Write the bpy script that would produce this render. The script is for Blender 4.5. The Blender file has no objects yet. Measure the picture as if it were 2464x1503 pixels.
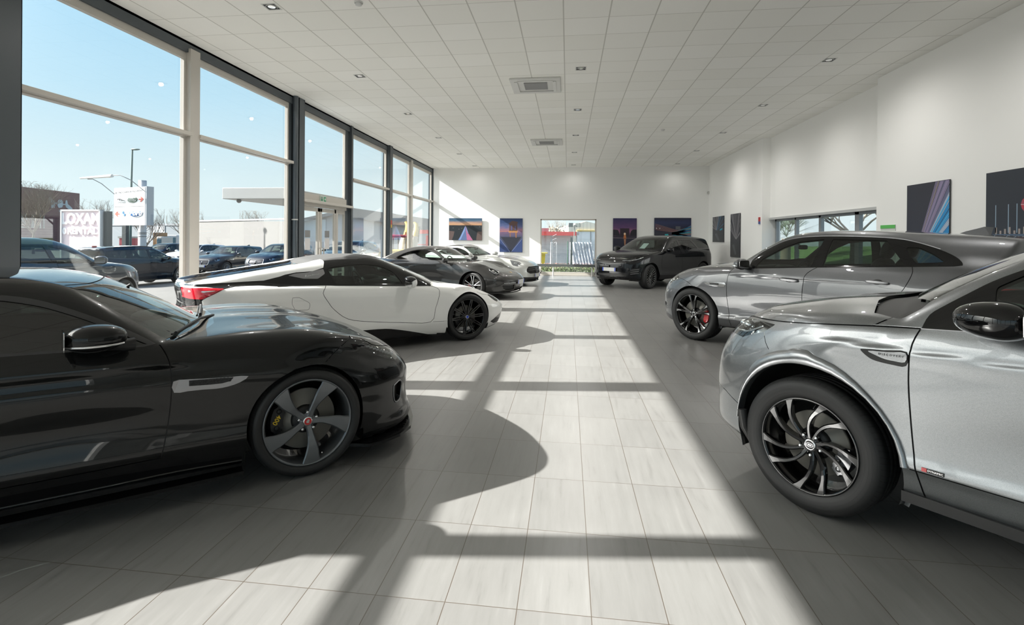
import bpy, bmesh, math, random
import numpy as np
from mathutils import Vector, Matrix, Euler
random.seed(7)
PI = math.pi
SC = bpy.context.scene
COL = SC.collection
R = math.radians

# ------------------------------------------------------------------ camera
cam_d = bpy.data.cameras.new('camera')
cam = bpy.data.objects.new('camera', cam_d)
COL.objects.link(cam)
SC.camera = cam
cam_d.sensor_fit = 'HORIZONTAL'
cam_d.sensor_width = 36.0
cam_d.lens = 36.0 * 1270.1 / 2464.0
cam_d.shift_x = (1232.0 - 1197.1) / 2464.0
cam_d.shift_y = -(751.5 - 577.04) / 2464.0
cam_d.clip_start = 0.05
cam_d.clip_end = 600
cam.location = (0, 0, 1.5104)
cam.rotation_mode = 'XYZ'
_M = Matrix.Rotation(0.1324, 4, 'Z') @ Matrix.Rotation(-0.0029, 4, 'X') @ Matrix.Rotation(PI / 2, 4, 'X') @ Matrix.Rotation(0.0080, 4, 'Z')
cam.rotation_euler = _M.to_euler('XYZ')

# ------------------------------------------------------------------ view, sky, sun
SC.view_settings.view_transform = 'Standard'
SC.view_settings.look = 'None'
SC.view_settings.gamma = 1
SC.view_settings.exposure = 0.03
SC.view_settings.use_curve_mapping = False
SC.cycles.max_bounces = 14
SC.cycles.diffuse_bounces = 9
SC.cycles.glossy_bounces = 6
SC.cycles.transmission_bounces = 8
SC.cycles.transparent_max_bounces = 24
SC.cycles.caustics_reflective = False
SC.cycles.caustics_refractive = False
SC.cycles.sample_clamp_indirect = 8.0
SC.cycles.use_denoising = True

world = bpy.data.worlds.new('sky')
SC.world = world
world.use_nodes = True
wn = world.node_tree
wn.nodes.clear()
def _n(t, typ, **k):
    n = t.nodes.new(typ)
    for a, b in k.items():
        setattr(n, a, b)
    return n
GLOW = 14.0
w_tc = _n(wn, 'ShaderNodeTexCoord')
w_sep = _n(wn, 'ShaderNodeSeparateXYZ')
w_ramp = _n(wn, 'ShaderNodeValToRGB')
w_bg = _n(wn, 'ShaderNodeBackground')
w_out = _n(wn, 'ShaderNodeOutputWorld')
wn.links.new(w_tc.outputs['Generated'], w_sep.inputs[0])
wn.links.new(w_sep.outputs['Z'], w_ramp.inputs[0])
# extra glow round the unseen sun, added to light the walls and floor
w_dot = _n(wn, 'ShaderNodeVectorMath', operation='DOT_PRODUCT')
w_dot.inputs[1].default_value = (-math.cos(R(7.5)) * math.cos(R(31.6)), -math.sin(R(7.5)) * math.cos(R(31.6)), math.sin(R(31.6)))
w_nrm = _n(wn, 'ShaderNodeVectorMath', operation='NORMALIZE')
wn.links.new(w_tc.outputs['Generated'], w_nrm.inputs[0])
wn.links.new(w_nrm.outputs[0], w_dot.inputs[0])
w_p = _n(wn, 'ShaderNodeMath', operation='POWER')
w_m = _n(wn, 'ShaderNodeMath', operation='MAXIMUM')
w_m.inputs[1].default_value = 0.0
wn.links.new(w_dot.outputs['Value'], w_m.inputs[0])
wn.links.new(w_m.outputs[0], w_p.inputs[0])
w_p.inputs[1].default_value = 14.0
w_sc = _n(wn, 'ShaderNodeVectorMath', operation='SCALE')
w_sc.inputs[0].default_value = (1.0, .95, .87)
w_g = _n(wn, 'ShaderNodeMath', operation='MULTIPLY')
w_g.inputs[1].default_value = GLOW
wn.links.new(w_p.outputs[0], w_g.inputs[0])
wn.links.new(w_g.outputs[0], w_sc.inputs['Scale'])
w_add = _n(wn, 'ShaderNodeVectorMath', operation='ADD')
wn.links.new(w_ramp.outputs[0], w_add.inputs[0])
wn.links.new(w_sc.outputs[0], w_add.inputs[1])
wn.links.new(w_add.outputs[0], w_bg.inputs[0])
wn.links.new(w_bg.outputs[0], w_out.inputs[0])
cr = w_ramp.color_ramp
cr.elements[0].position = 0.0
cr.elements[0].color = (0.84, 0.97, 1.0, 1)
cr.elements[1].position = 1.0
cr.elements[1].color = (0.10, 0.26, 0.62, 1)
for p, c in ((0.10, (0.77, 0.94, 1.0, 1)), (0.22, (0.54, 0.81, 0.98, 1)), (0.36, (0.38, 0.70, 0.95, 1)), (0.60, (0.19, 0.44, 0.78, 1))):
    e = cr.elements.new(p)
    e.color = c
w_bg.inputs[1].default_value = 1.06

SUN_AZ, SUN_EL = R(7.5), R(31.6)      # light travels towards +x
sun_d = bpy.data.lights.new('sun', 'SUN')
sun_d.energy = 20.5
sun_d.angle = R(0.53)
sun_d.color = (1.0, 0.97, 0.93)
sun = bpy.data.objects.new('sun', sun_d)
COL.objects.link(sun)
_d = Vector((math.cos(SUN_AZ) * math.cos(SUN_EL), math.sin(SUN_AZ) * math.cos(SUN_EL), -math.sin(SUN_EL)))
sun.rotation_euler = _d.to_track_quat('-Z', 'Y').to_euler()
sun.location = (-30, 0, 22)

# ------------------------------------------------------------------ materials
MATS = {}
def rgb(h):
    h = h.lstrip('#')
    v = [int(h[i:i + 2], 16) / 255 for i in (0, 2, 4)]
    return tuple(c / 12.92 if c <= .04045 else ((c + .055) / 1.055) ** 2.4 for c in v)
def mat(name, col=(.5, .5, .5), rough=.5, metal=0.0, coat=0.0, coat_r=.03, spec=.5, emit=None, es=1.0, noise=None, bump=None, sheen=0):
    if name in MATS:
        return MATS[name]
    if isinstance(col, str):
        col = rgb(col)
    m = bpy.data.materials.new(name)
    m.use_nodes = True
    t = m.node_tree
    b = t.nodes['Principled BSDF']
    b.inputs['Base Color'].default_value = (*col, 1)
    b.inputs['Roughness'].default_value = rough
    b.inputs['Metallic'].default_value = metal
    b.inputs['Coat Weight'].default_value = coat
    b.inputs['Coat Roughness'].default_value = coat_r
    b.inputs['Specular IOR Level'].default_value = spec
    if emit:
        b.inputs['Emission Color'].default_value = (*emit, 1)
        b.inputs['Emission Strength'].default_value = es
    tc = None
    if noise:                       # (scale, amount[, detail])
        tc = _n(t, 'ShaderNodeTexCoord')
        nz = _n(t, 'ShaderNodeTexNoise')
        nz.inputs['Scale'].default_value = noise[0]
        nz.inputs['Detail'].default_value = noise[2] if len(noise) > 2 else 4
        mx = _n(t, 'ShaderNodeMix', data_type='RGBA')
        mx.inputs[6].default_value = (*[c * (1 - noise[1]) for c in col], 1)
        mx.inputs[7].default_value = (*[min(1, c * (1 + noise[1])) for c in col], 1)
        t.links.new(tc.outputs['Object'], nz.inputs['Vector'])
        t.links.new(nz.outputs['Fac'], mx.inputs[0])
        t.links.new(mx.outputs[2], b.inputs['Base Color'])
    if bump:                        # (scale, strength, distance)
        tc = tc or _n(t, 'ShaderNodeTexCoord')
        nz = _n(t, 'ShaderNodeTexNoise')
        nz.inputs['Scale'].default_value = bump[0]
        nz.inputs['Detail'].default_value = 4
        bp = _n(t, 'ShaderNodeBump')
        bp.inputs['Strength'].default_value = bump[1]
        bp.inputs['Distance'].default_value = bump[2]
        t.links.new(tc.outputs['Object'], nz.inputs['Vector'])
        t.links.new(nz.outputs['Fac'], bp.inputs['Height'])
        t.links.new(bp.outputs[0], b.inputs['Normal'])
    MATS[name] = m
    return m
def glass(name, tint=(.9, .95, .93), ior=1.45, rough=0.0, refl=1.0):
    """thin pane: tinted see-through plus a fresnel reflection"""
    if name in MATS:
        return MATS[name]
    m = bpy.data.materials.new(name)
    m.use_nodes = True
    t = m.node_tree
    t.nodes.clear()
    tr = _n(t, 'ShaderNodeBsdfTransparent')
    tr.inputs[0].default_value = (*tint, 1)
    gl = _n(t, 'ShaderNodeBsdfGlossy')
    gl.inputs['Roughness'].default_value = rough
    gl.inputs['Color'].default_value = (refl, refl, refl, 1)
    fr = _n(t, 'ShaderNodeFresnel')
    fr.inputs[0].default_value = ior
    # a pane has two faces, so both sides reflect the same: use the facing angle only
    ge = _n(t, 'ShaderNodeNewGeometry')
    vm = _n(t, 'ShaderNodeVectorMath', operation='DOT_PRODUCT')
    ab = _n(t, 'ShaderNodeMath', operation='ABSOLUTE')
    om = _n(t, 'ShaderNodeMath', operation='SUBTRACT')
    om.inputs[0].default_value = 1.0
    pw = _n(t, 'ShaderNodeMath', operation='POWER')
    pw.inputs[1].default_value = 5.0
    f0 = ((ior - 1) / (ior + 1)) ** 2
    ma = _n(t, 'ShaderNodeMath', operation='MULTIPLY_ADD')
    ma.inputs[1].default_value = 1 - f0
    ma.inputs[2].default_value = f0 * 1.6
    t.links.new(ge.outputs['Normal'], vm.inputs[0])
    t.links.new(ge.outputs['Incoming'], vm.inputs[1])
    t.links.new(vm.outputs['Value'], ab.inputs[0])
    t.links.new(ab.outputs[0], om.inputs[1])
    t.links.new(om.outputs[0], pw.inputs[0])
    t.links.new(pw.outputs[0], ma.inputs[0])
    t.nodes.remove(fr)
    mx = _n(t, 'ShaderNodeMixShader')
    t.links.new(ma.outputs[0], mx.inputs[0])
    t.links.new(tr.outputs[0], mx.inputs[1])
    t.links.new(gl.outputs[0], mx.inputs[2])
    out = _n(t, 'ShaderNodeOutputMaterial')
    t.links.new(mx.outputs[0], out.inputs[0])
    MATS[name] = m
    return m
def nodemat(name, build):
    """material whose base colour is made by build(tree, principled)"""
    if name in MATS:
        return MATS[name]
    m = bpy.data.materials.new(name)
    m.use_nodes = True
    build(m.node_tree, m.node_tree.nodes['Principled BSDF'])
    MATS[name] = m
    return m
def mth(t, op, *a, clamp=False):
    n = _n(t, 'ShaderNodeMath', operation=op, use_clamp=clamp)
    for i, v in enumerate(a):
        if hasattr(v, 'links') or hasattr(v, 'node'):
            t.links.new(v, n.inputs[i])
        else:
            n.inputs[i].default_value = v
    return n.outputs[0]
def mixc(t, f, a, b):
    n = _n(t, 'ShaderNodeMix', data_type='RGBA')
    for i, v in ((0, f), (6, a), (7, b)):
        if hasattr(v, 'node'):
            t.links.new(v, n.inputs[i])
        else:
            n.inputs[i].default_value = v if i == 0 else (*v[:3], 1)
    return n.outputs[2]
def ramp(t, f, stops):
    n = _n(t, 'ShaderNodeValToRGB')
    c = n.color_ramp
    c.elements[0].position, c.elements[0].color = stops[0][0], (*stops[0][1], 1)
    c.elements[1].position, c.elements[1].color = stops[-1][0], (*stops[-1][1], 1)
    for p, col in stops[1:-1]:
        c.elements.new(p).color = (*col, 1)
    t.links.new(f, n.inputs[0])
    return n.outputs[0]

# ------------------------------------------------------------------ object helpers
def tag(o, label=None, cat=None, group=None, kind=None):
    if label: o['label'] = label
    if cat: o['category'] = cat
    if group: o['group'] = group
    if kind: o['kind'] = kind
    return o
def empty(name, loc=(0, 0, 0), rz=0.0, label=None, cat=None, group=None):
    o = bpy.data.objects.new(name, None)
    COL.objects.link(o)
    o.location = loc
    o.rotation_euler = (0, 0, rz)
    o.empty_display_size = .2
    return tag(o, label, cat, group)
def link(name, me, m=None, parent=None, loc=None, rot=None):
    o = bpy.data.objects.new(name, me)
    COL.objects.link(o)
    if m is not None:
        for q in (m if isinstance(m, (list, tuple)) else [m]):
            me.materials.append(q)
    if parent: o.parent = parent
    if loc: o.location = loc
    if rot: o.rotation_euler = rot
    return o
def copy_tree(o, parent=None):
    c = o.copy()
    COL.objects.link(c)
    c.parent = parent
    for ch in [q for q in KIDS.get(o.name, []) or o.children]:
        copy_tree(ch, c)
    return c
KIDS = {}
class MB:
    """collects shapes and links them as one mesh object"""
    def __init__(s):
        s.v, s.f, s.mi, s.sm = [], [], [], []
        s.cur = 0
        s.smooth = False
    def add(s, vs, fs, M=None, smooth=None):
        b = len(s.v)
        if M is not None:
            vs = [tuple(M @ Vector(p)) for p in vs]
        s.v.extend([tuple(p) for p in vs])
        for f in fs:
            s.f.append(tuple(b + i for i in f))
            s.mi.append(s.cur)
            s.sm.append(s.smooth if smooth is None else smooth)
        return s
    def box(s, x0, x1, y0, y1, z0, z1, M=None):
        vs = [(x, y, z) for z in (z0, z1) for y in (y0, y1) for x in (x0, x1)]
        fs = [(0, 2, 3, 1), (4, 5, 7, 6), (0, 1, 5, 4), (2, 6, 7, 3), (0, 4, 6, 2), (1, 3, 7, 5)]
        return s.add(vs, fs, M, False)
    def prism(s, poly, z0, z1, M=None, smooth=False):
        """poly in xy, extruded z0..z1"""
        n = len(poly)
        a = sum(poly[i][0] * poly[(i + 1) % n][1] - poly[(i + 1) % n][0] * poly[i][1] for i in range(n))
        if a < 0: poly = poly[::-1]
        vs = [(p[0], p[1], z0) for p in poly] + [(p[0], p[1], z1) for p in poly]
        fs = [tuple(range(n))[::-1], tuple(range(n, 2 * n))] + [(i, (i + 1) % n, n + (i + 1) % n, n + i) for i in range(n)]
        return s.add(vs, fs, M, smooth)
    def tube(s, pts, r, n=8, M=None, caps=True):
        """round bar along a list of points"""
        P = [Vector(p) for p in pts]
        rs = r if isinstance(r, (list, tuple)) else [r] * len(P)
        vs, fs = [], []
        up = None
        for i, p in enumerate(P):
            d = (P[min(i + 1, len(P) - 1)] - P[max(i - 1, 0)]).normalized()
            if up is None:
                up = d.orthogonal().normalized()
            up = (up - d * up.dot(d)).normalized()
            sd = d.cross(up)
            for k in range(n):
                a = 2 * PI * k / n
                vs.append(p + (up * math.cos(a) + sd * math.sin(a)) * rs[i])
        for i in range(len(P) - 1):
            for k in range(n):
                fs.append((i * n + k, i * n + (k + 1) % n, (i + 1) * n + (k + 1) % n, (i + 1) * n + k))
        s.add(vs, fs, M, True)
        if caps:
            m = len(P) - 1
            s.add(vs[:n], [tuple(range(n))[::-1]], M, False)
            s.add(vs[m * n:], [tuple(range(n))], M, False)
        return s
    def lathe(s, prof, n=32, axis='Z', M=None, smooth=True, closed=False):
        """prof = (r, h) list turned about the axis"""
        vs, fs = [], []
        for r, h in prof:
            for k in range(n):
                a = 2 * PI * k / n
                c, d = r * math.cos(a), r * math.sin(a)
                vs.append((c, d, h) if axis == 'Z' else ((c, h, d) if axis == 'Y' else (h, c, d)))
        m = len(prof)
        for i in range(m if closed else m - 1):
            for k in range(n):
                a, b, c, d = i * n + k, i * n + (k + 1) % n, ((i + 1) % m) * n + (k + 1) % n, ((i + 1) % m) * n + k
                fs.append((a, b, c, d) if axis != 'Y' else (a, d, c, b))
        return s.add(vs, fs, M, smooth)
    def ball(s, c, rx, ry=None, rz=None, n=16, m=10, M=None, e=1.0):
        """superellipsoid, e<1 gets boxier"""
        ry = rx if ry is None else ry
        rz = rx if rz is None else rz
        pw = lambda v: math.copysign(abs(v) ** e, v)
        vs, fs = [], []
        for i in range(m + 1):
            t = -PI / 2 + PI * i / m
            for k in range(n):
                a = 2 * PI * k / n
                vs.append((c[0] + rx * pw(math.cos(t)) * pw(math.cos(a)), c[1] + ry * pw(math.cos(t)) * pw(math.sin(a)), c[2] + rz * pw(math.sin(t))))
        for i in range(m):
            for k in range(n):
                fs.append((i * n + k, i * n + (k + 1) % n, (i + 1) * n + (k + 1) % n, (i + 1) * n + k))
        return s.add(vs, fs, M, True)
    def quad(s, a, b, c, d, M=None):
        return s.add([a, b, c, d], [(0, 1, 2, 3)], M, False)
    def mesh(s, name, bevel=0):
        me = bpy.data.meshes.new(name)
        me.from_pydata(s.v, [], s.f)
        me.polygons.foreach_set('material_index', s.mi)
        me.polygons.foreach_set('use_smooth', s.sm)
        me.update()
        return me
    def build(s, name, m, parent=None, loc=None, rot=None, bevel=0, seg=2):
        me = s.mesh(name)
        o = link(name, me, m, parent, loc, rot)
        if bevel:
            bv = o.modifiers.new('bevel', 'BEVEL')
            bv.width = bevel
            bv.segments = seg
            bv.limit_method = 'ANGLE'
            bv.angle_limit = R(40)
            bv.harden_normals = False
        return o
def textmesh(txt, size, extr=0.002, bold=0.0, font=None, sx=1.0, shear=0):
    """text as a mesh, centred on its origin, in the xy plane"""
    cu = bpy.data.curves.new('t', 'FONT')
    cu.body = txt
    cu.size = size
    cu.extrude = extr
    cu.offset = bold
    cu.align_x = 'CENTER'
    cu.align_y = 'CENTER'
    cu.resolution_u = 2
    cu.shear = shear
    o = bpy.data.objects.new('t', cu)
    COL.objects.link(o)
    bpy.context.view_layer.update()
    me = bpy.data.meshes.new_from_object(o.evaluated_get(bpy.context.evaluated_depsgraph_get()))
    bpy.data.objects.remove(o)
    if sx != 1.0:
        me.transform(Matrix.Diagonal((sx, 1, 1, 1)))
    return me
def addtext(mb, txt, size, M, **k):
    me = textmesh(txt, size, **k)
    mb.add([v.co[:] for v in me.vertices], [tuple(p.vertices) for p in me.polygons], M, False)
    bpy.data.meshes.remove(me)
# ------------------------------------------------------------------ car body maths
def pch(pts, ext=False):
    """monotone cubic through (x, y) points"""
    xs = np.array([p[0] for p in pts], float)
    ys = np.array([p[1] for p in pts], float)
    o = np.argsort(xs)
    xs, ys = xs[o], ys[o]
    h = np.diff(xs)
    d = np.diff(ys) / h
    m = np.zeros(len(xs))
    m[0], m[-1] = d[0], d[-1]
    for i in range(1, len(xs) - 1):
        if d[i - 1] * d[i] > 0:
            w1, w2 = 2 * h[i] + h[i - 1], h[i] + 2 * h[i - 1]
            m[i] = (w1 + w2) / (w1 / d[i - 1] + w2 / d[i])
    def f(x):
        x = np.asarray(x, float)
        xc = np.clip(x, xs[0], xs[-1])
        i = np.clip(np.searchsorted(xs, xc) - 1, 0, len(h) - 1)
        t = (xc - xs[i]) / h[i]
        t2, t3 = t * t, t * t * t
        r = (2 * t3 - 3 * t2 + 1) * ys[i] + (t3 - 2 * t2 + t) * h[i] * m[i] + (-2 * t3 + 3 * t2) * ys[i + 1] + (t3 - t2) * h[i] * m[i + 1]
        if ext:
            r = r + np.where(x > xs[-1], (x - xs[-1]) * m[-1], 0) + np.where(x < xs[0], (x - xs[0]) * m[0], 0)
        return r
    return f
def smax(a, b, k):
    h = np.maximum(k - np.abs(a - b), 0) / k
    return np.maximum(a, b) + h * h * k * .25
def smin(a, b, k):
    return -smax(-a, -b, k)
class Body:
    def __init__(s, q):
        s.q = q
        g = lambda k, ext=False: pch(q[k], ext)
        s.hood, s.W, s.sec, s.bot = g('hood'), g('W'), g('sec', True), g('bot')
        s.nz, s.ny, s.tz, s.ty = g('nosez'), g('nosey', True), g('tailz'), g('taily', True)
        s.gh = g('gh', True)
        s.gwb, s.gwt = g('gwb'), g('gwt')
        s.crown = pch(q['crown'])
        s.ku = pch(q.get('ku', [(-3, .03), (3, .03)]))
        s.kt = pch(q.get('kt', [(-3, .10), (3, .10)]))
        s.zb, s.zr = q['gz']
    def __call__(s, x, y, z):
        q = s.q
        y = np.abs(y)
        W = s.W(x)
        Yl = W + s.sec(z)
        for (x0, z0, sx, sz, am) in q.get('bumps', []):
            Yl = Yl + am * np.exp(-((x - x0) / sx) ** 2 - ((z - z0) / sz) ** 2)
        Zl = s.hood(x) - s.crown(x) * np.minimum(y / W, 1.2) ** q.get('cp', 2.5)
        for (x0, y0, sx, sy, am) in q.get('hbumps', []):
            Zl = Zl + am * np.exp(-((x - x0) / sx) ** 2 - ((y - y0) / sy) ** 2)
        low = smax(smax(y - Yl, z - Zl, s.kt(x)), s.bot(x) - z, .05)
        d = (x - (s.nz(z) + s.ny(y))) * .8
        e = ((s.tz(z) - s.ty(y)) - x) * .8
        low = smax(smax(low, d, q.get('kn', .09)), e, q.get('kr', .09))
        kf, kr, xm = q['ks']
        sf = 1 / (1 + np.exp(-(x - xm) / .12))
        xs = x + kf * y * y * sf - kr * y * y * (1 - sf)
        Zg = s.gh(xs) - q.get('cg', .05) * y * y
        for (xa, xb, yw, dp) in q.get('gdip', []):
            Zg = Zg - dp * .5 * (1 - np.tanh((y - yw) / .045)) * .25 * (1 + np.tanh((x - xa) / .08)) * (1 - np.tanh((x - xb) / .04))
        t = (z - s.zb) / (s.zr - s.zb)
        Yg = s.gwb(x) + (s.gwt(x) - s.gwb(x)) * t + q.get('bow', .02) * 4 * t * (1 - t)
        gz = (z - Zg) * q.get('gsl', .85)
        g = smax(smax(gz, y - Yg, q.get('kg', .06)), np.maximum(np.maximum(d, e) + .01, s.zb - .13 - z), .04)
        if 'gtail' in q:
            g = smax(g, ((q['gtail'][0] + q['gtail'][1] * (z - 1.5) + q['gtail'][2] * y * y) - x) * .8, .04)
        return smin(low, g, s.ku(x))
    def ray(s, o, d, t1=3.2):
        """distance from points o along d to the skin"""
        lo = np.zeros(o.shape[:-1])
        hi = np.full(o.shape[:-1], t1)
        for _ in range(26):
            m = (lo + hi) / 2
            p = o + d * m[..., None]
            ins = s(p[..., 0], p[..., 1], p[..., 2]) < 0
            lo = np.where(ins, m, lo)
            hi = np.where(ins, hi, m)
        return o + d * ((lo + hi) / 2)[..., None]
    def normal(s, P, e=.004):
        x, y, z = P[..., 0], P[..., 1], P[..., 2]
        n = np.stack([s(x + e, y, z) - s(x - e, y, z), s(x, y + e, z) - s(x, y - e, z), s(x, y, z + e) - s(x, y, z - e)], -1)
        return n / (np.linalg.norm(n, axis=-1, keepdims=True) + 1e-12)
    def _hit(s, ax, a, b, near, far):
        """skin coordinate along axis ax seen from outside"""
        a, b = np.asarray(a, float), np.asarray(b, float)
        ts = np.linspace(near, far, 70)
        sh = np.broadcast(a, b).shape
        out = np.full(sh, far)
        found = np.zeros(sh, bool)
        def F(t):
            P = [None] * 3
            P[ax] = t
            P[[i for i in range(3) if i != ax][0]] = a
            P[[i for i in range(3) if i != ax][1]] = b
            return s(*P)
        prev = np.full(sh, ts[0])
        for t in ts[1:]:
            v = F(np.full(sh, t)) < 0
            new = v & ~found
            lo, hi = prev.copy(), np.full(sh, t)
            if new.any():
                for _ in range(14):
                    m = (lo + hi) / 2
                    w = F(m) < 0
                    hi = np.where(w, m, hi)
                    lo = np.where(w, lo, m)
                out = np.where(new, hi, out)
            found |= v
            prev = np.full(sh, t)
        return out
    def sy(s, x, z): return s._hit(1, x, z, 1.25, 0.0)
    def sz(s, x, y): return s._hit(2, x, y, 2.1, 0.3)
    def sxf(s, y, z): return s._hit(0, y, z, 2.9, 0.5)
    def sxr(s, y, z): return s._hit(0, y, z, -2.9, -0.5)

def circ(x, z, r, a0=0, a1=360, n=40):
    return [(x + r * math.cos(R(a0 + (a1 - a0) * i / n)), z + r * math.sin(R(a0 + (a1 - a0) * i / n))) for i in range(n if a1 - a0 == 360 else n + 1)]
def inpoly(px, pz, poly):
    c = np.zeros(len(px), bool)
    n = len(poly)
    for i in range(n):
        x1, y1 = poly[i]
        x2, y2 = poly[(i + 1) % n]
        if y1 == y2: continue
        c ^= ((y1 > pz) != (y2 > pz)) & (px < (x2 - x1) * (pz - y1) / (y2 - y1) + x1)
    return c
def dline(px, pz, line):
    d = np.full(len(px), 9.0)
    for (x1, y1), (x2, y2) in zip(line[:-1], line[1:]):
        L = (x2 - x1) ** 2 + (y2 - y1) ** 2 + 1e-12
        t = np.clip(((px - x1) * (x2 - x1) + (pz - y1) * (y2 - y1)) / L, 0, 1)
        d = np.minimum(d, np.hypot(px - x1 - t * (x2 - x1), pz - y1 - t * (y2 - y1)))
    return d
def smoothline(pts, closed=False, n=4):
    """Catmull-Rom through the points"""
    P = [tuple(p) for p in pts]
    m = len(P)
    out = []
    for i in range(m if closed else m - 1):
        a = P[(i - 1) % m] if closed or i > 0 else P[i]
        b, c = P[i], P[(i + 1) % m]
        d = P[(i + 2) % m] if closed or i + 2 < m else c
        for k in range(n):
            t = k / n
            out.append(tuple(.5 * (2 * b[j] + (c[j] - a[j]) * t + (2 * a[j] - 5 * b[j] + 4 * c[j] - d[j]) * t * t + (3 * b[j] - a[j] - 3 * c[j] + d[j]) * t ** 3) for j in range(2)))
    if not closed: out.append(P[-1])
    return out
def rnd(poly, r=.02, n=4):
    """round a polygon's corners"""
    out = []
    m = len(poly)
    for i in range(m):
        p, a, b = Vector(poly[i]), Vector(poly[i - 1]), Vector(poly[(i + 1) % m])
        da, db = (a - p), (b - p)
        ra = min(r, da.length * .45)
        rb = min(r, db.length * .45)
        A, B = p + da.normalized() * ra, p + db.normalized() * rb
        for k in range(n + 1):
            t = k / n
            out.append(tuple((1 - t) ** 2 * A + 2 * t * (1 - t) * p + t * t * B))
    return out
AX = {'S': (0, 2), 'T': (0, 1), 'F': (1, 2), 'B': (1, 2)}
def side_ok(ax, n, c, free=False):
    if free: return {'S': c[:, 1] > -1, 'T': c[:, 2] > -1, 'F': c[:, 0] > 0, 'B': c[:, 0] < 0}[ax]
    if ax == 'S': return n[:, 1] > .22
    if ax == 'T': return n[:, 2] > .12
    if ax == 'F': return (n[:, 0] > .12) & (c[:, 0] > 0)
    return (n[:, 0] < -.12) & (c[:, 0] < 0)
def knife(bm, ax, pts, closed, free=False):
    pad = 0.0
    ia, ib = AX[ax]
    P = np.array(pts)
    x0, y0 = P.min(0) - pad
    x1, y1 = P.max(0) + pad
    cand = []
    for f in bm.faces:
        n = f.normal
        if free:
            if (ax == 'F' and f.verts[0].co.x < 0) or (ax == 'B' and f.verts[0].co.x > 0): continue
        elif ax == 'S' and n.y < .15 or ax == 'T' and n.z < .08 or ax == 'F' and n.x < .08 or ax == 'B' and n.x > -.08: continue
        c = f.verts[0].co
        if x0 - .15 < c[ia] < x1 + .15 and y0 - .15 < c[ib] < y1 + .15:
            cand.append(f)
    m = len(pts)
    for i in range(m if closed else m - 1):
        a, b = pts[i], pts[(i + 1) % m]
        sx0, sx1 = min(a[0], b[0]) - 1e-4, max(a[0], b[0]) + 1e-4
        sy0, sy1 = min(a[1], b[1]) - 1e-4, max(a[1], b[1]) + 1e-4
        dx, dy = b[0] - a[0], b[1] - a[1]
        if dx * dx + dy * dy < 1e-10: continue
        L = math.hypot(dx, dy)
        nx, ny = -dy / L, dx / L
        sel = []
        for f in cand:
            if not f.is_valid: continue
            lo0 = lo1 = 9e9
            hi0 = hi1 = -9e9
            dmin, dmax = 9e9, -9e9
            for v in f.verts:
                u, w = v.co[ia], v.co[ib]
                lo0 = min(lo0, u); hi0 = max(hi0, u); lo1 = min(lo1, w); hi1 = max(hi1, w)
                d = (u - a[0]) * nx + (w - a[1]) * ny
                dmin = min(dmin, d); dmax = max(dmax, d)
            if dmin < -1e-5 and dmax > 1e-5 and lo0 < sx1 and hi0 > sx0 and lo1 < sy1 and hi1 > sy0:
                sel.append(f)
        if not sel: continue
        no = [0, 0, 0]
        no[ia], no[ib] = nx, ny
        co = [0, 0, 0]
        co[ia], co[ib] = a
        es = {e for f in sel for e in f.edges}
        vs = {v for f in sel for v in f.verts}
        r = bmesh.ops.bisect_plane(bm, geom=list(vs) + list(es) + sel, dist=1e-6, plane_co=co, plane_no=no)
        old = set(sel)
        cand.extend(g for g in r['geom'] if isinstance(g, bmesh.types.BMFace) and g not in old)
def offset_line(line, w):
    out1, out2 = [], []
    m = len(line)
    for i in range(m):
        a = Vector(line[max(i - 1, 0)])
        b = Vector(line[min(i + 1, m - 1)])
        d = (b - a).normalized()
        n = Vector((-d.y, d.x)) * w
        out1.append(tuple(Vector(line[i]) + n))
        out2.append(tuple(Vector(line[i]) - n))
    return out1, out2

def part_mesh(body, name, V, faces, off=0.0, mirror=0, mats=None):
    """V half-body verts; mirror 0 left only, 1 right only, 2 both"""
    idx = sorted({i for f in faces for i in f})
    mp = {j: k for k, j in enumerate(idx)}
    P = V[idx]
    N = body.normal(P)
    P = P + N * off
    fs = [tuple(mp[i] for i in f) for f in faces]
    m = len(idx)
    Pr, Nr = P * [1, -1, 1], N * [1, -1, 1]
    fr = [f[::-1] for f in fs]
    if mirror == 0: VV, NN, FF = P, N, fs
    elif mirror == 1: VV, NN, FF = Pr, Nr, fr
    else:
        VV, NN, FF = np.vstack([P, Pr]), np.vstack([N, Nr]), fs + [tuple(i + m for i in f) for f in fr]
    me = bpy.data.meshes.new(name)
    me.from_pydata(VV.tolist(), [], FF)
    me.polygons.foreach_set('use_smooth', [True] * len(FF))
    if mats is not None:
        me.polygons.foreach_set('material_index', mats if mirror < 2 else mats + mats)
    me.update()
    me.normals_split_custom_set_from_vertices(NN.tolist())
    return me

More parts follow.
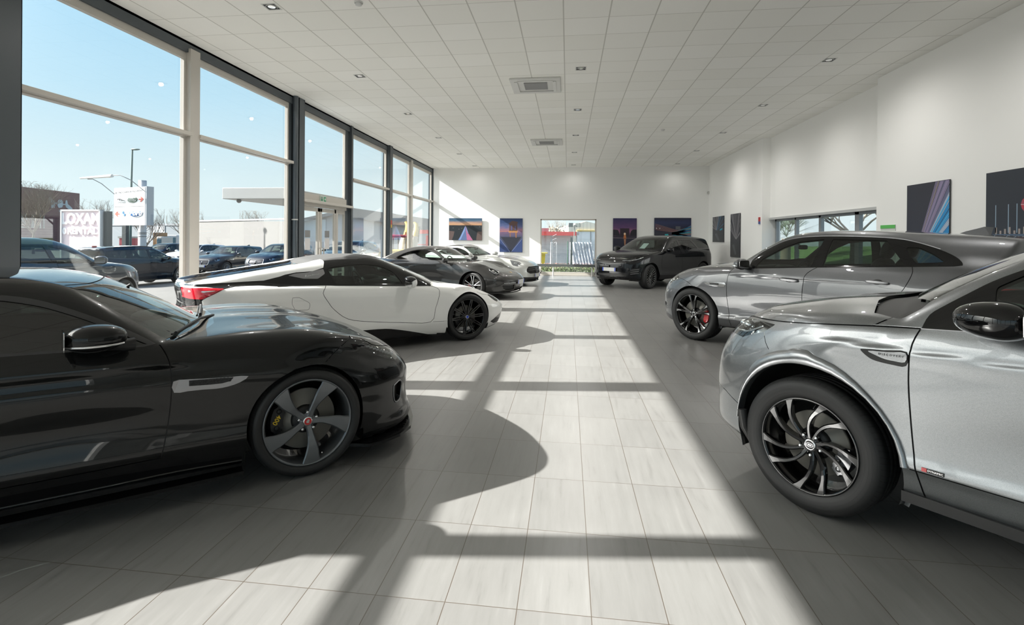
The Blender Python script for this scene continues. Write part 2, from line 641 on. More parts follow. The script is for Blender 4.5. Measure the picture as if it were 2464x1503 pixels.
def build_skin(q, root, M, res=1.0):
    """cuts the skin of a car into its panels, panes and lamps"""
    B = Body(q)
    xr, xf = q['spine']
    zc = pch(q['zc'])
    nf, nm, na = int(46 * res), int((xf - xr) / .022 * res), int(120 * res)
    ph = np.radians(np.linspace(-90, 90, na + 1))
    O, D = [], []
    def row(x, th):
        o = np.zeros((na + 1, 3))
        o[:, 0], o[:, 2] = x, zc(x)
        d = np.stack([np.full(na + 1, math.sin(th)), math.cos(th) * np.cos(ph), math.cos(th) * np.sin(ph)], -1)
        O.append(o); D.append(d)
    for i in range(nf): row(xr, -PI / 2 * (1 - (i + .02) / nf))
    for i in range(nm): row(xr + (xf - xr) * i / nm, 0)
    for i in range(nf + 1): row(xf, PI / 2 * min(i / nf, 1 - .02 / nf))
    P = B.ray(np.array(O), np.array(D))
    P[:, 0, 1] = 0
    P[:, -1, 1] = 0
    nr = len(P)
    bm = bmesh.new()
    P = P[1:-1]
    nr -= 2
    vs = [bm.verts.new(p) for p in P.reshape(-1, 3)]
    w = na + 1
    for x_, d_, row_ in ((xr, -1, 0), (xf, 1, nr - 1)):
        pole = bm.verts.new(B.ray(np.array([x_, 0, float(zc(x_))]), np.array([d_, 0, 0.])))
        for j in range(na):
            a_, b_ = vs[row_ * w + j], vs[row_ * w + j + 1]
            bm.faces.new((a_, b_, pole) if d_ < 0 else (b_, a_, pole))
    for i in range(nr - 1):
        for j in range(na):
            try: bm.faces.new((vs[i * w + j + 1], vs[(i + 1) * w + j + 1], vs[(i + 1) * w + j], vs[i * w + j]))
            except ValueError: pass
    bm.normal_update()
    arches = [(q['wb'] / 2, q['archz'], q['archr'][0]), (-q['wb'] / 2, q['archz'], q['archr'][1])]
    cuts = []
    for x, z, r in arches:
        cuts.append(('S', circ(x, z, r, -70, 250, 44) ))
    for ax, poly in cuts: knife(bm, ax, poly, False)
    for p in q['parts']: knife(bm, p['ax'], p['poly'], True, p.get('free', False))
    for g in q.get('gaps', []):
        a, b = offset_line(g[1], g[2] / 2)
        knife(bm, g[0], a, False)
        knife(bm, g[0], b, False)
    bm.verts.index_update()
    V = np.array([v.co[:] for v in bm.verts])
    faces = [tuple(v.index for v in f.verts) for f in bm.faces]
    bm.free()
    C = np.array([V[list(f)].mean(0) for f in faces])
    N = B.normal(C)
    lab = np.zeros(len(faces), int)          # 0 body
    under = (N[:, 2] < -.72) & (C[:, 2] < q.get('under', .34))
    for k, p in enumerate(q['parts']):
        ia, ib = AX[p['ax']]
        ok = inpoly(C[:, ia], C[:, ib], p['poly']) & side_ok(p['ax'], N, C, p.get('free', False))
        if 'filt' in p: ok &= p['filt'](C, N)
        if p.get('over'): ok &= np.isin(lab, [i + 1 for i, r in enumerate(q['parts']) if r['name'] in p['over']])
        lab[ok] = k + 1
    gap = np.zeros(len(faces), bool)
    for g in q.get('gaps', []):
        ia, ib = AX[g[0]]
        ok = (dline(C[:, ia], C[:, ib], g[1]) < g[2] / 2) & side_ok(g[0], N, C)
        if len(g) > 3: ok &= np.isin(lab, [0] + [i + 1 for i, p in enumerate(q['parts']) if p['name'] in g[3]])
        gap |= ok
    gone = np.zeros(len(faces), bool)
    for x, z, r in arches:
        gone |= (np.hypot(C[:, 0] - x, C[:, 2] - z) < r) & (C[:, 1] > .45) & (C[:, 2] < z + r)
        gone |= (np.abs(C[:, 0] - x) < r * .985) & (C[:, 2] < z - r * .3) & (C[:, 1] > .45)
    keep = ~gone
    def sel(mask): return [faces[i] for i in np.nonzero(mask & keep)[0]]
    # body shell: paint, dark underside, panel gaps
    mk = (lab == 0) & ~gap
    bf = np.nonzero(mk & keep)[0]
    mats = [1 if under[i] else 0 for i in bf]
    me = part_mesh(B, 'body', V, [faces[i] for i in bf], 0, 2, mats)
    body = link('body', me, [M['paint'], M['under']], root)
    gf = sel(gap)
    if gf:
        me = part_mesh(B, 'panel_gaps', V, gf, -.007, 2)
        link('panel_gaps', me, M['black'], root)
    for k, p in enumerate(q['parts']):
        fs = sel((lab == k + 1) & ~gap)
        if not fs: continue
        off = p.get('off', 0)
        if p.get('drop'): continue
        for mir in ((2,) if p.get('one') else (0, 1)):
            me = part_mesh(B, p['name'], V, fs, off, mir)
            o = link(p['name'], me, M[p['mat']], root)
            if p.get('label'): o['label'] = p['label']
    # dark lining inside the cabin
    cx0, cx1, cz = q['cabin']
    glassy = np.array([False] + [bool(p.get('pane')) for p in q['parts']])[lab]
    lf = sel(~glassy & (C[:, 0] > cx0) & (C[:, 0] < cx1) & (C[:, 2] > .36) & ((C[:, 2] > cz) | (C[:, 1] > .5)) & (N[:, 2] > -.5))
    if lf:
        link('interior_lining', part_mesh(B, 'interior_lining', V, lf, -.028, 2), M['lining'], root)
    # wheel houses and arch lips
    for x, z, r in arches:
        for s in (1, -1):
            lip, house = MB(), MB()
            a = np.radians(np.linspace(-20, 200, 45))
            px, pz = x + r * np.cos(a), z + r * np.sin(a)
            ok = pz > B.bot(px) + .0
            py = B.sy(px, np.maximum(pz, B.bot(px) + .03))
            v, f = [], []
            for i in range(45):
                for dr, dy in ((0, 0), (.002, -.035), (.03, -.04)):
                    v.append((x + (r + dr) * math.cos(a[i]), s * (py[i] + dy), z + (r + dr) * math.sin(a[i])))
            for i in range(44):
                for k in range(2):
                    w_ = (i * 3 + k, i * 3 + 3 + k, i * 3 + 4 + k, i * 3 + 1 + k)
                    f.append(w_ if s < 0 else w_[::-1])
            lip.add(v, f, None, True)
            v, f = [], []
            for i in range(45):
                c, d = math.cos(a[i]), math.sin(a[i])
                v += [(x + (r + .01) * c, s * (py[i] - .03), z + (r + .01) * d), (x + (r + .01) * c, s * .42, z + (r + .01) * d)]
            for i in range(44):
                f.append((2 * i, 2 * i + 1, 2 * i + 3, 2 * i + 2))
            v.append((x, s * .42, z))
            f += [(2 * i + 1, 90, 2 * i + 3) for i in range(44)]
            house.add(v, f, None, True)
            lip.build('wheel_arch', M.get('arch', M['paint']), root)
            house.build('wheel_house', M['black'], root)
    return B

# ------------------------------------------------------------------ wheels
def spoke(mb, path, edge=.006, back=.82):
    """path of (r, angle deg, half width, face y, thickness)"""
    v, f = [], []
    for r, a, hw, y, th in path:
        a = R(a)
        c, s = math.cos(a), math.sin(a)
        for t, yy in ((-hw * back, y - th), (-hw, y - edge), (-hw + edge, y), (hw - edge, y), (hw, y - edge), (hw * back, y - th)):
            v.append((r * c - t * s, yy, r * s + t * c))
    for i in range(len(path) - 1):
        for k in range(6):
            a, b = i * 6 + k, i * 6 + (k + 1) % 6
            f.append((a, a + 6, b + 6, b))
    f += [tuple(range(6)), tuple(range(len(v) - 6, len(v)))[::-1]]
    mb.add(v, f, None, False)
def interp_path(keys, n=10):
    ks = [k[0] for k in keys]
    rr = np.linspace(ks[0], ks[-1], n)
    cols = [np.interp(rr, ks, [k[j] for k in keys]) for j in range(1, 5)]
    fs = [pch([(k[0], k[j]) for k in keys])(rr) for j in range(1, 5)]
    return [(rr[i], *[f[i] for f in fs]) for i in range(n)]
def tyre_mat(Rt):
    """rubber with cross grooves on the tread shoulders"""
    def build(t, b):
        b.inputs['Base Color'].default_value = (.016, .016, .016, 1)
        b.inputs['Roughness'].default_value = .58
        tc = _n(t, 'ShaderNodeTexCoord')
        sp = _n(t, 'ShaderNodeSeparateXYZ')
        t.links.new(tc.outputs['Object'], sp.inputs[0])
        an = mth(t, 'ARCTAN2', sp.outputs[2], sp.outputs[0])
        rr = mth(t, 'SQRT', mth(t, 'ADD', mth(t, 'MULTIPLY', sp.outputs[0], sp.outputs[0]), mth(t, 'MULTIPLY', sp.outputs[2], sp.outputs[2])))
        g = mth(t, 'GREATER_THAN', mth(t, 'FRACT', mth(t, 'ADD', mth(t, 'MULTIPLY', an, 76 / (2 * PI)), mth(t, 'MULTIPLY', sp.outputs[1], 9.0))), .84)
        ms = mth(t, 'GREATER_THAN', rr, Rt - .017)
        rib = mth(t, 'MULTIPLY', mth(t, 'GREATER_THAN', mth(t, 'FRACT', mth(t, 'MULTIPLY', rr, 55)), .9), mth(t, 'LESS_THAN', rr, Rt - .017))
        h = mth(t, 'SUBTRACT', mth(t, 'MULTIPLY', rib, .15), mth(t, 'MULTIPLY', g, ms))
        bp = _n(t, 'ShaderNodeBump')
        bp.inputs['Strength'].default_value = 1.0
        bp.inputs['Distance'].default_value = .006
        t.links.new(h, bp.inputs['Height'])
        t.links.new(bp.outputs[0], b.inputs['Normal'])
        t.links.new(mixc(t, mth(t, 'MULTIPLY', g, ms), (.016, .016, .016), (.004, .004, .004)), b.inputs['Base Color'])
    return nodemat('tyre_tread_%d' % int(Rt * 1000), build)
def make_wheel(w, M):
    """meshes of one wheel, axis along y, outer face at y=0; list of (name, mesh, material, label)"""
    Rt, Rr, Wd = w['R'], w['rim'], w['width']
    out = []
    # tyre
    t = MB()
    sh = Rt - Rr
    g = .007
    prof = [(Rr - .004, -.012), (Rr + .004, -.002), (Rr + sh * .22, .006), (Rr + sh * .5, .009), (Rr + sh * .78, .003), (Rt - .016, -.008), (Rt - .006, -.018), (Rt - .001, -.034)]
    ys = [.034 + (Wd - .068) * i / 4 for i in range(5)]
    for i in range(4):
        a, b = ys[i], ys[i + 1]
        if i: prof += [(Rt, -a - .006)]
        prof += [(Rt, -b + .006), (Rt - g, -b + .004), (Rt - g, -b - .004)] if i < 3 else [(Rt - .001, -b)]
    prof += [(Rt - .016, -Wd + .008), (Rr + sh * .4, -Wd - .006), (Rr - .004, -Wd + .012)]
    t.lathe([(r, h) for r, h in prof], 96 if w.get('hi') else 48, 'Y')
    out.append(('tyre', t.mesh('tyre'), tyre_mat(Rt) if w.get('hi') else M['rubber'], None))
    # rim barrel and lip
    r = MB()
    seg = 72 if w.get('hi') else 36
    r.lathe([(Rr, -.014), (Rr, -.002), (Rr - .004, .001), (Rr - .010, -.001), (Rr - .016, -.012), (Rr - .024, -.05), (Rr - .028, -Wd + .03), (Rr - .004, -Wd + .012)], seg, 'Y')
    for ss in w['spokes']:
        for k in range(ss['n']):
            spoke(r, [(p[0], p[1] + 360.0 / ss['n'] * k + ss.get('a0', 0), *p[2:]) for p in interp_path(ss['keys'], ss.get('seg', 9))], ss.get('edge', .005))
    hy = w.get('huby', -.035)
    hr = w.get('hubr', .07)
    r.lathe([(.001, hy), (hr * .55, hy), (hr * .9, hy - .004), (hr, hy - .014), (hr, hy - .06)], 30, 'Y')
    out.append(('rim', r.mesh('rim'), M[w.get('mat', 'rim')], w.get('label')))
    if w.get('tips'):
        tp = MB()
        for ss in w['tips']:
            for k in range(ss['n']):
                spoke(tp, [(p[0], p[1] + 360.0 / ss['n'] * k + ss.get('a0', 0), *p[2:]) for p in interp_path(ss['keys'], 5)], ss.get('edge', .002))
        out.append(('spoke_inlay', tp.mesh('spoke_inlay'), M['silver'], 'machined silver spoke faces'))
    # brake disc
    d = MB()
    dr = w.get('disc', .19)
    d.lathe([(.085, -.085), (.085, -.10), (dr, -.10), (dr, -.13), (.08, -.13)], 48, 'Y')
    out.append(('brake_disc', d.mesh('brake_disc'), M['disc'], None))
    h = MB()
    h.lathe([(.001, -.07), (.078, -.07), (.088, -.085), (.088, -.14)], 30, 'Y')
    out.append(('wheel_hub', h.mesh('wheel_hub'), M['black'], None))
    ca = MB()
    ca.cur = 0
    a0 = w.get('cal', 165)
    v, f = [], []
    n = 12
    for i in range(n + 1):
        a = R(a0 - 27 + 54 * i / n)
        e = min(i, n - i) / n
        ri, ro = dr - .05 + (.012 if e < .1 else 0), dr + .022 - (.012 if e < .1 else 0)
        for rr, yy in ((ri, -.075), (ro, -.075), (ro + .008, -.095), (ro, -.16), (ri, -.16), (ri - .004, -.09)):
            v.append((rr * math.cos(a), yy, rr * math.sin(a)))
    for i in range(n):
        for k in range(6):
            f.append((i * 6 + k, i * 6 + (k + 1) % 6, i * 6 + 6 + (k + 1) % 6, i * 6 + 6 + k))
    f += [tuple(range(6))[::-1], tuple(range(len(v) - 6, len(v)))]
    ca.add(v, f, None, False)
    for aa in (-17, 17):
        a = R(a0 + aa)
        ca.ball(((dr - .012) * math.cos(a), -.073, (dr - .012) * math.sin(a)), .016, .006, .016, 10, 6)
    out.append(('brake_caliper', ca.mesh('brake_caliper'), M[w.get('calmat', 'black')], None))
    if w.get('caltext'):
        c = MB()
        a = R(a0)
        Mx = Matrix.Translation(((dr - .012) * math.cos(a), -.0745, (dr - .012) * math.sin(a))) @ Matrix.Rotation(PI / 2, 4, 'X') @ Matrix.Rotation(0, 4, 'Z')
        # seen from +y; face the text outwards
        Mx = Matrix.Translation(((dr - .012) * math.cos(a), -.0735, (dr - .012) * math.sin(a))) @ Matrix(((-1, 0, 0, 0), (0, 0, 1, 0), (0, 1, 0, 0), (0, 0, 0, 1))) @ Matrix.Rotation(R(w.get('caltextrot', 75)), 4, 'Z')
        addtext(c, w['caltext'], .042, Mx, extr=.002, bold=.0005)
        out.append(('caliper_lettering', c.mesh('caliper_lettering'), M['yellow'], None))
    if w.get('hi') or w.get('lugs'):
        for k in range(5):
            a = 2 * PI * k / 5 + R(w.get('lug0', 90))
            l = MB()
            l.lathe([(.001, hy + .010), (.006, hy + .010), (.0095, hy + .006), (.011, hy - .012)], 10, 'Y', Matrix.Translation((.057 * math.cos(a), 0, .057 * math.sin(a))))
            out.append(('lug_nut', l.mesh('lug_nut'), M['chrome'], None))
    c = MB()
    cr_ = w.get('capr', .03)
    c.lathe([(.001, hy + .007), (cr_ * .75, hy + .007)], 24, 'Y')
    c.cur = 1
    c.lathe([(cr_ * .75, hy + .008), (cr_ * .95, hy + .008), (cr_, hy + .002), (cr_, hy - .01)], 24, 'Y')
    if w.get('hi'):
        c.cur = 1
        if w.get('emblem') == 'oval':
            c.lathe([(.018, hy + .009), (.020, hy + .009)], 20, 'Y', Matrix.Diagonal((1, 1, .55, 1)))
            c.box(-.010, .010, hy + .007, hy + .009, -.003, .003)
        elif w.get('emblem') == 'quarter':
            for k in (0, 2):
                c.prism([(0, 0)] + [(.018 * math.cos(R(90 * k + 15 * i)), .018 * math.sin(R(90 * k + 15 * i))) for i in range(7)], 0, .002, Matrix.Translation((0, hy + .006, 0)) @ Matrix.Rotation(-PI / 2, 4, 'X'))
        else:                                          # a roaring cat's face
            c.prism([(-.009, -.010), (-.004, -.013), (.003, -.011), (.005, -.005), (.009, -.002), (.010, .005), (.006, .011), (.002, .009), (-.003, .012), (-.008, .008), (-.006, .002), (-.010, -.003)], 0, .003, Matrix.Translation((0, hy + .006, 0)) @ Matrix.Rotation(-PI / 2, 4, 'X'))
    out.append(('centre_cap', c.mesh('centre_cap'), [M[w.get('capmat', 'black')], M['chrome']], None))
    if w.get('hi'):
        vl = MB()
        a = R(w.get('valve', -110))
        vl.tube([((Rr - .03) * math.cos(a), -.03, (Rr - .03) * math.sin(a)), ((Rr - .045) * math.cos(a), -.008, (Rr - .045) * math.sin(a))], .004, 6)
        out.append(('tyre_valve', vl.mesh('tyre_valve'), M['chrome'], None))
    return out
def place_wheels(q, root, M, parts, steer=0):
    hb = q['wb'] / 2
    for fx, sd in ((1, 1), (1, -1), (-1, 1), (-1, -1)):
        tr = q['track'][0 if fx > 0 else 1] if isinstance(q['track'], tuple) else q['track']
        e = bpy.data.objects.new('wheel', None)
        COL.objects.link(e)
        e.parent = root
        e.empty_display_size = .1
        e.location = (fx * hb, sd * tr, q['wheel']['R'])
        e.rotation_euler = (0, 0, (0 if sd > 0 else PI) + (steer if fx > 0 else 0))
        for nm, me, m, lb in parts:
            o = bpy.data.objects.new(nm, me)
            COL.objects.link(o)
            o.parent = e
            if sd < 0 and nm in ('brake_caliper', 'caliper_lettering'):
                o.rotation_euler = (0, R(2 * q['wheel'].get('cal', 165) - 180), 0)
            if not me.materials:
                for k in (m if isinstance(m, list) else [m]): me.materials.append(k)
            if lb: o['label'] = lb

# ------------------------------------------------------------------ cabins, mirrors, handles
def seat_mb(mb, x, y, z, w=.5, back=22, h=.62, head=True):
    Mx = Matrix.Translation((x, y, z))
    mb.ball((.0, 0, 0), .27, w / 2, .10, 16, 8, Mx, .6)
    Mb = Mx @ Matrix.Translation((-.24, 0, .02)) @ Matrix.Rotation(R(-back), 4, 'Y')
    mb.ball((0, 0, h / 2), .085, w / 2, h / 2, 16, 10, Mb, .6)
    for s in (-1, 1): mb.ball((.05, s * w * .44, h * .45), .06, .045, h * .38, 10, 8, Mb)
    if head:
        mb.ball((.01, 0, h + .10), .055, w * .27, .11, 14, 8, Mb, .7)
        for s in (-1, 1): mb.tube([(0, s * .06, h - .04), (0, s * .06, h + .04)], .008, 6, Mb)
def cabin(q, root, M, rhd=False):
    c = q['in']
    fz = c['floor']
    x0, x1 = q['cabin'][:2]
    f = MB()
    f.box(x0 + .02, x1, -.70, .70, fz - .04, fz)
    f.box(x0 + .1, x1 - .25, -.11, .11, fz, fz + .22)
    f.build('cabin_floor', M['lining'], root)
    d = MB()
    dx, dz = c['dash']
    prof = [(dx + .55, dz - .03), (dx + .30, dz + .005), (dx + .05, dz + .01), (dx - .03, dz - .03), (dx - .02, dz - .12), (dx + .10, dz - .38), (dx + .5, dz - .38)]
    d.prism([(p[0], p[1]) for p in prof], -c.get('dw', .68), c.get('dw', .68), Matrix(((1, 0, 0, 0), (0, 0, -1, 0), (0, 1, 0, 0), (0, 0, 0, 1))))
    d.ball((dx + .06, .36, dz + .015), .12, .17, .045, 12, 8)
    d.build('dashboard', M['lining'], root, bevel=.02)
    s = MB()
    Ms = Matrix.Translation((dx - .14, .36, dz - .05)) @ Matrix.Rotation(R(66), 4, 'Y')
    s.lathe([(.175 + .014 * math.cos(2 * PI * k / 8), .014 * math.sin(2 * PI * k / 8)) for k in range(8)], 36, 'Z', Ms, closed=True)
    for a in (0, 180, 270 - 180 + 0):
        a = R({0: 90, 180: -90, 90: 0}[a])
        s.tube([(0, 0, 0), (.17 * math.cos(a), .17 * math.sin(a), 0)], .014, 6, Ms)
    s.ball((0, 0, 0), .06, .06, .025, 12, 6, Ms)
    s.build('steering_wheel', M['trim'], root)
    for y in (.36, -.36):
        b = MB()
        seat_mb(b, c['seat'], y, c.get('sz', fz + .22), .5, c.get('back', 22), c.get('sh', .60))
        b.build('front_seat', M[c.get('mat', 'leather')], root)
    if c.get('rear') is not None:
        b = MB()
        b.ball((c['rear'], 0, c.get('sz', fz + .22) + .03), .26, .62, .10, 20, 8, None, .5)
        Mb = Matrix.Translation((c['rear'] - .22, 0, c.get('sz', fz + .22) + .05)) @ Matrix.Rotation(R(-24), 4, 'Y')
        b.ball((0, 0, .27), .08, .64, .30, 20, 8, Mb, .45)
        for y in (-.38, 0, .38): b.ball((0, y, .60), .05, .12, .08, 12, 8, Mb, .7)
        b.build('rear_bench', M[c.get('mat', 'leather')], root)
    m = MB()
    mx, mz = c['mirror']
    m.ball((mx, 0, mz), .018, .12, .034, 12, 8, None, .5)
    m.tube([(mx, 0, mz), (mx + .07, 0, mz + .05)], .010, 6)
    m.build('rear_view_mirror', M['trim'], root)
def bent(root, name, m, pts, r=.006, n=6, label=None):
    o = MB().tube(pts, r, n).build(name, m, root)
    if label: o['label'] = label
    return o
def on_side(B, pts, s=1, off=.002, n=1):
    """points (x, z) laid on the flank"""
    P = []
    for a, b in zip(pts[:-1], pts[1:]):
        for k in range(n): P.append((a[0] + (b[0] - a[0]) * k / n, a[1] + (b[1] - a[1]) * k / n))
    P.append(pts[-1])
    x = np.array([p[0] for p in P]); z = np.array([p[1] for p in P])
    y = B.sy(x, z) + off
    return [(float(a), float(b) * s, float(c)) for a, b, c in zip(x, y, z)]
def strip(B, root, name, m, pts, r=.006, n=3, off=.001, sides=(1, -1), label=None, smooth=True):
    pp = smoothline(pts) if smooth else pts
    for s in sides:
        o = MB().tube(on_side(B, pp, s, off, 1 if smooth else n), r, 6).build(name, m, root)
        if label: o['label'] = label
def plate_on_side(B, mb, poly, s=1, h0=-.004, h1=.004, grid=None):
    """flat shape (x, z) raised on the flank, edges included"""
    x = np.array([p[0] for p in poly]); z = np.array([p[1] for p in poly])
    y = B.sy(x, z)
    n = len(poly)
    v = [(x[i], s * (y[i] + h0), z[i]) for i in range(n)] + [(x[i], s * (y[i] + h1), z[i]) for i in range(n)]
    f = [tuple(range(n, 2 * n))] + [(i, (i + 1) % n, n + (i + 1) % n, n + i) for i in range(n)]
    mb.add(v, f, None, False)
    return mb
def handle(B, root, M, x, z, L=.20, m='paint', style='bar', tilt=0.05):
    for s in (1, -1):
        y = float(B.sy(np.array(x), np.array(z)))
        b = MB()
        b.ball((0, 0, 0), .052, .006, .034, 14, 8, Matrix.Translation((x, s * (y + .0005), z)))
        b.build('handle_cup', M['black' if style == 'flush' else 'cup'], root)
        b = MB()
        Mx = Matrix.Translation((x, s * (y + .022), z)) @ Matrix.Rotation(-tilt, 4, 'Y')
        b.ball((0, 0, 0), L / 2, .011, .017, 16, 8, Mx, .55)
        for e in (-1, 1): b.ball((e * (L / 2 - .018), -s * .012, 0), .016, .018, .014, 10, 6, Mx)
        b.build('door_handle', M[m], root)
def mirror(root, M, x, y, z, sx=.12, sy=.11, sz=.085, cap='paint', base=None, arm=True, band='black', low=.35, lowx=.05, rear=.38):
    """door mirrors on both sides; (x, y, z) centre of the housing"""
    for s in (1, -1):
        e = MB()
        Mx = Matrix.Translation((x, s * y, z)) @ Matrix.Rotation(s * R(-8), 4, 'Z')
        n, m = 24, 16
        vs, fs = [], []
        # housing: flat glass side to the rear, domed to the front
        for i in range(m + 1):
            t = -PI / 2 + PI * i / m
            for k in range(n):
                a = 2 * PI * k / n
                cx = math.cos(t) * math.cos(a)
                X = sx * (cx if cx > 0 else cx * rear)
                Y = sy * math.copysign(abs(math.cos(t) * math.sin(a)) ** .8, math.sin(a))
                Z = sz * math.copysign(abs(math.sin(t)) ** .85, math.sin(t))
                vs.append((X, Y, Z))
        for i in range(m):
            for k in range(n):
                e.cur = 1 if (i + .5) / m < low else 0
                e.add([vs[i * n + k], vs[i * n + (k + 1) % n], vs[(i + 1) * n + (k + 1) % n], vs[(i + 1) * n + k]], [(0, 1, 2, 3)], Mx, True)
        me = e.mesh('door_mirror')
        bm = bmesh.new(); bm.from_mesh(me); bmesh.ops.remove_doubles(bm, verts=bm.verts, dist=1e-5)
        bmesh.ops.recalc_face_normals(bm, faces=bm.faces); bm.to_mesh(me); bm.free()
        o = link('door_mirror', me, [M[cap], M[band]], root)
        g = MB()
        g.prism(rnd([(-sy * .82, -sz * .72), (sy * .82, -sz * .72), (sy * .86, sz * .66), (-sy * .8, sz * .7)], .03), 0, .004, Mx @ Matrix.Translation((-sx * (rear + .005), 0, 0)) @ Matrix(((0, 0, 1, 0), (1, 0, 0, 0), (0, 1, 0, 0), (0, 0, 0, 1))))
        g.build('mirror_glass', M['chrome'], o)
        if arm:
            a = MB()
            bx, by, bz = base
            a.tube([(bx, s * by, bz), (bx * .5 + (x + lowx) * .5, s * (by + y - sy * .7) / 2, bz + .005), (x + lowx * .7, s * (y - sy * .45), z - sz * .6)], [.035, .028, .03], 10)
            a.build('mirror_arm', M['black'], o)
def numplate(root, M, x, z, tilt=0, txt='', front=True, w=.52, h=.11, y=0, blur=False):
    p = MB()
    p.box(-w / 2, w / 2, -h / 2, h / 2, 0, .008)
    p.cur = 1
    for s in (-1, 1): p.box(s * w / 2 - (.042 if s > 0 else 0), s * w / 2 + (0 if s > 0 else .042), -h / 2, h / 2, .0081, .0095)
    p.cur = 2
    if txt: addtext(p, txt, .085, Matrix.Translation((0, 0, .009)), extr=.001, bold=.001)
    # local x -> car y (text reads from outside), local y -> z, local z -> +-x
    if front: Mx = Matrix(((0, 0, 1, x), (1, 0, 0, y), (0, 1, 0, z), (0, 0, 0, 1)))
    else: Mx = Matrix(((0, 0, -1, x), (-1, 0, 0, y), (0, 1, 0, z), (0, 0, 0, 1)))
    me = p.mesh('number_plate')
    me.transform(Mx @ Matrix.Rotation(-tilt, 4, 'X'))
    return link('number_plate', me, [M['plate'], M['plateblue'], M['black']], root)
# ------------------------------------------------------------------ shared car materials
def paint(name, col, metal=0.0, rough=.35, flake=0.0, coat=None):
    coat = (.6 if max(col) < .01 else 1.0) if coat is None else coat
    m = mat(name, col, rough, metal, coat, .015, spec=.5 if metal > .2 else .12)
    if flake:
        t = m.node_tree
        b = t.nodes['Principled BSDF']
        tc = _n(t, 'ShaderNodeTexCoord')
        vo = _n(t, 'ShaderNodeTexVoronoi')
        vo.inputs['Scale'].default_value = 900
        t.links.new(tc.outputs['Object'], vo.inputs['Vector'])
        c = b.inputs['Base Color'].default_value[:3]
        o = mixc(t, vo.outputs['Color'], tuple(v * (1 - flake) for v in c), tuple(min(1, v * (1 + flake)) for v in c))
        t.links.new(o, b.inputs['Base Color'])
    return m
BASE = dict(
    under=mat('underbody', (.012, .012, .012), .8), black=mat('black_plastic', (.008, .008, .008), .5),
    gloss=mat('gloss_black', (.004, .004, .0045), .12, 0, 1.0, spec=.05), lining=mat('cabin_dark', (.010, .010, .010), .8),
    rubber=mat('tyre_rubber', (.014, .014, .014), .62, bump=(60, .15, .002)), rim=mat('rim_grey', (.15, .16, .17), .36, .7, .4),
    rimblack=mat('rim_black', (.005, .005, .0055), .2, 0, .8, spec=.3), silver=mat('machined_silver', (.55, .56, .57), .22, 1.0),
    rimsilver=mat('rim_silver', (.42, .43, .44), .28, .9, .5),
    disc=mat('brake_steel', (.36, .345, .31), .4, .35), chrome=mat('chrome', (.72, .72, .73), .08, 1.0),
    satin=mat('satin_metal', (.30, .30, .31), .32, .9), yellow=mat('yellow_paint', (.75, .52, .02), .5),
    red=mat('red_caliper', (.55, .008, .012), .3, 0, .8), trim=mat('trim_black', (.014, .014, .015), .45),
    leather=mat('seat_leather', (.018, .018, .019), .5), cup=mat('handle_recess', (.02, .02, .02), .4),
    plate=mat('plate_white', (.62, .62, .60), .4), plateblue=mat('plate_blue', (.02, .06, .45), .4),
    glass=glass('car_glass', (.34, .41, .37), 1.5), glassdark=glass('car_glass_dark', (.13, .16, .15), 1.5),
    glassclear=glass('car_glass_clear', (.70, .78, .74), 1.5), wind=glass('windscreen_glass', (.60, .68, .64), 1.5),
    lens=glass('lamp_lens', (.80, .82, .82), 1.5), lampin=mat('lamp_bowl', (.10, .10, .105), .25, .7),
    lampglow=mat('lamp_reflector', (.75, .78, .80), .15, 1.0), tail=mat('tail_red', (.50, .006, .02), .12, 0, 1.0),
    tailpink=mat('tail_pale_red', (.55, .12, .20), .15, 0, 1.0), soft=mat('soft_top', (.055, .055, .055), .9, bump=(500, .3, .001)),
    cream=mat('cream_leather', (.52, .47, .38), .6), darktrim=mat('dark_metal_trim', (.055, .055, .057), .35, .6), amber=mat('amber', (.6, .2, .02), .3, 0, 1.0))
def M_(**k):
    d = dict(BASE)
    d.update(k)
    return d
def P(name, ax, poly, mt, off=0.0, **k):
    return dict(name=name, ax=ax, poly=poly, mat=mt, off=off, **k)

